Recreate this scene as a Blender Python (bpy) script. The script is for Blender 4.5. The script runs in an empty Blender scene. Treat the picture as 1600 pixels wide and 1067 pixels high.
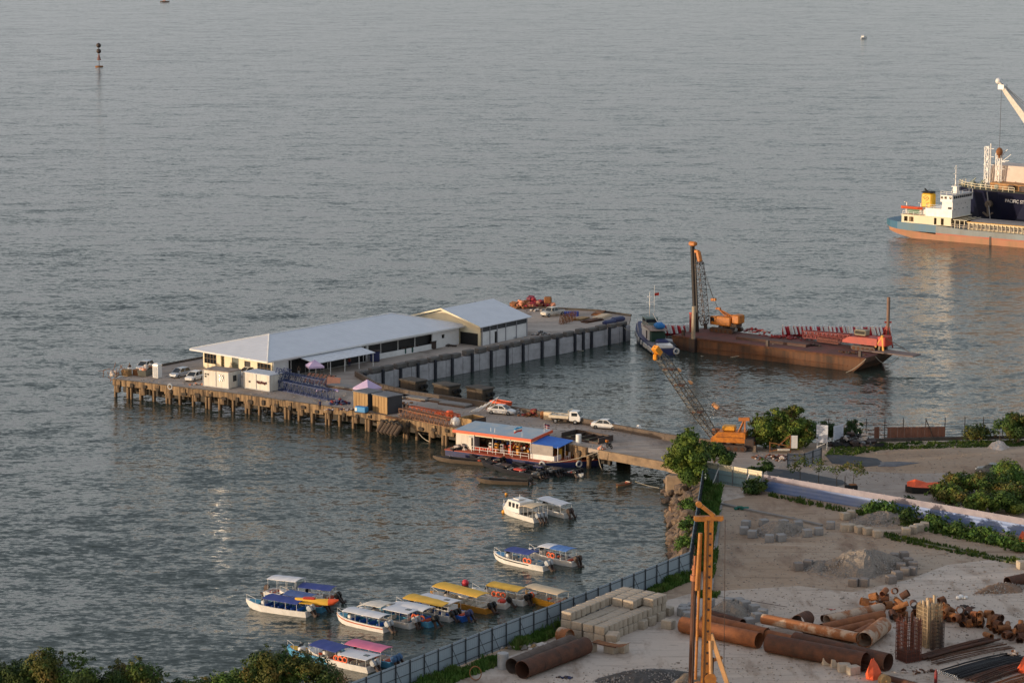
import bpy, bmesh, math, random
from mathutils import Vector, Matrix, noise as mnoise
R = math.radians
PI = math.pi
sc = bpy.context.scene
COL = sc.collection
random.seed(11)

# ---------------------------------------------------------------- camera
CAM_H, FPX, PITCH = 82.0, 4000.0, math.atan(683.5 / 4000.0)
cd = bpy.data.cameras.new('camera'); cam = bpy.data.objects.new('camera', cd); COL.objects.link(cam)
cam.location = (0, 0, CAM_H); cam.rotation_euler = (PI / 2 - PITCH, 0, 0)
cd.sensor_width = 36; cd.lens = FPX / 1600 * 36; cd.clip_start = 1; cd.clip_end = 60000
sc.camera = cam
# ---------------------------------------------------------------- light
SUN_AZ, SUN_EL = R(250), R(3.2)
w = bpy.data.worlds.new("World"); sc.world = w; w.use_nodes = True
bg = w.node_tree.nodes['Background']
sky = w.node_tree.nodes.new('ShaderNodeTexSky'); sky.sky_type = 'NISHITA'; sky.sun_disc = False
sky.sun_elevation = SUN_EL; sky.sun_rotation = SUN_AZ; sky.air_density = 1.0; sky.dust_density = 4.0; sky.ozone_density = 1.0
wn = w.node_tree.nodes; wl_ = w.node_tree.links
tcw = wn.new('ShaderNodeTexCoord'); sep = wn.new('ShaderNodeSeparateXYZ'); wl_.new(tcw.outputs['Generated'], sep.inputs[0])
rmp = wn.new('ShaderNodeValToRGB'); wl_.new(sep.outputs[2], rmp.inputs[0]); els = rmp.color_ramp.elements      # thin bright haze and cloud towards the horizon
els[0].position = 0.0; els[0].color = (.86, .90, 1.0, 1); els[1].position = .62; els[1].color = (.37, .385, .45, 1)
for ps_, c_ in ((.10, (.76, .785, .86, 1)), (.28, (.39, .40, .435, 1))): e_ = els.new(ps_); e_.color = c_
cmap = wn.new('ShaderNodeMapping'); cmap.inputs['Scale'].default_value = (1, 1, 4); wl_.new(tcw.outputs['Generated'], cmap.inputs[0])
cnz = wn.new('ShaderNodeTexNoise'); cnz.inputs['Scale'].default_value = 2.2; cnz.inputs['Detail'].default_value = 5; wl_.new(cmap.outputs[0], cnz.inputs['Vector'])
cmr = wn.new('ShaderNodeMapRange'); cmr.inputs[1].default_value = .3; cmr.inputs[2].default_value = .7; cmr.inputs[3].default_value = 1.6; cmr.inputs[4].default_value = 3.4; wl_.new(cnz.outputs[0], cmr.inputs[0])
vm = wn.new('ShaderNodeVectorMath'); vm.operation = 'SCALE'; wl_.new(rmp.outputs[0], vm.inputs[0]); wl_.new(cmr.outputs[0], vm.inputs['Scale'])
va = wn.new('ShaderNodeVectorMath'); va.operation = 'ADD'; wl_.new(vm.outputs[0], va.inputs[0])
vs_ = wn.new('ShaderNodeVectorMath'); vs_.operation = 'SCALE'; vs_.inputs['Scale'].default_value = .75; wl_.new(sky.outputs[0], vs_.inputs[0]); wl_.new(vs_.outputs[0], va.inputs[1])
wl_.new(va.outputs[0], bg.inputs[0]); bg.inputs[1].default_value = 0.15
sl = bpy.data.lights.new('sun', 'SUN'); sl.energy = 1.85; sl.angle = R(1.5); sl.color = (1.0, 0.79, 0.56)
so = bpy.data.objects.new('sun', sl); COL.objects.link(so)
tosun = Vector((math.sin(SUN_AZ) * math.cos(SUN_EL), math.cos(SUN_AZ) * math.cos(SUN_EL), math.sin(SUN_EL)))
so.rotation_euler = tosun.to_track_quat('Z', 'Y').to_euler(); so.location = (0, 0, 300)
sc.view_settings.view_transform = 'Standard'; sc.view_settings.look = 'None'; sc.view_settings.gamma = 1
sc.view_settings.exposure = 0.95

# ---------------------------------------------------------------- where a place seen from the viewpoint lies in the world
def ray(x, y):
    u = (x - 800) / FPX; v = (y - 533.5) / FPX
    return Vector((u, math.cos(PITCH) - v * math.sin(PITCH), -math.sin(PITCH) - v * math.cos(PITCH)))
def at(x, y, z=0.0):
    d = ray(x, y); return Vector((0, 0, CAM_H)) + d * ((z - CAM_H) / d.z)
def above(x, y, p):                       # the point on the sight line at the depth of point p
    d = ray(x, y); return Vector((0, 0, CAM_H)) + d * (p[1] / d.y)
def pxm(x, y, z=0.0):
    p = at(x, y, z); return FPX / (p - Vector((0, 0, CAM_H))).dot(ray(800, 533.5))
def heading(a, b, z=0.0):
    d = at(*b, z) - at(*a, z); return math.atan2(d.y, d.x)

# ---------------------------------------------------------------- materials
MATS = {}
def mat(name, col, rough=.7, metal=0.0, col2=None, scale=1.5, mix=(.35, .7), bump=0.0, bscale=12, streak=False, spec=None, emit=None, alpha=None):
    if name in MATS: return MATS[name]
    m = bpy.data.materials.new(name); m.use_nodes = True; MATS[name] = m
    nt = m.node_tree; n = nt.nodes; L = nt.links; b = n['Principled BSDF']
    b.inputs['Roughness'].default_value = rough; b.inputs['Metallic'].default_value = metal
    if spec is not None: b.inputs['Specular IOR Level'].default_value = spec
    c4 = (*col, 1)
    if col2 is None: col2 = tuple(c * .72 for c in col)
    tc = n.new('ShaderNodeTexCoord'); nz = n.new('ShaderNodeTexNoise'); nz.inputs['Scale'].default_value = scale
    nz.inputs['Detail'].default_value = 6; nz.inputs['Roughness'].default_value = .65
    if streak:
        mp = n.new('ShaderNodeMapping'); mp.inputs['Scale'].default_value = (1, 1, .12); L.new(tc.outputs['Object'], mp.inputs[0]); L.new(mp.outputs[0], nz.inputs['Vector'])
    else: L.new(tc.outputs['Object'], nz.inputs['Vector'])
    mr = n.new('ShaderNodeMapRange'); mr.inputs[1].default_value = mix[0]; mr.inputs[2].default_value = mix[1]
    L.new(nz.outputs[0], mr.inputs[0])
    mx = n.new('ShaderNodeMix'); mx.data_type = 'RGBA'; mx.inputs[6].default_value = c4; mx.inputs[7].default_value = (*col2, 1)
    L.new(mr.outputs[0], mx.inputs[0]); L.new(mx.outputs[2], b.inputs['Base Color'])
    if bump:
        n2 = n.new('ShaderNodeTexNoise'); n2.inputs['Scale'].default_value = bscale; n2.inputs['Detail'].default_value = 5; L.new(tc.outputs['Object'], n2.inputs['Vector'])
        bp = n.new('ShaderNodeBump'); bp.inputs['Strength'].default_value = bump; bp.inputs['Distance'].default_value = .1
        L.new(n2.outputs[0], bp.inputs['Height']); L.new(bp.outputs[0], b.inputs['Normal'])
    return m
def ribbed(name, col, axis=0, period=.3, rough=.45, metal=.2, strength=.6, col2=None, dark=.75):
    """profiled sheet: bands across one object axis plus soft staining"""
    if name in MATS: return MATS[name]
    m = mat(name, col, rough, metal, col2 or tuple(c * .88 for c in col), .5)
    nt = m.node_tree; n = nt.nodes; L = nt.links; b = n['Principled BSDF']
    tc = n.new('ShaderNodeTexCoord'); wv = n.new('ShaderNodeTexWave'); wv.bands_direction = 'XYZ'[axis]; wv.wave_profile = 'SIN'
    wv.inputs['Scale'].default_value = .314 / period; L.new(tc.outputs['Object'], wv.inputs['Vector'])
    bp = n.new('ShaderNodeBump'); bp.inputs['Strength'].default_value = strength; bp.inputs['Distance'].default_value = .04
    L.new(wv.outputs[1], bp.inputs['Height']); L.new(bp.outputs[0], b.inputs['Normal'])
    return m

# ---------------------------------------------------------------- mesh collector
class MB:
    def __init__(s): s.v = []; s.f = []; s.m = []; s.sm = []
    def add(s, vs, fs, mi=0, smooth=False):
        k = len(s.v); s.v += [tuple(v) for v in vs]
        for f in fs: s.f.append([k + i for i in f]); s.m.append(mi); s.sm.append(smooth)
        return s
    def box(s, c, d, rz=0, mi=0, M=None):
        x, y, z = d[0] / 2, d[1] / 2, d[2] / 2; vs = []
        T = Matrix.Translation(c) @ Matrix.Rotation(rz, 4, 'Z')
        if M: T = T @ M
        for i in range(8): vs.append(T @ Vector((x if i & 1 else -x, y if i & 2 else -y, z if i & 4 else -z)))
        return s.add(vs, [(0, 2, 3, 1), (4, 5, 7, 6), (0, 1, 5, 4), (2, 6, 7, 3), (0, 4, 6, 2), (1, 3, 7, 5)], mi)
    def cbox(s, c, d, b=.05, rz=0, mi=0, M=None):        # box with bevelled upright edges and top
        x, y, z = d[0] / 2, d[1] / 2, d[2] / 2; T = Matrix.Translation(c) @ Matrix.Rotation(rz, 4, 'Z')
        if M: T = T @ M
        def ring(e, zz):
            X, Y = x - e, y - e; k = b
            return [T @ Vector(p) for p in [(X - k, -Y, zz), (X, -Y + k, zz), (X, Y - k, zz), (X - k, Y, zz), (-X + k, Y, zz), (-X, Y - k, zz), (-X, -Y + k, zz), (-X + k, -Y, zz)]]
        return s.loft([ring(b, -z), ring(0, -z + b), ring(0, z - b), ring(b, z)], mi)
    def bar(s, p, q, w, h=None, mi=0):
        p = Vector(p); q = Vector(q); h = h or w; d = (q - p)
        if d.length < 1e-6: return s
        d.normalize(); up = Vector((0, 0, 1)) if abs(d.z) < .95 else Vector((0, 1, 0))
        a = d.cross(up).normalized(); b = a.cross(d).normalized(); vs = []
        for e in (p, q):
            for i, j in ((-1, -1), (1, -1), (1, 1), (-1, 1)): vs.append(e + a * (w / 2 * i) + b * (h / 2 * j))
        return s.add(vs, [(3, 2, 1, 0), (4, 5, 6, 7), (0, 1, 5, 4), (1, 2, 6, 5), (2, 3, 7, 6), (3, 0, 4, 7)], mi)
    def tube(s, p, q, r, r2=None, n=8, mi=0, caps=True, smooth=True):
        p = Vector(p); q = Vector(q); r2 = r if r2 is None else r2; d = (q - p)
        if d.length < 1e-6: return s
        d.normalize(); up = Vector((0, 0, 1)) if abs(d.z) < .95 else Vector((0, 1, 0))
        a = d.cross(up).normalized(); b = a.cross(d).normalized(); vs = []
        for e, rr in ((p, r), (q, r2)):
            for i in range(n): t = 2 * PI * i / n; vs.append(e + a * (rr * math.cos(t)) + b * (rr * math.sin(t)))
        s.add(vs, [(i, i + n, (i + 1) % n + n, (i + 1) % n) for i in range(n)], mi, smooth)
        if caps: s.add(vs, [tuple(range(n)), tuple(range(2 * n - 1, n - 1, -1))], mi)
        return s
    def pipe(s, p, q, r, t=.03, n=20, mi=0):            # open-ended hollow pipe
        p = Vector(p); q = Vector(q); d = (q - p).normalized(); up = Vector((0, 0, 1)) if abs(d.z) < .95 else Vector((0, 1, 0))
        a = d.cross(up).normalized(); b = a.cross(d).normalized(); rings = []
        for e, rr in ((p, r), (q, r), (q, r - t), (p, r - t)):
            rings.append([e + a * (rr * math.cos(2 * PI * i / n)) + b * (rr * math.sin(2 * PI * i / n)) for i in range(n)])
        vs = sum(rings, []); fs = []
        for k in range(4):
            k2 = (k + 1) % 4
            for i in range(n): j = (i + 1) % n; fs.append((k * n + i, k2 * n + i, k2 * n + j, k * n + j))
        return s.add(vs, fs, mi, False)
    def path(s, pts, r, n=5, mi=0):
        for a, b in zip(pts, pts[1:]): s.tube(a, b, r, n=n, mi=mi, caps=True)
        return s
    def lathe(s, prof, c=(0, 0, 0), n=14, mi=0, M=None, smooth=True):
        vs = []; fs = []; T = Matrix.Translation(c)
        if M: T = T @ M
        for r, z in prof:
            for i in range(n): t = 2 * PI * i / n; vs.append(T @ Vector((r * math.cos(t), r * math.sin(t), z)))
        for k in range(len(prof) - 1):
            for i in range(n): j = (i + 1) % n; fs.append((k * n + i, k * n + j, (k + 1) * n + j, (k + 1) * n + i))
        return s.add(vs, fs, mi, smooth)
    def ball(s, c, r, n=10, mi=0, sz=1.0):
        return s.lathe([(max(1e-3, r * math.sin(PI * k / 6)), -r * sz * math.cos(PI * k / 6)) for k in range(7)], c, n, mi)
    def ring(s, c, R1, r, n=16, k=6, mi=0, M=None):      # torus
        T = Matrix.Translation(c)
        if M: T = T @ M
        vs = []; fs = []
        for i in range(n):
            a = 2 * PI * i / n
            for j in range(k):
                b = 2 * PI * j / k; vs.append(T @ Vector(((R1 + r * math.cos(b)) * math.cos(a), (R1 + r * math.cos(b)) * math.sin(a), r * math.sin(b))))
        for i in range(n):
            for j in range(k): i2 = (i + 1) % n; j2 = (j + 1) % k; fs.append((i * k + j, i2 * k + j, i2 * k + j2, i * k + j2))
        return s.add(vs, fs, mi, True)
    def prism(s, poly, z0, z1, mi=0, bottom=True):
        n = len(poly)
        if sum(poly[i][0] * poly[(i + 1) % n][1] - poly[(i + 1) % n][0] * poly[i][1] for i in range(n)) < 0: poly = poly[::-1]
        vs = [(p[0], p[1], z0) for p in poly] + [(p[0], p[1], z1) for p in poly]
        fs = [tuple(range(n, 2 * n))] + [(i, (i + 1) % n, (i + 1) % n + n, i + n) for i in range(n)]
        if bottom: fs.append(tuple(range(n - 1, -1, -1)))
        return s.add(vs, fs, mi)
    def loft(s, rings, mi=0, caps=True, smooth=False, closed=True):
        n = len(rings[0]); vs = [v for r in rings for v in r]; fs = []
        for k in range(len(rings) - 1):
            for i in range(n if closed else n - 1): j = (i + 1) % n; fs.append((k * n + i, k * n + j, (k + 1) * n + j, (k + 1) * n + i))
        s.add(vs, fs, mi, smooth)
        if caps: s.add(rings[0], [tuple(range(n - 1, -1, -1))], mi); s.add(rings[-1], [tuple(range(n))], mi)
        return s
    def quad(s, a, b, c, d, mi=0): return s.add([a, b, c, d], [(0, 1, 2, 3)], mi)
    def slab(s, pts, t, mi=0):                           # thin plate from coplanar points, given thickness downward
        n = len(pts); lo = [(p[0], p[1], p[2] - t) for p in pts]
        return s.add(list(pts) + lo, [tuple(range(n)), tuple(range(2 * n - 1, n - 1, -1))] + [(i, i + n, (i + 1) % n + n, (i + 1) % n) for i in range(n)], mi)
    def truss(s, p, q, w, h, bays, r, mi=0, up=None, w2=None, h2=None):
        p = Vector(p); q = Vector(q); d = (q - p).normalized(); u = Vector(up) if up else Vector((0, 0, 1))
        if abs(d.dot(u)) > .97: u = Vector((0, 1, 0))
        a = d.cross(u).normalized(); b = a.cross(d).normalized(); w2 = w2 or w; h2 = h2 or h
        def pt(t, i): ww = w + (w2 - w) * t; hh = h + (h2 - h) * t; sx, sy = ((-1, -1), (1, -1), (1, 1), (-1, 1))[i]; return p + (q - p) * t + a * (ww / 2 * sx) + b * (hh / 2 * sy)
        for i in range(4): s.bar(pt(0, i), pt(1, i), r * 2.2, mi=mi)
        for k in range(bays + 1):
            t = k / bays
            for i in range(4):
                s.bar(pt(t, i), pt(t, (i + 1) % 4), r * 1.5, mi=mi)
                if k < bays: s.bar(pt(t, i), pt((k + 1) / bays, (i + 1 if k % 2 else i + 3) % 4), r * 1.5, mi=mi)
        return s
    def build(s, name, mats, parent=None, loc=None, rz=0):
        me = bpy.data.meshes.new(name); me.from_pydata(s.v, [], s.f)
        for m_ in (mats if isinstance(mats, (list, tuple)) else [mats]): me.materials.append(m_)
        me.polygons.foreach_set('material_index', s.m); me.polygons.foreach_set('use_smooth', s.sm)
        bm = bmesh.new(); bm.from_mesh(me); bmesh.ops.recalc_face_normals(bm, faces=bm.faces) if len(s.f) < 60000 else None; bm.to_mesh(me); bm.free(); me.update()
        o = bpy.data.objects.new(name, me); COL.objects.link(o)
        if parent: o.parent = parent
        if loc is not None: o.location = loc
        o.rotation_euler.z = rz
        return o
def tag(o, label=None, cat=None, group=None, kind=None):
    if label: o['label'] = label
    if cat: o['category'] = cat
    if group: o['group'] = group
    if kind: o['kind'] = kind
    return o
def thing(name, label, cat, loc=(0, 0, 0), rz=0, group=None):
    o = bpy.data.objects.new(name, None); COL.objects.link(o); o.location = loc; o.rotation_euler = (0, 0, rz); o.empty_display_size = .5
    return tag(o, label, cat, group)
def dup(root, loc=None, rz=None, label=None, scale=None):
    c = root.copy(); COL.objects.link(c)
    if loc is not None: c.location = loc
    if rz is not None: c.rotation_euler.z = rz
    if label: c['label'] = label
    if scale: c.scale = (scale,) * 3
    for ch in list(root.children):
        d = ch.copy(); COL.objects.link(d); d.parent = c
        for g in list(ch.children): e = g.copy(); COL.objects.link(e); e.parent = d
    return c
NUM = ['first', 'second', 'third', 'fourth', 'fifth', 'sixth', 'seventh', 'eighth', 'ninth', 'tenth', 'eleventh', 'twelfth', 'thirteenth', 'fourteenth', 'fifteenth', 'sixteenth', 'seventeenth', 'eighteenth', 'nineteenth', 'twentieth']
def copies(first, places, parent, rz=None):
    for i, p in enumerate(places):
        o = first if i == 0 else first.copy()
        if i: COL.objects.link(o)
        o.location = p; o.parent = parent
        if rz is not None: o.rotation_euler.z = rz
def side_curve(a, b, sag, n=8):
    a = Vector(a); b = Vector(b); return [a.lerp(b, i / n) - Vector((0, 0, sag * 4 * (i / n) * (1 - i / n))) for i in range(n + 1)]
def lettering(txt, size, mname, parent, loc, rot, name='lettering', depth=.01):
    cu = bpy.data.curves.new(name, 'FONT'); cu.body = txt; cu.size = size; cu.extrude = depth
    o = bpy.data.objects.new(name, cu); COL.objects.link(o)
    dg = bpy.context.evaluated_depsgraph_get(); me = bpy.data.meshes.new_from_object(o.evaluated_get(dg)); me.materials.clear(); me.materials.append(mname)
    bpy.data.objects.remove(o); t = bpy.data.objects.new(name, me); COL.objects.link(t); t.parent = parent; t.location = loc; t.rotation_euler = rot
    return t
# ================================================================ MATERIALS
concrete = mat('weathered_concrete', (.30, .28, .26), .85, col2=(.19, .175, .16), scale=.35, bump=.3)
quayface = mat('quay_wall_concrete', (.46, .45, .47), .85, col2=(.30, .29, .30), scale=.6, bump=.2)
oldconc = mat('stained_old_concrete', (.33, .22, .12), .9, col2=(.075, .05, .032), scale=1.7, bump=.4, streak=True, mix=(.40, .62))
darkconc = mat('dark_concrete', (.10, .085, .07), .9, col2=(.05, .045, .04), scale=.8, bump=.5, streak=True)
blockconc = mat('block_concrete', (.50, .42, .33), .9, col2=(.31, .26, .20), scale=1.3, bump=.5, bscale=8)
blockgrey = mat('grey_block_concrete', (.33, .32, .31), .9, col2=(.22, .21, .21), scale=1.3, bump=.5, bscale=8)
roofw = ribbed('pale_roof_sheet', (.68, .70, .74), 0, .9, .45, .0, .3, col2=(.61, .63, .67))
cream = mat('cream_wall_paint', (.80, .72, .52), .7, col2=(.74, .66, .47), scale=.5)
whitew = mat('white_wall_paint', (.74, .74, .74), .6, col2=(.62, .62, .62), scale=.6)
whitep = mat('white_gloss_paint', (.80, .79, .77), .3, col2=(.66, .64, .60), scale=1.2)
offwhite = mat('off_white_panel', (.70, .66, .58), .5, col2=(.52, .47, .40), scale=1.5, streak=True)
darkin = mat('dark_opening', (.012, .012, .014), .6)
glass = mat('dark_window_glass', (.02, .025, .03), .12, col2=(.03, .035, .04))
black = mat('black_rubber', (.014, .014, .015), .75)
blackp = mat('black_gloss_cowling', (.010, .011, .014), .45, spec=.25)
greym = mat('grey_metal', (.28, .29, .30), .45, .4)
greyp = mat('grey_paint', (.42, .44, .46), .5)
darkm = mat('dark_steel', (.05, .045, .045), .6, .3, col2=(.09, .05, .035), scale=3)
rust = mat('rusted_steel', (.16, .062, .026), .85, .1, col2=(.055, .026, .016), scale=1.2, bump=.4, mix=(.35, .65))
rustlight = mat('bright_rust', (.36, .15, .05), .85, .05, col2=(.13, .05, .022), scale=1.4, bump=.4)
rusthull = mat('barge_rust_paint', (.17, .075, .035), .85, .05, col2=(.055, .035, .026), scale=.55, bump=.3, streak=True, mix=(.36, .64))
rustdeck = mat('barge_deck_rust', (.17, .05, .04), .9, 0, col2=(.07, .045, .036), scale=.4, bump=.3)
orange = mat('orange_crane_paint', (.60, .20, .015), .5, col2=(.30, .09, .015), scale=1.6)
yellowp = mat('yellow_plant_paint', (.78, .38, .03), .5, col2=(.55, .22, .03), scale=2)
redp = mat('red_paint', (.60, .05, .025), .5, col2=(.40, .04, .025), scale=2)
redor = mat('red_orange_paint', (.80, .12, .03), .5, col2=(.62, .09, .03), scale=2)
darkred = mat('dark_red_steel', (.25, .025, .025), .6, col2=(.14, .02, .02), scale=2)
tealh = mat('teal_hull_paint', (.02, .13, .25), .5, col2=(.06, .14, .18), scale=.3, streak=True)
greyhull = mat('grey_hull_paint', (.20, .24, .26), .55, col2=(.15, .16, .16), scale=.3, streak=True)
salmon = mat('salmon_hull_paint', (.44, .19, .105), .6, col2=(.30, .17, .085), scale=.35, streak=True)
salmonred = mat('red_boot_stripe', (.42, .10, .06), .6, col2=(.34, .17, .10), scale=.4, streak=True)
navyh = mat('navy_hull_paint', (.008, .010, .035), .35, col2=(.012, .012, .03), scale=.3)
bluep = mat('blue_paint', (.02, .12, .50), .45, col2=(.02, .09, .36), scale=2)
navyp = mat('navy_blue_paint', (.02, .03, .12), .45, col2=(.015, .02, .07), scale=2)
lblue = mat('light_blue_paint', (.09, .35, .58), .5, col2=(.08, .27, .45), scale=2)
bluesteel = mat('blue_steel_frame', (.035, .06, .17), .5, col2=(.025, .04, .10), scale=2)
skyroof = mat('blue_grey_roof', (.27, .38, .48), .5, col2=(.40, .44, .47), scale=.5, mix=(.4, .6))
woodp = mat('brown_timber_panel', (.42, .27, .12), .8, col2=(.24, .14, .06), scale=2.2, streak=True)  # brown timber with darker brown streaks
lilac = mat('lilac_fabric', (.58, .45, .62), .8, col2=(.50, .38, .60), scale=.8)
yfab = mat('yellow_canvas', (.85, .50, .06), .75, col2=(.76, .42, .05), scale=1.0)
bfab = mat('blue_canvas', (.045, .075, .30), .75, col2=(.035, .055, .22), scale=1.0)
bfab2 = mat('bright_blue_canvas', (.03, .17, .62), .7, col2=(.03, .13, .50), scale=1.0)
wfab = mat('white_canvas', (.78, .77, .78), .7, col2=(.66, .66, .68), scale=1.0)
tfab = mat('beige_canvas', (.66, .52, .34), .75, col2=(.56, .44, .30), scale=1.0)
pfab = mat('pink_canvas', (.78, .20, .33), .75, col2=(.66, .16, .28), scale=1.0)
teal = mat('teal_boat_lining', (.06, .34, .46), .5, col2=(.05, .26, .36), scale=1.5)
orfab = mat('orange_plastic', (.90, .17, .05), .5, col2=(.75, .13, .05), scale=3)
peach = mat('faded_orange_sheet', (.75, .32, .18), .8, col2=(.62, .26, .16), scale=2)
silverp = mat('silver_car_paint', (.48, .51, .55), .3, .3)
champ = mat('champagne_car_paint', (.66, .62, .54), .3, .2)
beigep = mat('beige_truck_paint', (.66, .58, .45), .5)
tarp = mat('charcoal_sheeting', (.035, .038, .045), .7, col2=(.055, .058, .065), scale=.8)
gravel = mat('crushed_stone', (.31, .26, .21), .95, col2=(.16, .14, .125), scale=5, bump=1.0, bscale=5)
bluefence = ribbed('blue_hoarding_sheet', (.13, .21, .45), 2, .5, .5, .1, .4, col2=(.18, .25, .43))
greyfence = ribbed('grey_hoarding_sheet', (.33, .40, .455), 0, .35, .5, .1, .4, col2=(.27, .33, .38))
tealfence = ribbed('pale_teal_hoarding_sheet', (.25, .36, .38), 0, .35, .5, .1, .4)
sunlitfence = ribbed('sunlit_cream_hoarding', (.70, .62, .44), 0, .35, .5, .1, .4)  # cream stands for low sun on the top of the teal sheets
bark = mat('tree_bark', (.13, .10, .07), .9, col2=(.07, .055, .04), scale=4)
rockm = mat('shore_rock', (.21, .15, .105), .9, col2=(.10, .075, .055), scale=1.5, bump=.6, bscale=4)
bagm = mat('pale_bags', (.62, .56, .50), .8, col2=(.45, .36, .32), scale=3)
chainm = mat('pale_rope', (.50, .44, .34), .8)
tyrem = mat('whitewalled_tyre', (.55, .55, .53), .8, col2=(.36, .36, .35), scale=4)
skin = mat('skin', (.30, .17, .10), .6)
greennet = mat('green_net', (.02, .16, .12), .8)
def leafmat(name, c1, c2, c3):
    m = bpy.data.materials.new(name); m.use_nodes = True; MATS[name] = m; n = m.node_tree.nodes; L = m.node_tree.links; b = n['Principled BSDF']
    b.inputs['Roughness'].default_value = .6; b.inputs['Specular IOR Level'].default_value = .2
    tc = n.new('ShaderNodeTexCoord'); z = n.new('ShaderNodeTexNoise'); z.inputs['Scale'].default_value = .55; z.inputs['Detail'].default_value = 4
    L.new(tc.outputs['Object'], z.inputs['Vector']); r = n.new('ShaderNodeValToRGB'); L.new(z.outputs[0], r.inputs[0])
    e = r.color_ramp.elements; e[0].position = .32; e[0].color = (*c1, 1); e[1].position = .68; e[1].color = (*c3, 1); k = r.color_ramp.elements.new(.5); k.color = (*c2, 1)
    L.new(r.outputs[0], b.inputs['Base Color'])
    return m
leafA = leafmat('foliage_mid_green', (.03, .065, .012), (.055, .10, .018), (.11, .14, .025))
leafB = leafmat('foliage_dark_green', (.018, .04, .01), (.03, .06, .013), (.06, .08, .018))
leafC = leafmat('foliage_olive', (.05, .065, .015), (.09, .095, .02), (.16, .10, .025))
leafE = leafmat('foliage_bright_green', (.05, .10, .018), (.10, .155, .025), (.19, .20, .03))
leafD = leafmat('grass_green', (.05, .11, .02), (.075, .15, .025), (.12, .16, .04))

# ---- water
def water_mat():
    """sea surface: the slopes of the waves are given directly, as several bands of chop"""
    m = bpy.data.materials.new('sea_water'); m.use_nodes = True; n = m.node_tree.nodes; L = m.node_tree.links; b = n['Principled BSDF']
    b.inputs['Base Color'].default_value = (.034, .048, .040, 1); b.inputs['Roughness'].default_value = .16; b.inputs['IOR'].default_value = 1.33
    g = n.new('ShaderNodeNewGeometry'); tot = None
    for scale, sx, rot, amp, det, rough in ((.09, .4, .1, .38, 9, .74), (.42, .45, .12, .42, 7, .70), (1.5, .6, .25, .66, 5, .7)):
        mp = n.new('ShaderNodeMapping'); mp.inputs['Rotation'].default_value = (0, 0, rot); mp.inputs['Scale'].default_value = (sx, 1, 1); L.new(g.outputs['Position'], mp.inputs[0])
        z = n.new('ShaderNodeTexNoise'); z.inputs['Scale'].default_value = scale; z.inputs['Detail'].default_value = det; z.inputs['Roughness'].default_value = rough; z.inputs['Distortion'].default_value = .3
        L.new(mp.outputs[0], z.inputs['Vector'])
        s1 = n.new('ShaderNodeVectorMath'); s1.operation = 'SUBTRACT'; L.new(z.outputs['Color'], s1.inputs[0]); s1.inputs[1].default_value = (.5, .5, .5)
        s2 = n.new('ShaderNodeVectorMath'); s2.operation = 'MULTIPLY'; L.new(s1.outputs[0], s2.inputs[0]); s2.inputs[1].default_value = (amp * .6, amp * 1.5, 0)
        if tot is None: tot = s2
        else: ad = n.new('ShaderNodeVectorMath'); ad.operation = 'ADD'; L.new(tot.outputs[0], ad.inputs[0]); L.new(s2.outputs[0], ad.inputs[1]); tot = ad
    ad = n.new('ShaderNodeVectorMath'); ad.operation = 'ADD'; L.new(tot.outputs[0], ad.inputs[0]); ad.inputs[1].default_value = (0, 0, 1)
    nm = n.new('ShaderNodeVectorMath'); nm.operation = 'NORMALIZE'; L.new(ad.outputs[0], nm.inputs[0]); L.new(nm.outputs[0], b.inputs['Normal'])
    return m
waterm = water_mat()

# ---- ground
def ground_mat(name, c1, c2, c3, s1=.03, s2=.25):
    m = bpy.data.materials.new(name); m.use_nodes = True; n = m.node_tree.nodes; L = m.node_tree.links; b = n['Principled BSDF']; b.inputs['Roughness'].default_value = .95
    g = n.new('ShaderNodeNewGeometry')
    def nz(s, d=6, stretch=None, dist=0.0):
        z = n.new('ShaderNodeTexNoise'); z.inputs['Scale'].default_value = s; z.inputs['Detail'].default_value = d; z.inputs['Roughness'].default_value = .65; z.inputs['Distortion'].default_value = dist
        if stretch:
            mp = n.new('ShaderNodeMapping'); mp.inputs['Rotation'].default_value = (0, 0, stretch[0]); mp.inputs['Scale'].default_value = (stretch[1], stretch[2], 1); L.new(g.outputs['Position'], mp.inputs[0]); L.new(mp.outputs[0], z.inputs['Vector'])
        else: L.new(g.outputs['Position'], z.inputs['Vector'])
        return z
    def mr(z, a, bb): r = n.new('ShaderNodeMapRange'); r.inputs[1].default_value = a; r.inputs[2].default_value = bb; L.new(z.outputs[0], r.inputs[0]); return r
    def mix(fac, a, c):
        x = n.new('ShaderNodeMix'); x.data_type = 'RGBA'; L.new(fac.outputs[0], x.inputs[0])
        if isinstance(a, tuple): x.inputs[6].default_value = (*a, 1)
        else: L.new(a.outputs[2], x.inputs[6])
        x.inputs[7].default_value = (*c, 1); return x
    x = mix(mr(nz(s1), .42, .58), c1, c2); x = mix(mr(nz(s2, 5, (.6, 1, .3)), .52, .72), x, c3)
    x = mix(mr(nz(1.6, 4), .6, .78), x, tuple(v * .6 for v in c1)); x = mix(mr(nz(.12, 3, (-.7, .25, 1.6)), .56, .7), x, tuple(v * 1.2 for v in c2)); x = mix(mr(nz(.5, 3, (.35, .22, 1.3), 1.6), .58, .70), x, tuple(v * .74 for v in c1)); x = mix(mr(nz(.4, 3, (-.7, .18, 1.4), 2.0), .60, .70), x, tuple(v * .66 for v in c1)); x = mix(mr(nz(5.0, 5), .62, .75), x, tuple(min(.75, v * 1.35) for v in c2))
    L.new(x.outputs[2], b.inputs['Base Color'])
    bp = n.new('ShaderNodeBump'); bp.inputs['Strength'].default_value = .8; bp.inputs['Distance'].default_value = .12; z = nz(1.2, 8); L.new(z.outputs[0], bp.inputs['Height']); L.new(bp.outputs[0], b.inputs['Normal'])
    return m
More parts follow.
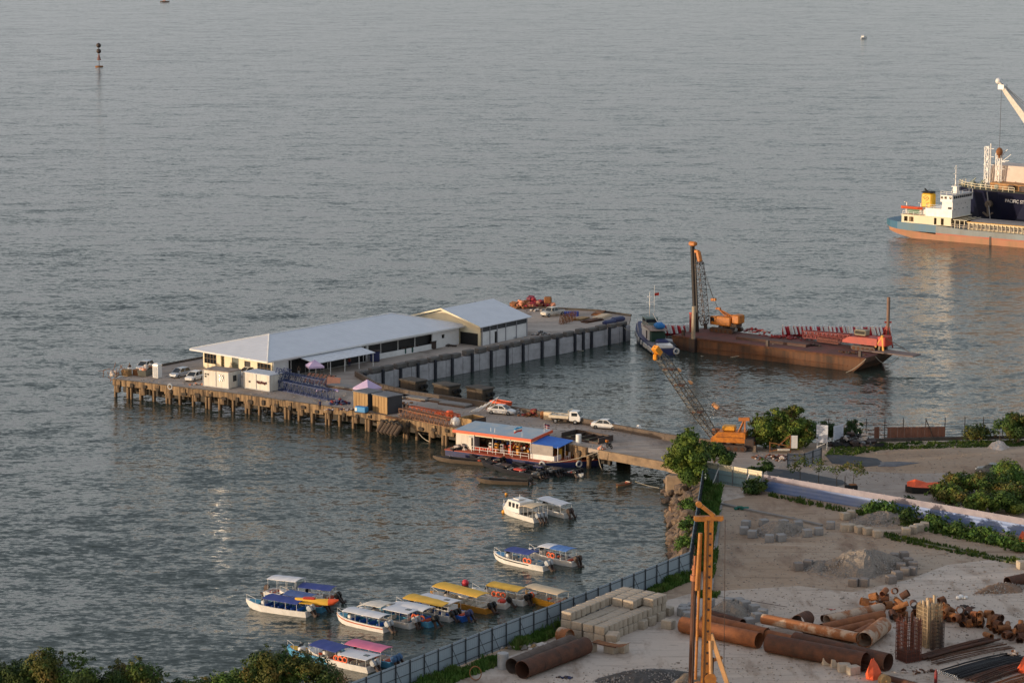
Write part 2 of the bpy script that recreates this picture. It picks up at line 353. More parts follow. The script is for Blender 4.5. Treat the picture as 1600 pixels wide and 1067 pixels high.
dirt = ground_mat('yard_dirt', (.37, .26, .175), (.42, .33, .25), (.18, .105, .065))
pale = ground_mat('pale_trampled_ground', (.50, .41, .335), (.56, .475, .40), (.27, .19, .135), .05, .35)
road = ground_mat('worn_concrete_road', (.345, .285, .24), (.40, .34, .29), (.20, .155, .125), .05, .3)
# ================================================================ SETTING
def frame(a, b, c, z=3.0):
    """a, b, c: three foot corners (left, near, right) -> location of a, heading a->b, length ab, depth bc"""
    A_, B_, C_ = at(*a, z), at(*b, z), at(*c, z); rz = math.atan2(B_.y - A_.y, B_.x - A_.x)
    nrm = Vector((-math.sin(rz), math.cos(rz), 0)); return A_, rz, (B_ - A_).length, abs((C_ - B_).dot(nrm))
def ground_rz(a, b, z=3.0): return heading(a, b, z)
wb = MB(); wb.add([(-30000, -2000, 0), (30000, -2000, 0), (30000, 50000, 0), (-30000, 50000, 0)], [(0, 1, 2, 3)])
water = tag(wb.build('water', waterm), kind='structure')
ZG = 2.985
bank_top = [(1112, 722), (1098, 752), (1093, 800), (1084, 850), (1077, 893)]
fence_base = [(1077, 897), (895, 970), (768, 1020), (654, 1064), (556, 1104)]
fb = [at(x, y, ZG) for x, y in fence_base]; off = (fb[0] - fb[-1]).normalized(); offn = Vector((-off.y, off.x, 0)) * 1.2
land = [at(x, y, ZG) for x, y in bank_top] + [p + offn * (1 if i else .3) for i, p in enumerate(fb)] + \
       [at(430, 1114, ZG), at(250, 1118, ZG), at(-100, 1122, ZG), Vector((-140, 150, 3)), Vector((-140, -200, 3)), Vector((900, -200, 3)), Vector((900, 700, 3)),
        at(3200, 660, ZG), at(2100, 680, ZG), at(1600, 686, ZG), at(1470, 689, ZG), at(1340, 690, ZG), at(1260, 692, ZG), at(1190, 698, ZG), at(1150, 694, ZG), at(1060, 729, ZG)]
lb = MB().prism([(p.x, p.y) for p in land], -2.5, ZG); tag(lb.build('ground', dirt), kind='structure')
# bank of the rocky shore
foot = [(1040, 752), (1040, 775), (1034, 800), (1036, 850), (1040, 876), (1010, 905)]
topk = [at(1085, 727, 2.98), at(1100, 752, 2.98), at(1094, 775, 2.98), at(1091, 800, 2.98), at(1083, 850, 2.98), at(1076, 893, 2.98)]
bk = MB(); ft = [at(x, y, -1.0) for x, y in foot]
mid = [a.lerp(b, .5) + Vector((0, 0, .25)) for a, b in zip(topk, ft)]
for i in range(5): bk.quad(topk[i], mid[i], mid[i + 1], topk[i + 1]); bk.quad(mid[i], ft[i], ft[i + 1], mid[i + 1])
tag(bk.build('shore_bank', rockm), kind='structure')
def sheet(name, pts, m, z=ZG, lift=.004, h=None):
    b = MB(); P = [at(x, y, z) for x, y in pts]; b.add([(p.x, p.y, z + lift) for p in P], [tuple(range(len(P)))]); o = b.build(name, m); tag(o, kind='structure'); return o
sheet('pale_yard_ground', [(860, 1000), (1000, 950), (1085, 925), (1250, 915), (1330, 925), (1420, 905), (1480, 882), (1600, 868), (1700, 860), (1900, 1100), (1700, 1260), (500, 1260), (640, 1085)], pale)
sheet('road', [(1060, 731), (1110, 716), (1150, 700), (1182, 703), (1330, 735), (1430, 740), (1500, 738), (1560, 752), (1500, 790), (1440, 790), (1330, 770), (1240, 755), (1180, 740), (1110, 726)], road)
sheet('path', [(1124, 760), (1156, 762), (1164, 776), (1130, 783), (1113, 900), (1104, 925), (1095, 925), (1104, 860)], pale, lift=.008)
# ================================================================ PIER
pier = thing('pier', 'long weathered concrete pier turning a corner out in the water, on rows of brown piles', 'pier', at(545, 590, 3))
PO = pier.location.copy()
def W(p): return (p[0] - PO.x, p[1] - PO.y, p[2] - PO.z)
def wp(x, y, z=3.0): return Vector(W(at(x, y, z)))
front = [(178, 592), (370, 615), (560, 641), (705, 667), (860, 687), (936, 703), (1040, 722), (1062, 729)]
outer = [(178, 592), (253, 572), (300, 563), (560, 514), (760, 479), (870, 483), (930, 486), (986, 494), (982, 507)]
inner = [(982, 507), (880, 526), (700, 560.5), (556, 588)]
back = [(556, 588), (587, 606), (640, 619), (742, 634), (907, 662), (1040, 687), (1182, 706)]
deckpoly = [wp(*p) for p in outer] + [wp(*p) for p in inner[1:]] + [wp(*p) for p in back[1:]] + [wp(1150, 712)] + [wp(*p) for p in reversed(front)][:-1]
MB().prism([(p.x, p.y) for p in deckpoly], -.7, 0).build('deck', [road], pier)
def pts_along(poly, step, z=3.0, start=0):
    P = [at(x, y, z) for x, y in poly]; out = []; d0 = start
    for a, b in zip(P, P[1:]):
        L_ = (b - a).length; d = d0
        while d < L_: out.append((a.lerp(b, d / L_), math.atan2(b.y - a.y, b.x - a.x))); d += step
        d0 = d - L_
    return out
# front edge beam: sections of slightly different depth
secs = pts_along(front[:6], 2.75); rnd = random.Random(3)
eb = MB()
for i, (p, a) in enumerate(secs[:-1]):
    q = secs[i + 1][0]; dep = rnd.choice([.95, 1.05, 1.1, 1.45, 1.0]); n = Vector((math.sin(a), -math.cos(a), 0))
    c = (p + q) / 2 + n * (.12 + rnd.uniform(0, .06)); L_ = (q - p).length
    eb.box(W((c.x, c.y, 3.05 - dep / 2)), (L_ - .04, .5, dep), a)
    if rnd.random() < .35: eb.box(W((c.x + n.x * .3, c.y + n.y * .3, 2.9 - .35)), (L_ * .3, .3, .7), a)
eb.build('edge_beam', [oldconc], pier)
pm = MB().tube((0, 0, -5), (0, 0, 1.9), .28, n=8).build('pile', oldconc, pier); first = True
def put_pile(p, n_=pm):
    global first
    if first: first = False; o = pm
    else: o = pm.copy(); COL.objects.link(o)
    o.location = W((p.x, p.y, 0)); o.scale = (rnd.uniform(.85, 1.25),) * 2 + (1,)
for i, (p, a) in enumerate(pts_along(front[:6], 2.75, start=.4)):
    n = Vector((math.sin(a), -math.cos(a), 0)); put_pile(p + n * .1)
    if i % 3 == 1: put_pile(p + n * .25 + Vector((math.cos(a), math.sin(a), 0)) * .8)
    if i % 2 == 0: put_pile(p - n * 3.2)
cb = MB()
for i, (p, a) in enumerate(pts_along(front[:6], 5.5, start=1.2)):
    n = Vector((math.sin(a), -math.cos(a), 0)); c = p + n * .35
    if i == 0: cb = MB().cbox((0, 0, 0), (.9, .7, 1.1), .08).build('pile_cap', oldconc, pier)
    o = cb if i == 0 else cb.copy()
    if i: COL.objects.link(o)
    o.location = W((c.x, c.y, 1.5)); o.rotation_euler.z = a; o.scale = (rnd.uniform(.7, 1.1), 1, rnd.uniform(.7, 1.15))
for i, (p, a) in enumerate(pts_along(front[:6], 2.75, start=1.5)):  # added dark boxes stand for shaded recesses along the edge
    n = Vector((math.sin(a), -math.cos(a), 0)); c = p + n * .42
    if i == 0: rfm = o = MB().cbox((0, 0, 0), (1.0, .45, .75), .12).build('fender_and_recess_shade', mat('recess_shade_dark', (.03, .025, .02), .85, col2=(.07, .05, .035), scale=4), pier)
    else: o = rfm.copy(); COL.objects.link(o)
    o.location = W((c.x, c.y, 2.25 + rnd.uniform(-.3, .2))); o.rotation_euler.z = a; o.scale = (rnd.uniform(.5, 1.2), 1, rnd.uniform(.7, 1.3))
# skirt added on the far side to darken the inside of the pier
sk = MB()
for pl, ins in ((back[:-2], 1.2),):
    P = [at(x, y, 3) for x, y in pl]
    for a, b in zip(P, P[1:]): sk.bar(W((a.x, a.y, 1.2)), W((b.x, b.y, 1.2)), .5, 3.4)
sk.build('rear_shade_skirt', [darkconc], pier)
ib = MB(); P = [at(x, y, 3) for x, y in front[:6]]  # beam added behind the front piles to darken the gaps under the deck
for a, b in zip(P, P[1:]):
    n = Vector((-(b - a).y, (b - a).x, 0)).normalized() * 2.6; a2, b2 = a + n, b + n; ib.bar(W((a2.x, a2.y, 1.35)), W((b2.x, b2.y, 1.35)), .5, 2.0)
ib.build('inner_shade_beam', [darkconc], pier)
# root span
rb = MB(); P = [at(x, y, 3) for x, y in front[5:]]
for a, b in zip(P, P[1:]): rb.bar(W((a.x, a.y - .1, 2.45)), W((b.x, b.y - .1, 2.45)), .5, 1.25)
p = at(975, 722, 0); MB().cbox(W((p.x, p.y + 1.5, .7)), (2.0, 1.2, 1.6), .1, -.65).build('pile_block', oldconc, pier)
rb.build('root_beam', [mat('root_beam_concrete', (.34, .24, .15), .9, col2=(.17, .12, .08), scale=.8, bump=.5)], pier)
# quay face of the far arm
qw = MB(); Q = pts_along(inner[::-1], 4.4)
A0 = at(556, 588, 3); A1 = at(982, 507, 3)
ia = math.atan2(A1.y - A0.y, A1.x - A0.x); inorm = Vector((math.sin(ia), -math.cos(ia), 0)); LQ = (A1 - A0).length
k = 0; d = 0
while d < LQ:
    L_ = min(4.3, LQ - d); c = A0 + (A1 - A0).normalized() * (d + L_ / 2) + inorm * .25
    qw.box(W((c.x, c.y, 1.05)), (L_ - .06, .5, 3.7), ia); qw.box(W((c.x + inorm.x * .05, c.y + inorm.y * .05, 1.9)), (L_ - .3, .5, .22), ia)
    d += 4.36; k += 1
qw.build('quay_wall', [quayface], pier)
fm = None; d = 1.5; k = 0
while d < LQ:
    c = A0 + (A1 - A0).normalized() * d + inorm * .68
    if fm is None: fm = o = MB().cbox((0, 0, 0), (.5, .42, 4.6), .06).build('fender', [mat('tarred_fender_post', (.018, .022, .034), .6)], pier)
    else: o = fm.copy(); COL.objects.link(o)
    o.location = W((c.x, c.y, 1.0 + rnd.uniform(-.1, .25))); o.rotation_euler.z = ia; d += rnd.choice([4.3, 5.0, 4.4, 2.4, 5.2]); k += 1
km = None; d = .5
while d < LQ - 2:
    L_ = 2.6; c = A0 + (A1 - A0).normalized() * (d + L_ / 2) - inorm * .1
    if km is None: km = o = MB().cbox((0, 0, .45), (2.5, 1.1, .9), .09).build('kerb_block', [darkconcm := mat('grey_kerb_concrete', (.16, .15, .14), .9, col2=(.08, .07, .065), scale=.9, bump=.5)], pier)
    else: o = km.copy(); COL.objects.link(o)
    o.location = W((c.x, c.y, 3.0)); o.rotation_euler.z = ia; o.scale = (rnd.uniform(.75, 1), 1, rnd.uniform(.75, 1.05)); d += rnd.choice([2.7, 2.9, 3.3])
# parapet along the back edge of the approach and low outer kerb
pp = MB()
P = [at(x, y, 3) for x, y in back]
for a, b in zip(P, P[1:]): pp.bar(W((a.x, a.y, 3.45)), W((b.x, b.y, 3.45)), .45, 1.0)
pp.build('parapet', [mat('brown_parapet_concrete', (.15, .115, .09), .9, col2=(.085, .068, .056), scale=.6, bump=.4)], pier)
ok_ = MB(); P = [at(x, y, 3) for x, y in outer[1:-1]]
for a, b in zip(P, P[1:]): ok_.bar(W((a.x, a.y, 3.15)), W((b.x, b.y, 3.15)), .35, .4)
ok_.build('kerb', [darkconc], pier)

# dolphins
for i, (x, y, nm) in enumerate([(646, 594, 'leftmost, half hidden'), (698, 601, 'middle'), (750, 606, 'rightmost')]):
    p = at(x, y, 4.0); t = thing('mooring_dolphin', 'dark concrete mooring block in the water behind the pier, %s of three' % nm, 'mooring block', (p.x, p.y, 0), ground_rz((640, 610), (742, 630)), 'mooring blocks behind the pier')
    MB().cbox((0, 0, 1.2), (3.8, 2.6, 5.6), .12).build('concrete_block', mat('brown_block_concrete', (.12, .09, .065), .9, col2=(.055, .045, .035), scale=1, bump=.5, streak=True), t)
    MB().cbox((0, 0, 4.06), (4.1, 2.9, .3), .08).build('cap', darkconc, t)
    for kz in (1.2, 2.2, 3.2):
        MB().tube((2.0, -.3, kz), (2.45, -.3, kz), .36, n=10).tube((2.0, .7, kz), (2.45, .7, kz), .36, n=10).build('fender_and_recess_shade', black, t)

# ================================================================ SHEDS
ZE = 6.4
P1, P2, P3 = at(290, 546, ZE), at(418, 565, ZE), at(730, 508, ZE)
def onplane_ridge(m, r1): pass
shed = thing('long_shed', 'long low terminal shed with pale blue-grey hipped metal roof and cream end wall', 'shed', (P2.x, P2.y, 3.0), math.atan2(P3.y - P2.y, P3.x - P2.x))
# local frame: x along the front eave, y towards the back
ux = (P3 - P2); SL = ux.length; ux.normalize(); uy = Vector((-ux.y, ux.x, 0)); SW = (P1 - P2).dot(uy)
e = ZE - 3; rh = e + 2.35
def H(x, y, z): return (x, y, z)
hb = MB(); hi = SW * .5
v = [H(0, 0, e), H(SL, 0, e), H(SL, SW, e), H(0, SW, e), H(hi, SW / 2, rh), H(SL - hi, SW / 2, rh)]
v2 = [(a, b, c - .18) for a, b, c in v[:4]]
hb.add(v + v2, [(0, 1, 5, 4), (1, 2, 5), (2, 3, 4, 5), (3, 0, 4), (6, 7, 1, 0), (7, 8, 2, 1), (8, 9, 3, 2), (9, 6, 0, 3), (9, 8, 7, 6)])
roof = hb.build('roof', [roofw], shed)
cp = MB()
for a, b in ((0, 4), (3, 4), (4, 5), (5, 1), (5, 2)): pa = Vector(v[a]) + Vector((0, 0, .05)); pb = Vector(v[b]) + Vector((0, 0, .05)); cp.tube(pa, pb, .11, n=6)
cp.build('ridge_cap', whitep, roof)
gt = MB(); gt.bar((-.08, -.08, e - .12), (SL, -.08, e - .12), .16, .26); gt.bar((-.08, 0, e - .12), (-.08, SW, e - .12), .16, .26); gt.build('gutter', whitew, roof)
x0, x1, y0, y1 = 2.0, SL - 1.4, .9, SW - 1.2; th = e - .19
wl = MB()                                    # end wall (sunlit) built round its openings
def wall_x(mb, xw, ya, yb, holes, h, t=.25, mi=0):   # wall in a plane x = xw, holes (y0,y1,z0,z1)
    cur = ya
    for (a, b, c, d_) in sorted(holes):
        if a > cur: mb.box((xw, (cur + a) / 2, h / 2), (t, a - cur, h), mi=mi)
        if c > .01: mb.box((xw, (a + b) / 2, c / 2), (t, b - a, c), mi=mi)
        if d_ < h - .01: mb.box((xw, (a + b) / 2, (d_ + h) / 2), (t, b - a, h - d_), mi=mi)
        cur = b
    if cur < yb: mb.box((xw, (cur + yb) / 2, h / 2), (t, yb - cur, h), mi=mi)
def wall_y(mb, yw, xa, xb, holes, h, t=.25, mi=0):
    cur = xa
    for (a, b, c, d_) in sorted(holes):
        if a > cur: mb.box(((cur + a) / 2, yw, h / 2), (a - cur, t, h), mi=mi)
        if c > .01: mb.box(((a + b) / 2, yw, c / 2), (b - a, t, c), mi=mi)
        if d_ < h - .01: mb.box(((a + b) / 2, yw, (d_ + h) / 2), (b - a, t, h - d_), mi=mi)
        cur = b
    if cur < xb: mb.box(((cur + xb) / 2, yw, h / 2), (xb - cur, t, h), mi=mi)
yl = y1 - y0
holesE = [(y0 + .3, y0 + 3.6, .9, 2.5), (y0 + 5.3, y0 + 6.8, 0, 2.4), (y0 + 8.2, y0 + 9.9, 0, 2.7), (y0 + 11.8, y0 + 12.7, .2, 2.6), (y1 - 3.4, y1 - .3, .9, 2.6)]
wall_x(wl, x0, y0, y1, holesE, th); wl.build('end_wall', [cream], shed)
MB().box((x0 + .7, (y0 + y1) / 2, th / 2), (.1, yl - .5, th - .04)).build('inner_wall', cream, shed)
for (a, b, c, d_) in (holesE[0], holesE[4]):
    g_ = MB().box((x0 + .05, (a + b) / 2, (c + d_) / 2), (.05, b - a, d_ - c)).build('window', glass, shed)
    f_ = MB(); n_ = 4
    for i in range(n_ + 1): f_.box((x0 - .08, a + (b - a) * i / n_, (c + d_) / 2), (.08, .1, d_ - c))
    for zz in (c, (c + d_) / 2, d_): f_.box((x0 - .08, (a + b) / 2, zz), (.07, b - a, .1))
    f_.build('frame', mat('bronze_window_frame', (.10, .06, .03), .6), g_)
dr = MB().box((x0 + .06, y0 + 6.05, 1.2), (.05, 1.5, 2.4)).build('door', darkin, shed)
MB().box((x0 + .0, y0 + 9.05, 1.35), (.05, 1.7, 2.7)).build('door', mat('grey_green_door', (.12, .15, .14), .6), shed)
fw = MB()
holesF = [(x0 + .2, x0 + 3.2, .9, 2.4), (x0 + 3.6, SL * .49, .02, 2.75), (SL * .50, SL * .83, .95, 2.75), (SL * .88, SL * .88 + .8, 1.6, 2.3)]
wall_y(fw, y0, x0, x1, holesF[1:], th); fw.build('front_wall', whitew, shed)
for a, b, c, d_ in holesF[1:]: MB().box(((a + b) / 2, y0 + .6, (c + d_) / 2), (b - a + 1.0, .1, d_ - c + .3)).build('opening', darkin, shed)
ps = MB()
copies(MB().tube((0, 0, 0), (0, 0, th), .07, n=6).build('post', whitep, shed), [(x0 + (SL * .83 - x0) * t_ / 9, y0 + .1, 0) for t_ in range(1, 9)], shed)
ob = MB(); wall_y(ob, y1, x0, x1, [], th); wall_x(ob, x1, y0, y1, [], th); ob.build('rear_wall', whitew, shed)
MB().tube((x0 - .3, y0 - .5, 0), (x0 - .3, y0 - .5, e - .2), .08, n=6).build('corner_post', whitep, shed)
# lean-to canopy on the front
ca, cb_ = SL * .155, SL * .445
cn = MB(); cn.slab([(ca, .3, e - .35), (ca, -3.6, e - .95), (cb_, -3.6, e - .95), (cb_, .3, e - .35)], .1); can = cn.build('canopy', mat('white_canopy_sheet', (.74, .76, .80), .45), shed)
cpst = MB()
copies(MB().tube((0, 0, 0), (0, 0, e - 1.03), .08, n=6).build('post', whitep, can), [(ca + .3 + (cb_ - ca - .6) * t_, -3.3, 0) for t_ in (0, .25, .5, .75, 1)], can)

# second shed, gabled
ze2 = 6.6
G1, G2, G3 = at(652, 492, ze2), at(750, 511.5, ze2), at(831, 494.5, ze2)
s2 = thing('gabled_shed', 'smaller shed with pale gabled metal roof and white panelled side, behind the long shed', 'shed', (G2.x, G2.y, 3.0), math.atan2(G3.y - G2.y, G3.x - G2.x))
ux = (G3 - G2); L2 = ux.length; ux.normalize(); uy = Vector((-ux.y, ux.x, 0)); W2 = (G1 - G2).dot(uy); e2 = ze2 - 3; r2 = e2 + 2.5
rb = MB()
for sgn in (0, 1):
    ya, yb = (0, W2 / 2) if sgn == 0 else (W2, W2 / 2)
    rb.add([(0, ya, e2), (L2, ya, e2), (L2, yb, r2), (0, yb, r2), (0, ya, e2 - .15), (L2, ya, e2 - .15), (L2, yb, r2 - .15), (0, yb, r2 - .15)], [(0, 1, 2, 3), (4, 7, 6, 5), (0, 4, 5, 1), (1, 5, 6, 2), (3, 2, 6, 7), (0, 3, 7, 4)])
rf = rb.build('roof', [roofw], s2)
bb = MB(); bb.bar((-.08, 0, e2), (-.08, W2 / 2, r2), .12, .28); bb.bar((-.08, W2, e2), (-.08, W2 / 2, r2), .12, .28); bb.build('barge_board', cream, rf)
xi = .9; gb = MB(); h2 = e2 - .2
gb.add([(xi, .6, 0), (xi, W2 - .6, 0), (xi, W2 - .6, h2), (xi, W2 / 2, r2 - .22), (xi, .6, h2)], [(0, 1, 2, 3, 4)]); gb.add([(xi + .2, .6, 0), (xi + .2, W2 - .6, 0), (xi + .2, W2 - .6, h2), (xi + .2, W2 / 2, r2 - .22), (xi + .2, .6, h2)], [(4, 3, 2, 1, 0)])
gb.build('gable_wall', cream, s2)
MB().box((xi - .05, 3.2, 1.1), (.06, 4.0, 2.2)).build('dark_opening', darkin, s2)
sw = MB(); wall_y(sw, .6, xi + .3, L2 - .8, [(L2 * .32, L2 * .38, 0, 2.1)], 2.45, .2); sw.build('side_wall', whitew, s2)
MB().box((L2 / 2 + .1, .7, 2.9), (L2 - 1.9, .12, .88)).build('louvre_band', mat('grey_louvres', (.07, .075, .085), .7), s2)
MB().box((L2 * .35, .8, 1.0), (1.4, .1, 2.1)).build('door', darkin, s2)
ps = MB()
copies(MB().box((0, 0, h2 / 2), (.14, .14, h2)).build('post', mat('grey_post', (.3, .3, .33), .6), s2), [(xi + .3 + (L2 - 1.2 - xi) * t_, .45, 0) for t_ in (0, .17, .33, .52, .76, 1)], s2)
MB().box((L2 - .8, W2 / 2, h2 / 2), (.2, W2 - 1.3, h2)).box((L2 / 2, W2 - .6, h2 / 2), (L2 - 2, .2, h2)).build('rear_wall', whitew, s2)
# ================================================================ VEHICLES
def make_car(label, paint, loc, rz, kind='hatchback', group='cars on the pier', cat='car', name='parked_car', z0=0, mirror=1):
    """x forward, 4.2 m long"""
    t = thing(name, label, cat, loc, rz, group)
    L_, Wd = {'sedan': (4.5, 1.72), 'hatchback': (3.9, 1.66), 'pickup': (5.1, 1.8)}[kind]; hl = L_ / 2; hw = Wd / 2
    def sec(x, w_, z1, z2, b=.1):
        return [(x, -w_ + b, z1), (x, w_ - b, z1), (x, w_, z1 + b), (x, w_, z2 - b * 1.5), (x, w_ - b * 1.4, z2), (x, -w_ + b * 1.4, z2), (x, -w_, z2 - b * 1.5), (x, -w_, z1 + b)]
    if kind == 'sedan': P = [(-hl, .8, .35, .72), (-hl + .12, .95, .26, .93), (-hl + .9, 1, .22, .98), (-.9, 1, .2, .95), (.7, 1, .2, .92), (hl - .9, 1, .22, .84), (hl - .25, .93, .24, .72), (hl, .75, .32, .58)]
    elif kind == 'pickup': P = [(-hl, .97, .5, 1.0), (-hl + .1, 1, .45, 1.12), (-.9, 1, .42, 1.12), (.8, 1, .4, 1.1), (hl - .5, 1, .4, 1.06), (hl - .12, .95, .42, .98), (hl, .85, .48, .85)]
    else: P = [(-hl, .85, .35, .8), (-hl + .1, .97, .25, .95), (-.9, 1, .2, .96), (.8, 1, .2, .95), (hl - .7, 1, .22, .88), (hl - .18, .93, .25, .76), (hl, .78, .33, .62)]
    b = MB(); b.loft([sec(x, hw * k, z1, z2) for x, k, z1, z2 in P], smooth=False); body = b.build('body', paint, t)
    if kind == 'sedan': C = (-1.55, -.85, .35, 1.15, .93, 1.42)
    elif kind == 'pickup': C = (-.75, -.6, .75, 1.25, 1.1, 1.72)
    else: C = (-hl + .2, -hl + .55, .3, 1.15, .94, 1.5)
    xb, xr, xf, xw, zb, zt = C; wb_, wt = hw * .93, hw * .76
    g = MB(); g.loft([[(xb, -wb_, zb), (xw, -wb_, zb), (xw, wb_, zb), (xb, wb_, zb)], [(xr, -wt, zt), (xf, -wt, zt), (xf, wt, zt), (xr, wt, zt)]]); gl = g.build('glasshouse', glass, t)
    r = MB(); r.slab([(xr - .03, -wt - .02, zt + .03), (xf + .04, -wt - .02, zt + .03), (xf + .04, wt + .02, zt + .03), (xr - .03, wt + .02, zt + .03)], .06)
    for s in (-1, 1):
        y0_, y1_ = s * (wb_ + .01), s * (wt + .01)
        for xa, xc in ((xb, xr), (xw, xf), ((xb + xw) / 2, (xr + xf) / 2)): r.bar((xa, y0_, zb), (xc, y1_, zt), .07)
    r.build('roof', paint, t)
    wm = None
    for sx in (hl - .78, -hl + .82):
        for s in (-1, 1):
            wr = .36 if kind == 'pickup' else .31
            w_ = MB().tube((0, -.1, 0), (0, .1, 0), wr, n=14).build('wheel', black, t); w_.location = (sx, s * (hw - .08), wr)
            rim = MB().tube((0, -.115, 0), (0, .115, 0), wr * .6, n=10).build('rim', greym, w_)
    for s in (-1, 1):
        MB().box((hl - .1, s * hw * .62, P[-1][3] + .02), (.16, .34, .14)).build('headlight', whitep, t)
        MB().box((-hl + .03, s * hw * .72, P[0][3] + .02), (.1, .26, .14)).build('tail_light', redp, t)
        MB().box((xw - .25, s * (hw + .06), zb + .07), (.12, .14, .1)).build('wing_mirror', paint, t)
    MB().box((hl - .0, 0, .48), (.06, .5, .12)).build('number_plate', whitep, t)
    if kind == 'pickup':
        bd = MB().box((-1.65, 0, 1.125), (1.55, 1.5, .03)).build('cargo_bed', darkm, t)
        MB().bar((-.82, -.7, 1.15), (-.95, -.7, 1.55), .07).bar((-.82, .7, 1.15), (-.95, .7, 1.55), .07).bar((-.95, -.7, 1.55), (-.95, .7, 1.55), .07).build('roll_bar', greym, t)
    return t
def car_at(label, paint, a, b, kind, **k):            # a rear, b front, seen on the ground
    A_, B_ = at(*a, 3.0), at(*b, 3.0); c = (A_ + B_) / 2
    return make_car(label, paint, (c.x, c.y, k.pop('z', 3.0)), math.atan2(B_.y - A_.y, B_.x - A_.x), kind, **k)
car_at('silver hatchback parked beside a white one on the left end of the pier', silverp, (297, 585), (266, 592), 'hatchback')
car_at('white hatchback parked against the first white site cabin on the pier', whitep, (316, 590), (291, 598), 'hatchback')
car_at('silver car behind the load of rubbish at the left tip of the pier', silverp, (237, 574), (216, 581), 'hatchback')
car_at('white car parked half hidden behind the two white site cabins', whitep, (404, 585), (372, 589), 'hatchback')
car_at('light pickup truck parked on the open quay beyond the gabled shed', champ, (881, 491), (846, 496), 'pickup', cat='pickup truck', name='pickup_truck')
car_at('white sedan on the pier beside the orange skip and white frame', whitep, (767, 645), (801, 648), 'sedan')
car_at('white sedan with dark rear window, parked alone right of the truck', whitep, (928, 668), (966, 671), 'sedan')
car_at('dark grey sedan half hidden by bushes on the dirt lot', mat('dark_grey_car', (.08, .09, .10), .3), (1566, 741), (1534, 738), 'sedan', group=None)
# flatbed truck
A_, B_ = at(864, 659, 3), at(906, 662, 3); c = (A_ + B_) / 2
t = thing('flatbed_truck', 'beige flatbed truck loaded with white sacks by the pier parapet', 'truck', (c.x, c.y, 3.0), math.atan2(B_.y - A_.y, B_.x - A_.x))
MB().box((0, 0, .62), (4.9, .8, .2)).build('chassis', darkm, t)
MB().box((-1.0, 0, .88), (3.2, 1.9, .1)).box((-1.0, .93, 1.1), (3.2, .06, .36)).box((-1.0, -.93, 1.1), (3.2, .06, .36)).box((-2.58, 0, 1.1), (.06, 1.8, .36)).build('flatbed', beigep, t)
cbn = MB(); cbn.loft([[(.75, -.9, .55), (2.45, -.9, .5), (2.45, .9, .5), (.75, .9, .55)], [(.75, -.92, 1.2), (2.5, -.9, 1.15), (2.5, .9, 1.15), (.75, .92, 1.2)], [(.78, -.82, 2.0), (1.95, -.8, 2.0), (1.95, .8, 2.0), (.78, .82, 2.0)]])
cbm = cbn.build('cab', whitep, t)
MB().quad((2.485, -.74, 1.25), (2.485, .74, 1.25), (2.06, .68, 1.9), (2.06, -.68, 1.9)).build('windscreen', glass, cbm)
for s in (-1, 1): MB().box((1.55, s * .895, 1.55), (.9, .04, .5)).build('side_window', glass, cbm); MB().box((2.5, s * .65, .75), (.08, .3, .2)).build('headlight', whitep, cbm)
MB().bar((.6, -.85, 1.1), (.6, -.85, 2.1), .08).bar((.6, .85, 1.1), (.6, .85, 2.1), .08).bar((.6, -.85, 2.1), (.6, .85, 2.1), .08).build('headboard', beigep, t)
for x_ in (1.7, -1.5):
    for s in (-1, 1): w_ = MB().tube((0, -.13, 0), (0, .13, 0), .36, n=14).build('wheel', black, t); w_.location = (x_, s * .78, .36); MB().tube((0, -.14, 0), (0, .14, 0), .2, n=10).build('rim', greyp, w_)
for k, (x_, y_) in enumerate([(-2.1, .3), (-1.5, -.35), (-1.2, .4), (-.6, -.2), (-.2, .35)]):
    s_ = MB().cbox((0, 0, .14), (.75, .5, .28), .1).build('sack', offwhite); s_.location = t.matrix_basis @ Vector((x_, y_, .94)); s_.location = Vector((t.location.x + math.cos(t.rotation_euler.z) * x_ - math.sin(t.rotation_euler.z) * y_, t.location.y + math.sin(t.rotation_euler.z) * x_ + math.cos(t.rotation_euler.z) * y_, 3.94)); s_.rotation_euler.z = t.rotation_euler.z + k
    tag(s_, 'pale sack on the bed of the beige flatbed truck, %s from its tail' % NUM[k], 'sack', 'sacks on the flatbed truck')

# ================================================================ CABINS, HUTS AND TENTS
def cabin(label, a, b, c, h, front, end, roofm, name='site_cabin', cat='cabin', group=None):
    loc, rz, L_, D_ = frame(a, b, c, 3.0); t = thing(name, label, cat, loc, rz, group)
    D_ = min(D_, 3.2)
    MB().box((L_ / 2, D_ / 2, h / 2 + .06), (L_, D_, h)).build('shell', front, t)
    r = MB().box((L_ / 2, D_ / 2, h + .12), (L_ + .12, D_ + .12, .13)).build('roof', roofm, t)
    fr = MB()
    for x_ in (0, L_ / 2, L_): fr.box((x_, -.03, h / 2 + .05), (.12, .09, h))
    for x_ in (0, L_): fr.box((x_ , D_, h / 2 + .05), (.12, .12, h))
    fr.box((L_ / 2, -.03, .1), (L_, .1, .14)); fr.build('frame', greyp, t)
    return t, L_, D_
t, L_, D_ = cabin('white site cabin with brown stained roof and small windows, left of two', (318, 603), (357.5, 608), (374.5, 601), 2.7, offwhite, whitew, mat('brown_stained_roof', (.22, .14, .10), .8, col2=(.42, .36, .30), scale=1.2), group='white site cabins')
for (x_, z_) in ((.5, 2.1), (.5, 1.7), (1.05, 2.1)): MB().box((x_, -.06, z_), (.3, .04, .26)).build('opening', darkin, t)
MB().box((L_ * .72, -.05, 1.75), (1.0, .05, 1.1)).build('window', glass, t); MB().box((L_ + .01, D_ / 2, 1.6), (.05, .9, 1.0)).build('window', glass, t); MB().box((L_ + .03, D_ * .85, 1.1), (.05, .7, 2.0)).build('door', greyp, t)
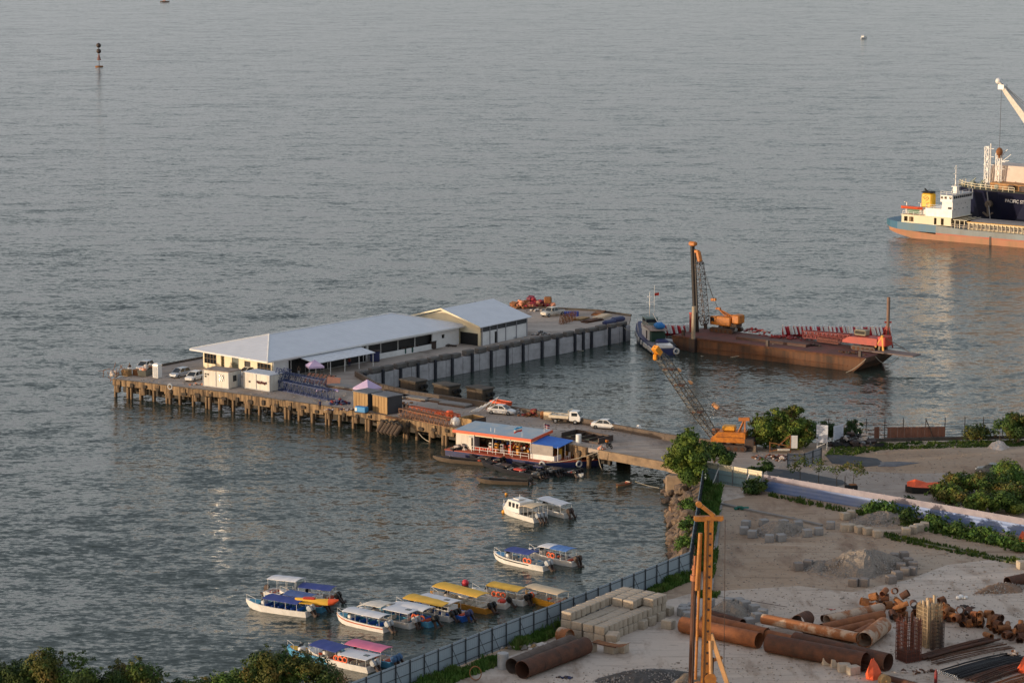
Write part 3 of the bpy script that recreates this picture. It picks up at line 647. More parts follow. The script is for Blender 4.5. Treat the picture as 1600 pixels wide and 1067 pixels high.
f_ = MB(); f_.box((L_ * .72, -.09, 1.75), (.08, .05, 1.1)).box((L_ * .72, -.09, 1.75), (1.0, .05, .08)).build('glazing_bar', whitep, t)
t, L_, D_ = cabin('white site cabin with pale roof and washing hung on its front', (380, 606), (421.5, 612.5), (438, 605), 2.6, offwhite, whitew, mat('pale_cabin_roof', (.60, .62, .66), .5), group='white site cabins')
MB().box((.9 + L_ * .1, -.06, 1.25), (.35, .04, .3)).build('opening', darkin, t)
cl = MB()
for k in range(7): x_ = L_ * .5 + .25 + k * .33; cl.box((x_, -.12, 1.4 - .05 * (k % 3)), (.24, .04, .35 + .1 * (k % 2)))
cl.build('washing', mat('dark_red_cloth', (.10, .03, .03), .9), t)
MB().tube((L_ * .47, -.1, 1.62), (L_ - .1, -.1, 1.62), .015, n=4).build('washing_line', greyp, t)
for i, (a, b, c, lb) in enumerate([((553, 638), (575.5, 642.5), (585, 636), 'timber-faced container with grey roof beside the lilac tent, left of two'), ((583, 643), (606, 648), (618, 641), 'timber-faced container with grey roof and black end, right of two')]):
    loc, rz, L_, D_ = frame(a, b, c, 3.0); D_ = min(D_, 3.0); t = thing('timber_container', lb, 'container', loc, rz, 'timber containers on the pier')
    MB().box((L_ / 2, D_ / 2, 1.4), (L_, D_, 2.7)).build('shell', tarp, t)
    pn = MB(); nb = 10
    for k in range(nb): pn.box(((k + .5) * L_ / nb, -.06 - .03 * (k % 2), 1.4), (L_ / nb - .03, .08, 2.66))
    pn.build('timber_front', woodp, t)
    MB().box((L_ / 2, D_ / 2 - .05, 2.84), (L_ + .25, D_ + .35, .14)).build('roof', mat('grey_container_roof', (.16, .165, .18), .7), t)
def tent(label, p, w_, rz, h=1.0):
    t = thing('canopy_tent', label, 'tent', (p.x, p.y, 3.0), rz, 'lilac canopy tents')
    k = w_ / 2; b = MB(); b.add([(-k, -k, 2.1), (k, -k, 2.1), (k, k, 2.1), (-k, k, 2.1), (0, 0, 2.1 + h), (-k, -k, 1.8), (k, -k, 1.8), (k, k, 1.8), (-k, k, 1.8)], [(0, 1, 4), (1, 2, 4), (2, 3, 4), (3, 0, 4), (5, 6, 1, 0), (6, 7, 2, 1), (7, 8, 3, 2), (8, 5, 0, 3)])
    b.build('canopy', lilac, t)
    for sx in (-1, 1):
        for sy in (-1, 1): MB().tube((sx * (k - .05), sy * (k - .05), 0), (sx * (k - .05), sy * (k - .05), 2.05), .04, n=5).build('leg', greym, t)
tent('lilac canopy tent in front of the long shed', at(492, 590, 3), 2.7, .3)
tent('lilac canopy tent behind the timber containers', at(574, 625, 3), 3.3, .9, 1.3)

# left tip of the pier
def box_thing(name, label, cat, px, d, m, rz=0, z=3.0, b=.05, group=None):
    p = at(*px, z); o = MB().cbox((0, 0, d[2] / 2), d, b).build(name, m); o.location = (p.x, p.y, z); o.rotation_euler.z = rz; return tag(o, label, cat, group)
rB = ground_rz((178, 592), (370, 615))
t = thing('portable_toilet', 'narrow white portable cabin with domed top near the left pier cars', 'portable toilet', at(246, 590, 3), rB)
MB().box((0, 0, 1.1), (1.1, 1.1, 2.1)).build('shell', whitep, t); MB().lathe([(.82, 2.15), (.78, 2.3), (.5, 2.5), (.01, 2.58)], n=4, M=Matrix.Rotation(PI / 4, 4, 'Z'), smooth=False).build('roof', whitep, t); MB().box((0, -.57, 1.05), (.8, .04, 1.8)).build('door', greyp, t)
t = thing('rubbish_skip', 'open grey skip heaped with pale rubbish bags on the pier tip', 'skip', at(229, 586, 3), ground_rz((222, 588), (245, 579)))
sk_ = MB(); a_ = [(-2, -.8), (2, -.8), (2, .8), (-2, .8)]
sk_.loft([[(x * .85, y * .9, .1) for x, y in a_], [(x, y, 1.1) for x, y in a_], [(x * .97, y * .94, 1.1) for x, y in a_], [(x * .82, y * .84, .4) for x, y in a_]]); sk_.build('skip_body', mat('grey_green_skip', (.13, .13, .11), .8), t)
rr = random.Random(5)
for k in range(16):
    p = Vector((rr.uniform(-1.5, 1.5), rr.uniform(-.5, .5), 1.0 + rr.uniform(0, .6))); q = t.location + Matrix.Rotation(t.rotation_euler.z, 3, 'Z') @ p
    o = MB().ball((0, 0, 0), rr.uniform(.28, .42), 8, sz=.8).build('rubbish_bag', rr.choice([bagm, offwhite, bagm, peach])); o.location = q; tag(o, 'pale rubbish bag heaped on the grey skip at the pier tip', 'rubbish bag', 'bags in the skip')
box_thing('crate', 'brown wooden crate at the far left end of the pier', 'crate', (198, 587), (1.4, 1.1, 1.1), woodp, rB)
box_thing('crate', 'brown crate touching the left end of the skip', 'crate', (216, 586), (1.5, 1.2, 1.0), rustlight, rB)
t = MB().tube((0, 0, 0), (0, 0, 1.1), .38, n=14).tube((0, 0, 1.1), (0, 0, 1.16), .41, n=14).build('drum', whitep); t.location = at(203, 585, 3); tag(t, 'white drum between two brown crates on the pier tip', 'drum')
t = thing('scrap_pile', 'tangle of rusty wire and bags on the pier corner', 'scrap'); t.location = at(181, 588, 3)
sc_ = MB()
for k in range(40): a = Vector((rr.gauss(0, .8), rr.gauss(0, .7), rr.uniform(0, 1.3))); sc_.tube(a, a + Vector((rr.gauss(0, .5), rr.gauss(0, .5), rr.gauss(0, .5))), .05, n=4)
sc_.build('wire', rustlight, t)
sc_ = MB()
for k in range(7): sc_.ball((rr.gauss(0, .7), rr.gauss(0, .6), rr.uniform(.2, .9)), rr.uniform(.2, .4), 7)
sc_.build('bags', bagm, t)
def heap(name, label, cat, px, spread, n_, mats, seed, z=3.0, h=.8, size=(.2, .5), rz=0):
    rr = random.Random(seed); p = at(*px, z); t = thing(name, label, cat, p, rz)
    for m_ in mats:
        b = MB()
        for k in range(n_):
            x_, y_ = rr.gauss(0, spread[0] / 2.4), rr.gauss(0, spread[1] / 2.4); e_ = max(0, 1 - abs(x_) / spread[0] - abs(y_) / spread[1]); s_ = rr.uniform(*size)
            M_ = Matrix.Rotation(rr.uniform(0, 6), 4, 'Z') @ Matrix.Rotation(rr.uniform(-.5, .5), 4, 'X')
            if rr.random() < .5: b.box((x_, y_, s_ * .3 + h * e_ * rr.random()), (s_ * 1.6, s_ * .9, s_ * .5), M=M_)
            else: b.ball((x_, y_, s_ * .3 + h * e_ * rr.random()), s_ * .6, 6, sz=.7)
        b.build('debris', m_, t)
    return t
heap('litter_pile', 'low litter of pale bags beside the white hatchback and cabin', 'litter', (308, 601), (1.6, .6), 9, [bagm, offwhite, peach], 8, h=.3, size=(.15, .35))

# blue steel gangway
def truss_thing(name, label, cat, a, b, w_, h_, bays, r, m, za=3.0, zb=3.0, group=None, lift=.6):
    A_, B_ = at(*a, za), at(*b, zb); t = thing(name, label, cat, A_, 0, group); d = B_ - A_
    tr = MB().truss((0, 0, lift), (d.x, d.y, d.z + lift), w_, h_, bays, r); tr.build('lattice_frame', m, t)
    return t, d
t, d = truss_thing('steel_gangway', 'long blue steel lattice gangway lying along the pier edge', 'gangway', (432, 607), (517, 625), 1.5, 1.6, 18, .045, bluesteel, lift=.85)
MB().bar((0, 0, .12), (d.x, d.y, .12), 1.3, .06).build('walkway', navyp, t)
t, d = truss_thing('steel_gangway', 'shorter blue steel lattice stacked behind the long gangway', 'gangway', (438, 601), (505, 614), 1.3, 1.4, 14, .04, bluesteel, lift=1.5)
t = thing('welded_frames', 'upright tangle of blue steel frames beside the second white cabin', 'steel frame', at(434, 609, 3))
MB().truss((-.6, 0, .1), (.5, .6, 3.4), 1.2, .9, 5, .04).truss((.6, 1.2, .1), (1.5, 2.0, 3.2), 1.0, .8, 5, .04).build('lattice_frame', bluesteel, t)
heap('cable_heap', 'heap of blue pipes and red coils between gangway and containers', 'pipe heap', (532, 631), (2.4, 1.0), 22, [bluesteel, navyp, darkred], 12, h=.8)
heap('rubble_pile', 'flat pile of rubble and blue sheet on the pier edge', 'rubble', (535, 641), (3, .6), 14, [bluesteel, rustlight, bagm], 13, h=.25, size=(.1, .35))
# wooden pallets / boards leaning
t = thing('board_stack', 'row of brown boards leaning under the first lilac tent', 'boards', at(497, 599, 3), ground_rz((480, 596), (515, 600)))
bd = MB()
for k in range(7):
    x_ = -2.6 + k * .8; bd.slab([(x_, -.7, .06), (x_ + .5, -.7, .06), (x_ + .75, .7, 1.5), (x_ + .25, .7, 1.5)], .05)
bd.build('boards', mat('red_brown_board', (.22, .08, .05), .8, col2=(.36, .20, .14), scale=2), t)
MB().bar((-2.8, .75, .2), (3.2, .75, 1.5), .1).bar((-2.8, .75, 1.4), (3.2, .75, 1.4), .1).build('rail', darkm, t)
p = at(521, 602, 3); o = MB().slab([(-1.1, -.6, .15), (1.1, -.6, .15), (1.2, .6, 1.15), (-1.0, .6, 1.35)], .08).build('plastic_sheet', peach); o.location = p; tag(o, 'faded orange sheet propped up beside the brown boards', 'sheet')
# concrete slabs laid out in a row
for i, (x_, y_, L_, D_, rzz, lb) in enumerate([(538, 606, 6.0, 2.0, 0, 'pale concrete slab nearest the lilac tent, leftmost of the row'), (592, 616, 5.2, 2.2, 0, 'concrete slab right behind the second lilac tent'), (620, 620, 4.2, 1.9, 0, 'concrete slab with timber edging, third of the row'),
                                           (651, 623, 5.6, 2.4, 0, 'concrete slab with timber edging beside the parapet, fourth of the row'), (684, 627, 3.6, 1.7, 0, 'small concrete slab, fifth of the row'), (712, 633, 5.4, 1.9, 0, 'pale concrete slab nearest the white frame, rightmost of the row')]):
    p = at(x_, y_, 3); t = thing('concrete_slab', lb, 'concrete slab', p, ground_rz((640, 619), (742, 634)), 'concrete slabs along the parapet')
    MB().cbox((0, 0, .26), (L_, D_, .3), .04).build('slab', concrete, t)
    MB().bar((-L_ / 2, -D_ / 2 - .12, .1), (L_ / 2, -D_ / 2 - .12, .1), .2, .2).bar((-L_ / 2, D_ / 2 + .12, .1), (L_ / 2, D_ / 2 + .12, .1), .2, .2).build('timber', mat('dark_brown_timber', (.12, .065, .04), .85, col2=(.22, .13, .08), scale=3), t)
o = heap('brick_rubble', 'reddish rubble and planks at the right end of the slab row', 'rubble', (727, 633), (2.2, .9), 26, [mat('reddish_rubble', (.28, .12, .09), .9, col2=(.2, .1, .08)), rust], 17, h=.35, size=(.15, .4))
heap('plank_pile', 'loose brown planks on the deck in front of the slab row', 'planks', (615, 631), (3.0, .7), 14, [rustlight, mat('dark_brown_timber', (.12, .065, .04))], 18, h=.25, size=(.15, .5))
heap('rubbish_heap', 'low heap of pale bags and dark scrap behind the blue gangway', 'rubbish', (478, 603), (2.8, .8), 20, [bagm, darkm, offwhite], 19, h=.6, size=(.2, .45))
heap('rubbish_heap', 'heap with pink and black bags beside the blue gangway end', 'rubbish', (510, 611), (1.8, .8), 14, [bagm, black, lilac], 20, h=.6, size=(.2, .45))
# red lattice booms near the pier edge
t, d = truss_thing('lattice_boom', 'brown lattice crane boom lying nearest the pier edge', 'crane boom', (628, 651), (702, 668), 1.3, 1.2, 20, .035, mat('brown_lattice_steel', (.30, .15, .08), .8), lift=.8)
t, d = truss_thing('lattice_boom', 'orange-red lattice crane boom lying behind the brown one', 'crane boom', (640, 645), (716, 659), 1.0, .9, 20, .035, mat('orange_red_steel', (.52, .12, .04), .7), lift=.7)
o = heap('tarpaulin', 'red-orange tarpaulin bundled over the far lattice boom', 'tarpaulin', (694, 652), (2.6, .5), 14, [redor], 21, h=.9, size=(.3, .7))
box_thing('plastic_bin', 'orange plastic bin at the right end of the booms', 'bin', (703, 656), (1.0, .9, 1.5), redor, .3, b=.15)
t = thing('water_tank', 'white rounded tank on the pier edge beside the floating station', 'tank', at(712, 664, 3)); MB().lathe([(.01, 0), (.75, 0), (.8, .2), (.8, .8), (.55, 1.1), (.01, 1.15)], n=14).build('tank', whitep, t); MB().tube((0, 0, 1.12), (0, 0, 1.28), .18, n=8).build('lid', whitep, t)
loc, rz, L_, D_ = frame((717, 664), (737, 668), (752, 661), 3.0); t = thing('timber_pen', 'low brown timber pen with dark end beside the white tank', 'timber box', loc, rz)
b = MB().box((L_ / 2, 0, .65), (L_, .12, 1.2)).box((L_ / 2, 3, .65), (L_, .12, 1.2)).box((0, 1.5, .65), (.12, 3, 1.2)); b.build('wall', woodp, t); MB().box((L_, 1.5, .65), (.14, 3.1, 1.2)).build('end_panel', darkm, t)
MB().box((L_ / 2, 1.5, .5), (L_ - .2, 2.8, .06)).build('floor', rust, t)
# white folded frame, orange skip
t = thing('welded_frames', 'white welded tube frame leaning against the orange skip', 'steel frame', at(756, 643, 3), .5); b = MB()
for k in range(6): b.tube((-2.4 + k * .15, .4 - k * .3, .1 + k * .05), (1.8 + k * .12, .9 - k * .3, 1.2 + .22 * k), .05, n=5)
for k in range(6): b.tube((-2.2 + k * .8, .5, .1), (-1.6 + k * .7, -1.0, 1.0 + .25 * k), .04, n=5)
b.build('tubes', whitep, t)
t = thing('skip', 'orange steel skip between the parapet and white sedan', 'skip', at(783, 639, 3), ground_rz((742, 634), (907, 662)))
a_ = [(-1.7, -.8), (1.7, -.8), (1.7, .8), (-1.7, .8)]; MB().loft([[(x * .8, y * .9, .05) for x, y in a_], [(x, y, 1.3) for x, y in a_], [(x * .95, y * .93, 1.3) for x, y in a_], [(x * .8, y * .8, .5) for x, y in a_]]).build('skip_body', redor, t)
heap('scrap_heap', 'grey heap of crumpled netting behind the white sedan', 'scrap heap', (812, 646), (2.0, .8), 26, [bagm, greym], 23, h=.8, size=(.2, .5))
heap('scrap_heap', 'rust red heap of cages and drums beside the truck tail', 'scrap heap', (836, 650), (2.4, .7), 22, [rust, rustlight, darkred], 24, h=1.0, size=(.3, .6))
box_thing('drum', 'orange-brown drum beside the pale board box', 'drum', (848, 654), (.8, .8, 1.2), rustlight, 0, b=.2)
box_thing('plywood_box', 'pale plywood box standing behind the flatbed truck', 'box', (858, 655), (1.5, 1.0, 1.2), tfab, rB)
# bags
for (x_, y_, s_, lb) in [(998, 674, .5, 'white standing sack by the parapet right of the white sedan'), (983, 672, .3, 'black bag slumped against the parapet'), (1022, 680, .25, 'small pale litter bag under the parapet, left one'), (1031, 681, .28, 'small pale litter bag under the parapet, right one')]:
    o = MB().lathe([(.01, 0), (s_ * .8, 0), (s_ * .9, s_), (s_ * .6, s_ * 1.8), (s_ * .3, s_ * 2.1), (.01, s_ * 2.15)], n=8, smooth=False).build('sack', black if 'black' in lb else whitep); o.location = at(x_, y_, 3); tag(o, lb, 'sack')
# generator (light blue), people
t = thing('generator', 'bright blue generator box in front of the left timber container', 'generator', at(565, 645, 3), rB); MB().cbox((0, 0, .6), (2.0, 1.0, .9), .08).build('housing', mat('bright_blue_paint', (.02, .26, .60), .5), t); MB().box((-.75, -.51, .6), (.4, .04, .5)).build('panel', whitep, t); MB().box((0, 0, .1), (2.1, 1.05, .12)).build('skid', darkm, t)
# things on the quay in front of the sheds
for (x_, y_, w_, lb) in [(573, 562, .6, 'dark blue machinery drum by the shed canopy, left of a pair'), (586, 565, .9, 'dark blue bundled machinery beside the shed canopy, right of a pair'), (631, 553, .5, 'green bin in front of the long shed opening'), (642, 551, .5, 'dark bin right of the green bin'), (650, 549, .5, 'dark bin, middle of the bins before the shed'), (677, 545, .6, 'grey bin nearest the white shed wall')]:
    p = at(x_, y_, 3); t = thing('bin' if 'bin' in lb else 'machine', lb, 'bin' if 'bin' in lb else 'machine', p)
    MB().cbox((0, 0, w_ * 1.1), (w_ * 1.8, w_ * 1.6, w_ * 2.0), .12).build('body', mat('dark_green_plastic', (.02, .09, .08)) if 'green' in lb else (navyp if 'blue' in lb else darkm), t); MB().cbox((0, 0, w_ * 2.2), (w_ * 1.95, w_ * 1.7, .18), .05).build('lid', darkm, t)
heap('debris_pile', 'dark low debris beside the long shed white wall', 'debris', (702, 541), (1.6, .5), 10, [darkm], 31, h=.4)
for i, (x_, y_, lb) in enumerate([(790, 529, 'flat blue and grey sheet stack outside the gabled shed')]): heap('sheet_stack', lb, 'sheets', (x_, y_), (3, .5), 14, [bluesteel, greyp], 32, h=.3)
heap('debris_pile', 'pale tangled debris on the quay edge beyond the gabled shed', 'debris', (845, 523), (2.2, .7), 26, [bagm, greyp, darkm], 33, h=.9, size=(.15, .4))
# far heap beyond second shed
heap('timber_heap', 'pile of orange-brown crates behind the gabled shed', 'crates', (814, 481), (2.6, 1.2), 20, [rustlight, peach], 34, h=1.6, size=(.6, 1.1))
o = heap('tarpaulin', 'red and pink tarpaulins heaped over crates at the quay edge', 'tarpaulin', (832, 480), (3.2, 1.2), 20, [mat('crimson_sheet', (.45, .04, .06)), mat('maroon_sheet', (.2, .03, .06)), peach], 35, h=2.2, size=(.6, 1.3))
t = thing('digger_arm', 'orange-brown machine part standing by the red tarpaulins', 'machine', at(856, 482, 3)); MB().cbox((0, 0, 1.7), (1.5, 1.2, 1.3), .2).build('housing', rustlight, t); MB().bar((-.6, 0, 0), (-.3, 0, 1.2), .2).bar((.6, 0, 0), (.3, 0, 1.2), .2).build('leg', darkm, t)
heap('scrap_heap', 'low grey scrap between tarpaulins and pickup on the quay', 'scrap heap', (845, 486), (2.5, .8), 18, [greyp, darkm, bagm], 36, h=.6)
for k, x_ in enumerate((884, 887.5, 891, 894.5, 898, 901.5)):
    o = MB().tube((0, 0, 0), (0, 0, .95), .36, n=12).ring((0, 0, .33), .36, .025, 12, 4).ring((0, 0, .66), .36, .025, 12, 4).build('blue_drum', mat('deep_blue_drum_paint', (.03, .06, .30), .5)); o.location = at(x_, 494, 3); tag(o, 'blue drum in the row right of the pickup truck, %s from the left' % NUM[k], 'drum', 'blue drums on the quay')
t = thing('mesh_frames', 'rusty wire frames standing behind the quay kerb', 'wire frames', at(893, 504, 3), ia); b = MB()
for k in range(5): b.truss((-3 + k * 1.2, k * .3, .1), (-2.6 + k * 1.2, k * .3, 1.7), .9, .4, 3, .03)
b.build('frame', rustlight, t)
for k, (x_, y_, L_, lb) in enumerate([(925, 502, 5, 'flat brown sheet pile nearer the quay kerb'), (908, 499, 4, 'flat brown timber sheets behind the wire frames'), (940, 496, 6, 'pale brown stack of sheets near the quay corner'), (935, 490, 5, 'brown sheet stack along the outer quay edge')]):
    p = at(x_, y_, 3); t = thing('sheet_stack', lb, 'sheet stack', p, ia + .15 * k); b = MB()
    for j in range(3): b.box((rr.uniform(-.3, .3), rr.uniform(-.2, .2), .08 + .12 * j), (L_ - .4 * j, 1.6, .1))
    b.build('sheets', [rust, woodp, tfab, rustlight][k], t)
box_thing('tarpaulin_bundle', 'dark blue bundle of nets at the quay corner, right one', 'net bundle', (965, 503), (3.6, 1.3, 1.0), navyp, ia, b=.3)
box_thing('tarpaulin_bundle', 'dark blue bundle of nets on the quay edge, left one', 'net bundle', (952, 507), (3.4, 1.2, .9), navyp, ia, b=.3)
for (x_, y_, lb) in ((913, 529, 'blue net hanging on the quay wall at the waterline'), (935, 522, 'dark blue net hanging high on the quay wall')):
    p = at(x_, y_, .8); o = MB().cbox((0, 0, 0), (3.2, .25, .6), .1).build('hanging_net', navyp); o.location = (p.x, p.y, .8); o.rotation_euler.z = ia; tag(o, lb, 'net')
# tyre fender cluster on the pier front
t = thing('tyre_fender', 'cluster of brown barrels and tyres hanging off the pier edge', 'tyre fender', at(617, 655, 3), ground_rz((560, 641), (705, 667)))
for k in range(6):
    b = MB().tube((-1.6 + k * .75, -.9, -.6 - .15 * (k % 2)), (-1.9 + k * .75, -2.0, -2.0), .42, .36, n=10); b.build('barrel', mat('brown_barrel', (.11, .075, .05), .85, col2=(.05, .035, .025)), t)
for k in range(7): MB().ring((-1.8 + k * .6, -.75, -1.0 + .3 * (k % 2)), .5, .17, M=Matrix.Rotation(1.4, 4, 'X')).build('tyre', black, t)
MB().tube((-1.5, -.5, .3), (1.8, -.5, .3), .12, n=6).build('mounting_pole', rust, t)
for (x_, y_, lb) in ((458, 651, 'round tyre hanging from the pier edge below the gangway'), (415, 640, 'tyre hanging from the pier below the second cabin'), (266, 604, 'pale tyre hanging from the pier below the cars')):
    p = at(x_, y_ - 6, 2.2) ; o = MB().ring((0, 0, 0), .42, .15, M=Matrix.Rotation(PI / 2, 4, 'X')).build('tyre_fender', black if 'pale' not in lb else greyp); q = at(x_, 627, 3.0)
    base = above(x_, y_, at(x_, [624, 619, 602][['gangway' in lb, 'second' in lb, 'cars' in lb].index(True)], 3.0) + Vector((.2, -.7, 0))); o.location = base; o.rotation_euler.z = rB; tag(o, lb, 'tyre')
# mooring bollards and lamp posts, people
def person(label, px, cloth, trousers, z=3.0, rz=0.0, pose='stand'):
    p = at(*px, z); t = thing('person', label, 'person', p, rz)
    b = MB()
    for s in (-1, 1): b.loft([[(s * .1 + .055 * math.cos(a) * k, .07 * math.sin(a) * k + s * .05, zz) for a in [i * PI / 4 for i in range(8)]] for zz, k in ((.08, .8), (.45, 1.0), (.88, 1.45))], smooth=True)
    b.loft([[(rx * math.cos(a), ry * math.sin(a), zz) for a in [i * PI / 4 for i in range(8)]] for zz, rx, ry in ((.85, .16, .12), (1.05, .15, .11), (1.35, .2, .12), (1.47, .1, .08), (1.52, .055, .055), (1.58, .06, .07), (1.68, .085, .1), (1.76, .05, .06))], smooth=True)
    for s in (-1, 1): b.tube((s * .2, 0, 1.4), (s * .26, -.05, 1.12), .048, .04, n=6); b.tube((s * .26, -.05, 1.12), (s * .22, -.22, .92), .038, .03, n=6)
    b.build('body', skin, t)
    c = MB().loft([[(rx * math.cos(a), ry * math.sin(a), zz) for a in [i * PI / 4 for i in range(8)]] for zz, rx, ry in ((.84, .18, .14), (1.05, .17, .13), (1.35, .22, .14), (1.46, .12, .09))]); c.build('shirt', cloth, t)
    c = MB()
    for s in (-1, 1): c.loft([[(s * .1 + .07 * math.cos(a) * k, .085 * math.sin(a) * k + s * .05, zz) for a in [i * PI / 4 for i in range(8)]] for zz, k in ((.1, .8), (.45, 1.0), (.9, 1.4))])
    c.build('trousers', trousers, t); MB().ball((0, 0, 1.72), .095, 8).build('hair', black, t)
person('person in dark clothes standing left of the first lilac tent', (467, 587), darkm, greyp)
person('person in dark clothes standing by the lattice booms', (632, 645), black, darkm)
person('second person crouched at work beside the lattice booms', (637, 646), darkm, navyp)
person('person in dark shirt among the crates on the pier tip', (203, 583), black, darkm)
person('person in pink shirt near the shed canopy', (546, 573), darkred, navyp)
person('person in blue shirt on the pier edge by the gangway', (500, 641), navyp, black)
# loose parts hanging on pier front
def rope(label, pts, r=.05, m=None, cat='rope'):
    o = MB().path(pts, r, 5).build('mooring_rope', m or chainm); return tag(o, label, cat)
# ================================================================ CARGO SHIPS
SH = R(-38); so_ = at(1395, 369.5, 0)
def ship_pt(x, y, z): return so_ + Matrix.Rotation(SH, 3, 'Z') @ Vector((x, y, z))
ship = thing('cargo_ship', 'small cargo ship with teal and salmon hull, white bridge and yellow funnel', 'cargo ship', so_, SH)
BM = 11.0
def hull_loft(mb, st, z0s, z1s, mi=0):
    """st: (x, half beam factor), rings between two heights"""
    rings = []
    for (x, k), z0, z1 in zip(st, z0s, z1s):
        x0 = x if not isinstance(x, tuple) else x[0]; x1 = x if not isinstance(x, tuple) else x[1]
        h0 = BM / 2 * k * .96 if z0 < 1 else BM / 2 * k; h1 = BM / 2 * k
        rings.append([(x0, BM / 2 - h0, z0), (x1, BM / 2 - h1, z1), (x1, BM / 2 + h1, z1), (x0, BM / 2 + h0, z0)])
    mb.loft(rings, mi); return mb
X_ = [-3.2, -1.5, 1, 5, 12, 20, 64, 72, 78, 82]
K_ = [.55, .82, .95, 1, 1, 1, 1, .85, .5, .06]
bz = [3.0, 2.6, 2.3, 2.1, 2.1, 2.1, 2.1, 2.2, 2.4, 2.6]
hb = MB(); hull_loft(hb, [((x * .8 if x < -2 else x, x), k) for x, k in zip(X_, K_)], [2.3, 1.7, .9, .0, -2, -2, -2, -2, -2, -2], [b - .45 if x > 9 else b for b, x in zip(bz, X_)]); hb.build('lower_hull', salmon, ship)
hb = MB(); hull_loft(hb, list(zip(X_[4:], K_[4:])), [b - .45 for b in bz[4:]], bz[4:]); hb.build('red_band', salmonred, ship)
hb = MB(); hull_loft(hb, list(zip(X_[:5], K_[:5])), bz[:5], [4.7, 4.6, 4.4, 4.3, 4.2]); hb.build('upper_hull', tealh, ship)
hb = MB(); hull_loft(hb, list(zip(X_[4:], K_[4:])), bz[4:], [4.2, 3.7, 3.6, 4.3, 4.8, 5.2]); hb.build('upper_hull', greyhull, ship)
MB().prism([(-2.6, 2.8), (0, 1), (12, .3), (12, 10.7), (0, 10), (-2.6, 8.2)], 4.2, 4.32).build('poop_deck', greym, ship)
def holes_wall(mb, x0, x1, yv, z0, z1, holes):
    mb2 = MB(); wall_y(mb2, 0, 0, x1 - x0, [(a - x0, b - x0, c - z0, d_ - z0) for a, b, c, d_ in holes], z1 - z0, .15); mb.v += []; 
    mb.add([(x + x0, y + yv, z + z0) for x, y, z in mb2.v], mb2.f)
dk = MB(); holes_wall(dk, 2.2, 16, .35, 4.3, 6.5, [(2.9, 3.9, 4.7, 6.1), (4.3, 5.6, 4.7, 6.1), (13.2, 14.0, 4.4, 6.3), (11.3, 12.0, 4.4, 6.3)])
dk.box((9.1, 5.5, 6.55), (14.2, 10.6, .14)); dk.box((2.3, 5.5, 5.4), (.15, 10.2, 2.2)); dk.build('lower_deckhouse', cream, ship)
MB().box((9, 5.5, 5.3), (13.2, 8.6, 2.1)).build('inner_bulkhead', mat('rust_cream_paint', (.34, .24, .14), .7), ship)
MB().box((12.3, 5.5, 7.75), (7.4, 9.6, 2.3)).build('deckhouse', whitep, ship)
bg_ = MB().box((14.6, 5.5, 10.1), (2.9, 9.4, 3.4)); bg_.box((14.6, 5.5, 12.0), (3.3, 10.6, 1.9)).build('bridge', whitep, ship)
wn_ = MB()
for k in range(9): wn_.box((16.27, 1.3 + k * 1.05, 12.35), (.06, .75, .7))
wn_.build('bridge_window', glass, ship)
wn_ = MB()
for x_ in (13.4, 14.4, 15.7): wn_.box((x_, .17, 12.3), (.62, .06, .7))
wn_.build('side_window', glass, ship)
MB().box((14.6, 5.5, 13.0), (3.5, 10.8, .12)).build('bridge_roof', greyp, ship)
wn_ = MB()
for k in range(4): wn_.tube((16.02, 2 + k * 2.1, 8.9), (16.1, 2 + k * 2.1, 8.9), .17, n=8)
for k in range(3): wn_.tube((16.02, 3 + k * 2.2, 10.3), (16.1, 3 + k * 2.2, 10.3), .12, n=8)
wn_.build('porthole', darkin, ship)
MB().box((15.3, .72, 9.3), (.9, .1, .6)).build('side_opening', darkin, ship)
fn = MB(); fn.cbox((6.9, 5.3, 10.3), (3.0, 2.4, 4.6), .35); fu = fn.build('funnel', mat('funnel_yellow', (.85, .50, .03), .45), ship)
MB().cbox((6.9, 5.3, 12.8), (3.2, 2.6, .5), .3).tube((6.5, 5.2, 13), (5.8, 5.2, 13.7), .25).build('funnel_top', black, fu)
lg = MB(); q_ = [(6.1, 11.7), (5.9, 11.1), (6.5, 11.0), (7.6, 11.9), (7.0, 11.3), (7.5, 10.9), (6.9, 10.3)]
for a, b in zip([(7.0, 12.1), (6.1, 11.4), (6.5, 10.9), (7.2, 11.6), (7.6, 11.1)], [(6.1, 11.4), (6.5, 10.9), (7.2, 11.6), (7.6, 11.1), (6.7, 10.3)]): lg.bar((a[0], 4.07, a[1]), (b[0], 4.07, b[1]), .16, .04)
lg.build('emblem', mat('emblem_brown', (.10, .04, .01)), fu)
MB().box((7.3, 5.3, 7.6), (4.2, 4.0, 1.9)).build('engine_casing', whitep, ship)
ms = MB(); ms.tube((14.2, 5.5, 13), (14.2, 5.5, 21.0), .22, .1, n=6)
for z_, w_ in ((15.4, 1.6), (17.2, 1.0), (18.6, .9), (20.2, .8)): ms.bar((14.2, 5.5 - w_, z_), (14.2, 5.5 + w_, z_), .14)
ms.box((14.4, 5.5, 15.0), (1.6, 2.2, .15)).box((14.8, 5.5, 16.0), (.3, 2.4, .3)).box((14.4, 5.5, 14.0), (1.0, 1.3, 2.0)); ms.tube((13.4, 4.7, 13), (14.2, 5.5, 16), .09, n=5).tube((13.4, 6.3, 13), (14.2, 5.5, 16), .09, n=5); ms.build('mast', whitep, ship)
rl = MB()
def rail(mb, pts, h=1.0, post=1.5, r=.04):
    for a, b in zip(pts, pts[1:]):
        a = Vector(a); b = Vector(b); n_ = max(1, int((b - a).length / post))
        for k in range(n_ + 1): p = a.lerp(b, k / n_); mb.bar(p, p + Vector((0, 0, h)), r * 1.6)
        for hh in (h, h * .5): mb.bar(a + Vector((0, 0, hh)), b + Vector((0, 0, hh)), r * 1.5)
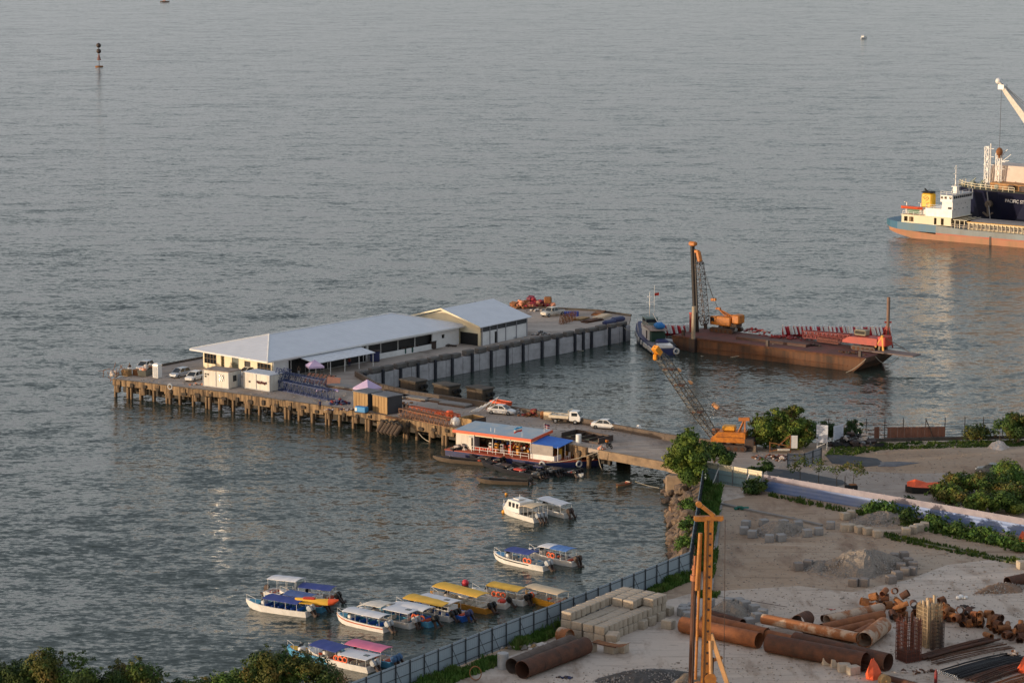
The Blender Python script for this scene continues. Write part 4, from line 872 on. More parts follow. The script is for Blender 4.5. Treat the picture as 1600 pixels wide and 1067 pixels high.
rail(rl, [(13, .3, 13.05), (16.2, .3, 13.05), (16.2, 10.7, 13.05)]); rail(rl, [(2.3, .6, 6.6), (8.5, .6, 6.6)]); rail(rl, [(8.7, .9, 8.9), (13, .9, 8.9)])
rl.tube((16, 3.5, 13), (16, 3.5, 17), .04, n=4).tube((15.8, 9.5, 13), (15.8, 9.5, 16.5), .04, n=4); rl.build('railing', whitep, ship)
lb_ = MB(); lb_.loft([[(x, 1.7 + w_ * math.cos(a), 8.6 + (.55 * math.sin(a) if math.sin(a) < 0 else .3 * math.sin(a))) for a in [i * PI / 5 for i in range(10)]] for x, w_ in ((1.2, .1), (1.8, .7), (4, 1), (6.3, .9), (7.2, .1))]); lb_.build('lifeboat', redor, ship)
dv = MB()
for x_ in (2.2, 6.2): dv.bar((x_, 2.9, 6.6), (x_, 2.7, 9.8), .22).bar((x_, 2.7, 9.8), (x_, 1.6, 10.0), .18).bar((x_ - .5, 2.9, 6.6), (x_, 2.7, 9.2), .12)
dv.build('davit', whitep, ship); MB().box((4.2, 3.6, 7.3), (3.4, 1.6, 1.2)).build('winch', mat('green_winch', (.15, .30, .22)), ship)
cm = MB(); cm.box((44, 5.5, 4.6), (48, 8.4, 1.9)); cm.build('hatch_coaming', mat('cream_coaming', (.55, .46, .32), .7), ship)
cm = MB()
for k in range(44): cm.box((20.6 + k * 1.1, 1.15, 4.75), (.16, .32, 1.9))
cm.box((44, 1.12, 5.62), (48, .4, .14)).build('coaming_stays', cream, ship)
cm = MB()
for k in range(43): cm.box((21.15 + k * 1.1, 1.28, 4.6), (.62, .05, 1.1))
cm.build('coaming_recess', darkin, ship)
cm = MB().bar((20, 1.1, 5.8), (68, 1.1, 5.8), .18, .22); cm.build('hatch_edge', mat('yellow_brown_strip', (.62, .34, .05), .6), ship)
cm = MB(); cm.loft([[(x, 1.4, 5.7), (x, 3.2, 6.15), (x, 7.8, 6.15), (x, 9.6, 5.7)] for x in (20.3, 24, 67)]); cm.build('hatch_cover', mat('grey_hatch_cover', (.27, .25, .24), .8), ship)
rl = MB(); rail(rl, [(16.2, .15, 3.9), (70, .15, 3.7)], 1.1, 1.6, .06); rl.build('bulwark_rail', mat('cream_rail', (.6, .5, .4), .6), ship)
fr_ = MB()
for x_ in (17, 18.3, 19.6): fr_.bar((x_, .5, 3.9), (x_, .5, 6.2), .16).bar((x_, .5, 6.2), (x_, 9, 6.2), .14)
fr_.bar((16.5, .5, 6.2), (20.3, .5, 6.2), .14); fr_.build('deck_frame', cream, ship)
MB().box((27, -.03, 1.0), (.5, .08, 2.8)).build('draught_marks', darkm, ship)

s2_ = thing('bulk_carrier', 'navy hulled bulk carrier, bow to the left behind the teal cargo ship', 'cargo ship', ship_pt(-2.6, 14.5, 0), SH)
hb = MB(); rings = []
for x, k, z0 in ((10.4, .02, 3), (11.0, .12, -2), (13, .32, -2), (17, .58, -2), (24, .85, -2), (32, 1, -2), (120, 1, -2)):
    h1 = 11 * min(1, k + (.18 if x < 30 else 0)); h0 = 11 * k * .75 if x < 30 else 11; xx = x - 2.6 if x < 14 else x - 1.2 if x < 20 else x
    rings.append([(x, 11 - h0, z0), (xx, 11 - h1, 11.3), (xx, 11 + h1, 11.3), (x, 11 + h0, z0)])
hb.loft(rings); hb.build('hull', navyh, s2_)
hb = MB(); hb.prism([(7.8, 8.8), (11.5, 5.2), (16, 2.4), (28, .3), (110, .3), (110, 21.7), (28, 21.7), (16, 19.6), (11.5, 17), (7.8, 13.2)], 11.3, 11.42); hb.build('deck', mat('dark_green_deck', (.06, .07, .05), .8), s2_)
MB().prism([(19, 5), (40, 1.4), (90, 1.4), (90, 20), (40, 20), (19, 17)], 11.4, 13.0).build('rusty_coaming', mat('rusty_cream_coaming', (.50, .28, .12), .8, col2=(.3, .14, .05), scale=.6), s2_)
MB().loft([[(15.6, 9.5, 12.6), (90, 2.2, 12.6), (90, 20, 12.6), (15.6, 17, 12.6)], [(17, 9.8, 17), (90, 3, 17), (90, 19, 17), (17, 16.5, 17)]]).build('forecastle_wall', mat('cream_pink_paint', (.62, .52, .45), .6, col2=(.52, .40, .33), scale=.3), s2_)
op_ = MB()
for k in range(8): op_.box((26 + k * 3.2, 3.0 - k * .2 if k < 3 else 1.35, 12.2), (1.4, 1.4 if k < 3 else .3, 1.2))
op_.build('opening', darkm, s2_)
def lattice_mast(x, y, h, nm='mast'):
    b = MB().truss((x, y, 11.4), (x, y, 11.4 + h), 1.0, 1.0, 7, .07); b.tube((x + .9, y, 11.4), (x + .9, y, 11.4 + h + .8), .2, n=6)
    for z_ in (.55, .75, .95): b.bar((x - 1, y, 11.4 + h * z_), (x + 1.8, y, 11.4 + h * z_), .12)
    return b.build(nm, whitep, s2_)
lattice_mast(16.2, 8.5, 10.2); b = lattice_mast(19.6, 8.0, 8.8)
MB().bar((19.6, 8, 19), (22, 8, 21.2), .15).bar((19.6, 8, 18), (22.5, 8, 18.4), .15).bar((20.4, 8, 18), (23, 8, 20), .1).build('mast_arm', whitep, s2_)
rl = MB(); rail(rl, [(8.2, 12.5, 11.4), (8.2, 9.2, 11.4), (11.6, 5.4, 11.4), (16, 2.6, 11.4), (28, .5, 11.4)], 1.2, 1.6, .07); rl.build('railing', cream, s2_)
wd = MB()
for (x, y) in ((12, 9), (13.5, 12), (16, 6), (17.5, 10), (21, 5)): wd.cbox((x, y, 12.0), (1.3, 1.2, 1.2), .2); wd.tube((x, y, 12.6), (x + .9, y, 13.4), .15)
wd.build('winch', mat('pale_green_machinery', (.32, .36, .30), .6), s2_)
MB().tube((20.8, .6, 8.0), (20.8, 2.2, 8.0), .9, n=12).bar((20.8, .5, 8.4), (20.8, .9, 5.2), .5, .4).bar((19.5, .6, 5.9), (20.8, .8, 5.0), .5, .4).bar((22.2, .6, 5.9), (20.8, .8, 5.0), .5, .4).build('anchor', mat('anchor_brown', (.20, .15, .11), .8), s2_)
MB().tube((20.2, 1.2, 11), (22.4, -.2, 2), .14, n=5).tube((10.6, 7, 11), (10.9, 6.6, 2), .16, n=5).build('mooring_line', mat('pale_line', (.45, .42, .40)), s2_)
lettering('PACIFIC STR', 1.15, mat('white_lettering', (.7, .7, .72)), s2_, (25.6, .4, 8.9), (R(90), 0, R(-7)), 'ship_name', .02)
tip = Vector((17.2, 12, 41)); cr = MB()
crn = thing('deck_crane', 'white crane boom of the navy ship reaching up at the right edge', 'crane', ship_pt(48, 26, 11.4), SH)
b = MB(); T0 = above(1560, 127, ship_pt(22, 26, 0)); q0 = Matrix.Rotation(-SH, 3, 'Z') @ (T0 - crn.location); B0 = above(1660, 258, ship_pt(44, 26, 0)); qb = Matrix.Rotation(-SH, 3, 'Z') @ (B0 - crn.location)
d_ = (qb - q0); b.loft([[tuple(q0 + d_ * t_ + Vector((0, yy * w_, zz * w_))) for yy, zz in ((-.5, -.5), (.5, -.5), (.5, .5), (-.5, .5))] for t_, w_ in ((0, .5), (.05, .9), (.12, 1.6), (.5, 2.7), (1, 2.4))]); bo = b.build('boom', mat('cream_crane_paint', (.66, .60, .52), .5), crn)
MB().ball(q0, .8, 8).box(q0 + d_ * .07, (1.6, 2.2, 1.2)).build('boom_head', whitep, bo)
MB().tube(q0 + d_ * .06 + Vector((0, 0, .6)), qb + Vector((0, 0, 7)), .06, n=4).tube(q0 + d_ * .1 + Vector((0, 0, .6)), qb + Vector((0, 0, 6)), .06, n=4).build('stay_wire', darkm, crn)
hp = q0 + d_ * .05; hk = Vector((hp.x, hp.y, above(1563, 237, ship_pt(22, 26, 0)).z - crn.location.z)); MB().tube(hp, hk, .05, n=4).build('hoist_wire', darkm, crn)
MB().ball(hk, .9, 8, sz=1.2).tube(hk - Vector((0, 0, 1.6)), hk, .3, n=6).build('hook_block', rustlight, crn)
MB().tube((0, 0, 0), (0, 0, qb.z), 1.6, n=12).box((0, 0, qb.z), (4, 3.4, 5)).build('pedestal', whitep, crn)

ship.scale.z = .87
# ================================================================ BARGE
ZB = 2.6
Ba, Bb = at(1050, 524, ZB), at(1352, 560, ZB); brz = math.atan2(Bb.y - Ba.y, Bb.x - Ba.x); BL = (Bb - Ba).length; BW = 10.5
barge = thing('deck_barge', 'long rusty flat deck barge carrying cranes and steelwork in the bay', 'barge', (Ba.x, Ba.y, 0), brz)
def bl(px, py, z=ZB):
    p = Matrix.Rotation(-brz, 3, 'Z') @ (at(px, py, z) - Vector((Ba.x, Ba.y, 0))); return p
b = MB(); b.loft([[(x0, 0, z0), (x1, 0, z1), (x1, BW, z1), (x0, BW, z0)] for x0, z0, x1, z1 in ((.15, 1.5, 0, ZB), (3.2, -1, .8, ZB), (BL - 3.5, -1, BL - .6, ZB), (BL - .15, 1.8, BL, ZB))]); b.build('hull', rusthull, barge)
MB().box((BL / 2, BW / 2, ZB + .03), (BL - .3, BW - .3, .05)).build('deck', rustdeck, barge)
MB().bar((0, -.05, ZB - .15), (BL, -.05, ZB - .15), .16, .3).bar((4, -.06, .9), (BL - 3.5, -.06, .9), .1, .12).build('rubbing_strake', rust, barge)
MB().slab([(BL - 4, -.02 + 5.5, ZB + .35), (BL + 7.0, 4.6, ZB + .5), (BL + 7.0, 7.6, ZB + .5), (BL - 4, BW - 1.6, ZB + .35)], .2).build('ramp', mat('grey_brown_ramp', (.20, .15, .14), .8), barge)
pst = MB().box((0, 0, .55), (.5, .5, 1.1)).build('bollard', darkm, barge); pst.location = (BL - 1.5, .8, ZB)
for x_, y_ in ((2, .8), (BL / 2, .5), (BL - 1.2, BW - .8), (1.2, BW - .8)): o = pst.copy(); COL.objects.link(o); o.location = (x_, y_, ZB)
MB().bar((BL - 1.2, BW * .66, ZB), (BL - .4, BW * .66, ZB + 3.2), .35).bar((BL - 2.4, BW * .66, ZB), (BL - .6, BW * .66, ZB + 3.0), .3).build('winch_post', mat('khaki_post', (.27, .23, .14), .8), barge)
MB().tube((BL - .5, BW * .66, ZB + 3.1), (BL + 4.8, BW * .7, ZB + .6), .06, n=4).build('stay_wire', darkm, barge)
def on_barge(name, label, cat, p, rz=0): return thing(name, label, cat, Vector((Ba.x, Ba.y, 0)) + Matrix.Rotation(brz, 3, 'Z') @ Vector((p[0], p[1], p[2] if len(p) > 2 else ZB)), brz + rz)
# spud piles; the dark box at the hull stands for a shadow
p = bl(1089, 527); t = on_barge('spud_pile', 'tall beige spud pile standing at the near left edge of the barge', 'pile', (p.x, -.45, 0)); MB().tube((0, 0, -2), (.2, 0, 8.6), .38, n=12).build('pile', mat('beige_pile', (.42, .34, .24), .8), t); MB().box((0, .05, 1.3), (1.3, .9, 2.5)).build('pile_shadow', darkm, t)
p = bl(1081, 519); t = on_barge('red_cylinder', 'dark red upright cylinder beside the tall black piling leader', 'cylinder', (p.x, p.y)); MB().tube((0, 0, 0), (0, 0, 3.6), .5, n=14).build('shell', darkred, t); MB().tube((0, 0, 3.6), (0, 0, 3.75), .55, n=14).build('rim', redp, t)
p = bl(1374, 546); t = on_barge('spud_pile', 'brown spud pile with red collar standing by the red crane', 'pile', (p.x, p.y + 3)); MB().tube((0, 0, .2), (0, 0, 9.2), .3, n=10).build('pile', mat('brown_pile', (.24, .15, .11), .8), t)
MB().bar((-1.9, 0, 0), (0, 0, 4.6), .2).bar((1.1, 0, 0), (0, 0, 4.6), .2).bar((0, -1, 0), (0, 0, 4.6), .2).bar((-.5, -.4, 4.6), (.5, .4, 4.6), .28).bar((-1, 0, 2.8), (.6, 0, 2.8), .16).build('support_frame', mat('deep_red_frame', (.38, .035, .02), .6), t)
# crawler crane kit
def crawler(t, body, w=3.0, L_=4.6, h=.95):
    for s in (-1, 1):
        b = MB()
        prof = [(-L_ / 2 + .4, 0), (L_ / 2 - .4, 0), (L_ / 2, .35), (L_ / 2, h - .3), (L_ / 2 - .35, h), (-L_ / 2 + .35, h), (-L_ / 2, h - .3), (-L_ / 2, .35)]
        b.loft([[(x, s * w / 2 - .32, z) for x, z in prof], [(x, s * w / 2 + .32, z) for x, z in prof]]); tr = b.build('track', darkm, t)
        wv = MB()
        for k in range(5): x_ = -L_ / 2 + .6 + k * (L_ - 1.2) / 4; wv.tube((x_, s * w / 2 - .36, .42), (x_, s * w / 2 + .36, .42), .3, n=10)
        wv.build('road_wheel', rust, tr)
    MB().box((0, 0, h * .62), (L_ * .5, w - .6, .5)).tube((0, 0, h * .6), (0, 0, h + .25), .75, n=14).build('undercarriage', darkm, t)
p = bl(1125, 521); t = on_barge('piling_crane', 'orange crawler piling crane with tall black leader on the barge left end', 'crane', (p.x, p.y + 2.2), R(0))
crawler(t, None, 3.2, 5.2)
RC = Matrix.Rotation(-(brz), 3, 'Z')
def wl2(o, px, py, dep=None):   # world point on a sight line at the depth of thing o, in o's own frame
    q = above(px, py, o.location + (dep or Vector((0, 0, 0)))); return Matrix.Rotation(-o.rotation_euler.z, 3, 'Z') @ (q - o.location)
b = MB(); hx = [wl2(t, 1104, 509), wl2(t, 1128, 509)]
b.cbox((-.2, -.2, 2.15), (3.6, 2.2, 1.7), .15).cbox((-2.3, -.6, 2.1), (1.4, 1.0, 1.6), .1); b.cbox((.6, .7, 2.9), (1.8, .9, .8), .1); up = b.build('machinery_house', orange, t)
MB().cbox((2.6, 0, 2.7), (1.6, 2.2, 1.7), .2).build('counterweight', orange, t); MB().box((1.6, 0, 1.5), (2.4, 2.0, .6)).build('counterweight_base', darkm, t)
MB().box((-3.02, -.6, 2.3), (.05, .8, .8)).box((-2.3, -1.12, 2.3), (.9, .05, .7)).build('cab_window', glass, up)
foot_ = wl2(t, 1101, 507); top_ = wl2(t, 1090, 402)
b = MB().truss(foot_, foot_.lerp(top_, .12), .5, 1.6, 2, .05, w2=1.4, h2=1.6).truss(foot_.lerp(top_, .12), foot_.lerp(top_, .9), 1.4, 1.6, 10, .036).truss(foot_.lerp(top_, .9), top_, 1.4, 1.6, 2, .05, w2=.7, h2=.6); b.build('boom', darkm, t)
l0, l1 = wl2(t, 1087, 523), wl2(t, 1082, 385)
b = MB().tube(l0, l1, .42, n=12).bar(l0 + Vector((.55, 0, 0)), l1 + Vector((.5, 0, -.5)), .3); b.build('piling_leader', mat('black_leader', (.02, .015, .015), .6), t)
MB().cbox(l1 + Vector((.1, 0, .5)), (1.5, 1.1, .8), .2).build('leader_head', orange, t)
MB().cbox(l1 + Vector((1.5, 0, -1.8)), (.8, .9, 2.1), .2, M=Matrix.Rotation(R(-14), 4, 'Y')).cbox(l1 + Vector((1.0, 0, -.9)), (.9, .7, .6), .1).build('hammer', orange, t)
hb_ = wl2(t, 1115, 467); MB().bar(hb_ - Vector((.5, 0, .2)), hb_ + Vector((.5, 0, -.1)), .5, .5).build('bridle_block', orange, t)
mst = wl2(t, 1122, 482); MB().bar((.3, .4, 2.9), mst, .2).bar((1.4, .4, 2.9), mst, .2).bar((.3, -.4, 2.9), mst, .2).bar(mst - Vector((.4, 0, 0)), mst + Vector((.5, 0, 0)), .5, .4).build('gantry', mat('rusty_orange', (.5, .17, .04), .6), t)
MB().path([l1 + Vector((1.3, 0, -.8)), hb_, mst], .04, 4).tube(top_, hb_, .03, n=4).build('pendant_wire', darkm, t)
# red crane, boom laid along the deck
p = bl(1348, 549); t = on_barge('red_crawler_crane', 'red-orange crawler crane with boom laid flat on the barge right end', 'crane', (p.x, p.y + 2.0), R(-2))
crawler(t, None, 3.2, 5.0)
b = MB(); b.loft([[(x, -1.5, 1.15), (x, 1.5, 1.15), (x, 1.4, z_), (x, -1.4, z_)] for x, z_ in ((-4.6, 1.6), (-3.2, 2.3), (1.2, 2.45), (2.6, 2.4))]); up = b.build('machinery_house', mat('deep_red_orange', (.40, .028, .012), .55, col2=(.27, .022, .012), scale=1), t)
MB().cbox((3.4, 0, 2.0), (1.6, 2.6, 1.8), .15).build('counterweight', redp, t); MB().cbox((-1.9, .9, 2.9), (2.4, 1.5, 1.0), .1).build('cab', mat('khaki_cab', (.33, .29, .2), .6), t); MB().box((-1.9, .13, 2.95), (2.0, .05, .6)).build('cab_window', glass, t)
bt = wl2(t, 1140, 512); bt.z = 1.3; b = MB().truss((-4.2, 1.2, 1.6), (bt.x * .74, bt.y * .0 + 1.6, 1.2), 1.5, 1.2, 22, .055); b.build('boom', darkred, t)
b = MB().truss((-6, .0, .8), (bt.x * .55, .4, .8), 1.0, .7, 14, .04); b.build('spare_boom', mat('brown_red_steel', (.22, .07, .05), .7), t)
p = bl(1376, 552); t = on_barge('yellow_prop', 'yellow A-shaped prop frame at the barge corner below the red crane', 'prop', (p.x, p.y + .5)); MB().bar((-1.9, 0, 0), (0, 0, 3.0), .22).bar((.3, 0, 0), (0, 0, 3.0), .3).bar((-.6, 1, 0), (0, 0, 2.8), .2).build('legs', yellowp, t); MB().cbox((0, 0, 3.0), (.5, .5, .4), .1).build('head', yellowp, t)
# decking and steel heaps
p = bl(1202, 537); t = on_barge('steel_plates', 'long raised brown steel walkway plates on the near side of the barge', 'steel plates', (p.x, p.y + 1.4)); MB().cbox((0, 0, .35), (15, 1.9, .4), .06).build('plates', mat('brown_plate', (.12, .06, .045), .85, col2=(.07, .04, .035), scale=.6), t); MB().box((0, -.7, .1), (14.8, .5, .2)).build('bearer', darkm, t)
def bheap(name, label, cat, px, spread, n_, mats, seed, **k): p = bl(*px); q = Vector((Ba.x, Ba.y, 0)) + Matrix.Rotation(brz, 3, 'Z') @ p; t = heap(name, label, cat, px, spread, n_, mats, seed, z=ZB, **k); t.rotation_euler.z = brz; return t
bheap('deck_gear', 'dark twisted ropes and chain heap in mid barge deck', 'gear', (1272, 541), (2.2, .5), 16, [darkm], 41, h=.4, size=(.2, .5))
bheap('deck_gear', 'red and pink steel gear heaped behind the piling crane', 'gear', (1178, 518), (3.4, 1.6), 26, [darkred, redp, bagm], 42, h=.6)
bheap('deck_gear', 'crimson steel scraps on the middle of the barge deck', 'gear', (1222, 528), (5, 1.4), 30, [darkred, mat('crimson_steel', (.30, .03, .03), .7)], 43, h=.5)
bheap('net_heap', 'dark green netting heap behind the piling crane on the barge', 'net heap', (1147, 515), (1.6, .7), 16, [mat('dark_olive_net', (.05, .07, .03), .9)], 44, h=1.2, size=(.3, .6))
bheap('deck_gear', 'dark machinery parts under the red crane at deck edge', 'gear', (1330, 553), (3, .6), 20, [darkm, rust], 45, h=.4)
p = bl(1151, 518); o = MB().cbox((0, 0, .4), (1.4, .9, .7), .2).build('white_tank', whitep); o.location = Vector((Ba.x, Ba.y, 0)) + Matrix.Rotation(brz, 3, 'Z') @ p; tag(o, 'small white tank on the barge deck right of the piling crane', 'tank')
# marker floats in a row behind the barge
def marker(root=None):
    t = thing('marker_float', 'red float with a white upright, in the row of floats behind the barge', 'marker float', (0, 0, 0), 0, 'red and white floats behind the barge')
    MB().lathe([(.01, -.3), (.5, -.2), (.5, 1.6), (.3, 1.8), (.01, 1.85)], n=8).build('float', mat('crimson_float', (.50, .02, .035), .5), t)
    MB().tube((.3, -.55, .35), (-.2, -.5, 2.15), .26, .24, n=7).build('upright', mat('clean_white_paint', (.88, .88, .88), .4), t); return t
m0 = marker(); rr = random.Random(9); X = [1031 + k * 5.6 for k in range(10)] + [1226 + k * 5.6 for k in range(30)]
for k, x_ in enumerate(X):
    o = m0 if k == 0 else dup(m0); o.location = at(x_ + rr.uniform(-.8, .8), 523 + (x_ - 1030) * .008 + rr.uniform(-.4, .4), 0); o.rotation_euler.z = rr.uniform(-.8, .8); kk = k if k < 10 else k - 10; o['label'] = 'red float with white upright, %s from the %s in the %s row' % (NUM[kk if kk < 15 else 29 - kk], 'left' if kk < 15 else 'right', 'short left' if k < 10 else 'long right')
# mooring ropes of the barge
rope('pale rope sagging from the barge side down to the water', side_curve(at(1208, 537, 2.7) + Vector((0, -.4, 0)), at(1095, 556, 0), 1.2, 10), .07)
rope('pale rope hanging from the barge right corner into the water', side_curve(at(1352, 560, 2.6) + Vector((.1, -.2, 0)), at(1322, 582, 0), .3, 8), .06)
rope('pale rope looping under the ramp end of the barge', side_curve(at(1368, 557, 2.6), at(1408, 553, 2.8), 1.6, 10), .05)

# ================================================================ TUG
Ta, Tb = at(981, 513, 1.5), at(1022, 543, 1.5); trz = math.atan2(Ta.y - Tb.y, Ta.x - Tb.x)   # x points to the bow (away)
TL = 18.5; tug = thing('tugboat', 'dark blue tugboat hung with white-walled tyres between quay and barge', 'tugboat', (Tb.x, Tb.y, 0), trz)
# near (left in picture) side is y = 0, hull spreads to y = -TWd
TWd = 4.6
def tsec(x, k, zt, zb, kk=1): c = -TWd / 2; h = TWd / 2 * k; return [(x, c - h * .8 * kk, zb), (x, c - h, zt), (x, c + h, zt), (x, c + h * .8 * kk, zb)]
b = MB(); b.loft([tsec(-.3, .8, 1.15, -.5), tsec(.4, .95, 1.15, -.6), tsec(5, 1, 1.2, -.8), tsec(11, 1, 1.6, -.8), tsec(15, .8, 2.2, -.6), tsec(17.5, .42, 2.7, -.3, .6), tsec(18.6, .05, 2.9, .5, .5)]); b.build('hull', navyp, tug)
b = MB(); b.prism([(0, -4.2), (5, -4.4), (11, -4.4), (14.8, -3.9), (14.8, -.7), (11, -.2), (5, -.2), (0, -.4)], 1.2, 1.3); b.build('deck', mat('tug_grey_deck', (.22, .22, .24), .7), tug)
MB().box((1.6, -2.4, 1.5), (2.2, 2.6, .45)).build('aft_hatch', whitep, tug); MB().cbox((4.0, -2.6, 1.75), (1.8, 2.2, .8), .25).build('tarpaulin_cover', navyp, tug)
MB().box((9.6, -2.3, 2.4), (4.6, 2.8, 2.3)).build('deckhouse', whitep, tug)
MB().box((6.7, -2.5, 2.2), (1.4, 2.6, 1.9)).build('green_casing', mat('dark_green_paint', (.012, .05, .032), .5), tug)
MB().box((8.4, -.87, 2.3), (.8, .06, 1.5)).build('door', darkm, tug)
MB().box((7.9, -2.4, 3.6), (5.6, 3.4, .14)).build('boat_deck', mat('rusty_grey_deck', (.34, .26, .22), .7), tug)
MB().box((11.3, -2.3, 4.3), (2.2, 2.4, 1.5)).build('wheelhouse', mat('grey_green_wheelhouse', (.16, .22, .2), .6), tug); MB().box((10.17, -2.3, 4.5), (.06, 2.0, .6)).box((11.3, -1.07, 4.5), (1.8, .06, .6)).build('wheelhouse_window', glass, tug)
MB().cbox((6.9, -2.9, 4.2), (2.2, 1.8, 1.1), .35).build('blue_cover', mat('bright_blue_tarp', (.01, .17, .50), .6), tug)
b = MB(); b.tube((11.6, -2.3, 5), (11.6, -2.3, 9.8), .1, .06, n=6).bar((11.6, -3, 7.8), (11.6, -1.6, 7.8), .1).tube((10.6, -2.9, 5), (10.6, -2.9, 11.2), .035, n=4).box((11.6, -2.3, 8.9), (.3, .9, .15)); b.build('mast', whitep, tug)
MB().tube((9.2, -3.6, 3.6), (10.6, -2.6, 6.0), .08, n=5).build('stay', whitep, tug); b = MB(); b.slab([(10.6, -2.9, 9.2), (10.6, -3.8, 9.3), (10.6, -3.8, 9.8), (10.6, -2.9, 9.7)], .03); b.build('flag', redp, tug)
b = MB(); rail(b, [(12.2, -.3, 1.7), (15, -.8, 2.3), (17.6, -1.6, 2.8)], .9, 1.0, .03); rail(b, [(5.2, -.9, 3.65), (10.5, -.9, 3.65)], .8, 1.0, .03); b.build('railing', bagm, tug)
tb = MB()
for k in range(10): tb.ball((13.5 + rr.uniform(-1, 1.5), -2.2 + rr.uniform(-1, 1), 2.6 + rr.uniform(0, .6)), .3, 6)
tb.build('deck_clutter', bagm, tug)
ty = None
for k, x_ in enumerate([.35, 1.9, 2.9, 3.6, 5.0, 5.9, 6.8, 8.6, 10.6, 12.2, 13.4, 14.4]):
    if ty is None: ty = o = MB().ring((0, 0, 0), .36, .14, M=Matrix.Rotation(PI / 2, 4, 'X')).build('tyre', tyrem, tug)
    else: o = ty.copy(); COL.objects.link(o)
    o.location = (x_, .08 - (0 if x_ < 11 else (x_ - 11) * .14), .72 + max(0, x_ - 8) * .1)
tug.scale = ((Ta - Tb).length / 18.8, 1, 1)
for y_ in (-.5, -4.1): o = ty.copy(); COL.objects.link(o); o.location = (-.42, y_, .75); o.rotation_euler.z = PI / 2; o.scale = (1.25, 1, 1.25)
t = thing('pontoon', 'small pale grey pontoon wedged between tug stern and barge', 'pontoon', at(1052, 536, .5), R(-40)); MB().cbox((0, 0, 0), (6, 2.2, .9), .15).build('float', greyp, t); MB().box((0, 0, .48), (5.6, 1.9, .05)).build('top_plate', mat('pale_grey_deck', (.5, .5, .5), .7), t)
rope('pale rope from the tug bow to the quay wall', side_curve(at(975, 512, 3), at(990, 516, 2.0), .3), .05)
rope('thin pale rope trailing on the water off the quay', side_curve(at(882, 541, 1.0), at(912, 548, .02), .2), .05)

# ================================================================ LAND CRAWLER CRANE
t = thing('crawler_crane', 'orange crawler crane with long grey lattice boom at the pier root', 'crane', at(1142, 701, 3), R(-14)); cc = t
crawler(t, None, 3.4, 5.2)
b = MB(); b.loft([[(x, -1.35, 1.2), (x, 1.35, 1.2), (x, 1.3, z_), (x, -1.3, z_)] for x, z_ in ((-2.8, 1.7), (-1.7, 2.7), (2.1, 2.75), (2.3, 2.7))]); up = b.build('machinery_house', orange, t)
MB().box((0, -1.37, 2.0), (4.0, .04, .06)).build('trim_line', rust, up)
MB().cbox((-.3, .1, 3.15), (1.9, 1.6, .7), .12).build('roof_housing', yellowp, t); MB().cbox((2.9, 0, 1.2), (1.5, 2.8, 1.3), .12).build('counterweight', darkm, t); MB().box((3.0, -.9, 1.1), (1.3, .8, .8)).build('hose_reel', mat('dark_orange', (.35, .12, .03)), t)
MB().cbox((-2.4, 1.0, 2.0), (1.1, .9, 1.5), .1).build('cab', mat('rust_brown_cab', (.3, .12, .05)), t)
ft_, tp_ = Vector((-2.3, 0, 1.5)), wl2(t, 1027, 549, Vector((0, -7, 0)))
e1, e2_ = ft_.lerp(tp_, .30), ft_.lerp(tp_, .93)
bm_ = mat('grey_lattice_steel', (.16, .17, .165), .6, .2, col2=(.08, .06, .05))
b = MB().truss(ft_, e1, 1.3, .7, 5, .05, w2=1.3, h2=1.3).truss(e1, e2_, 1.3, 1.3, 12, .05).truss(e2_, tp_, 1.3, 1.3, 2, .042, w2=.6, h2=.6); bm = b.build('boom', bm_, t)
b = MB()
for f_ in (.31, .62, .80): q = ft_.lerp(tp_, f_); b.cbox(q, (1.5, 1.4, .25), .08)
b.build('boom_joint', mat('rusty_joint', (.16, .07, .04), .7), bm)
dd = (tp_ - ft_).normalized(); b = MB(); b.bar(e2_.lerp(tp_, .5) + Vector((0, 0, .1)), tp_ + dd * .8, .95, .8).cbox(tp_ + dd * .4 + Vector((-.1, 0, -1.1)), (.6, .5, 1.0), .15); b.build('boom_head', mat('bright_orange_head', (.85, .33, .02), .5), bm)
g_ = Vector((2.0, 0, 4.6)); b = MB().bar((1.2, .7, 2.7), g_, .2).bar((1.2, -.7, 2.7), g_, .2).bar((2.2, -.9, 1.2), g_, .2).bar(g_ - Vector((.9, 0, .1)), g_ + Vector((.7, 0, 0)), .5, .5); b.build('gantry', mat('rusty_orange', (.5, .17, .04)), t)
k1 = wl2(t, 1118, 634, Vector((0, -2, 0))); k2 = wl2(t, 1079, 597, Vector((0, -4, 0))); k3 = wl2(t, 1061, 578, Vector((0, -5, 0)))
for kk, s_ in ((k1, .9), (k2, .6), (k3, .6)): MB().cbox(kk, (1.3 * s_, .9 * s_, .6 * s_), .12, M=Matrix.Rotation(R(35), 4, 'Y')).build('bridle_block', mat('pale_orange', (.75, .36, .15)), t)
MB().path([g_, k1, k2, k3, tp_ + dd], .045, 4).path([g_ + Vector((0, .3, 0)), k1 + Vector((0, .3, 0)), tp_ + dd + Vector((0, .3, 0))], .035, 4).build('pendant_wire', greym, t)
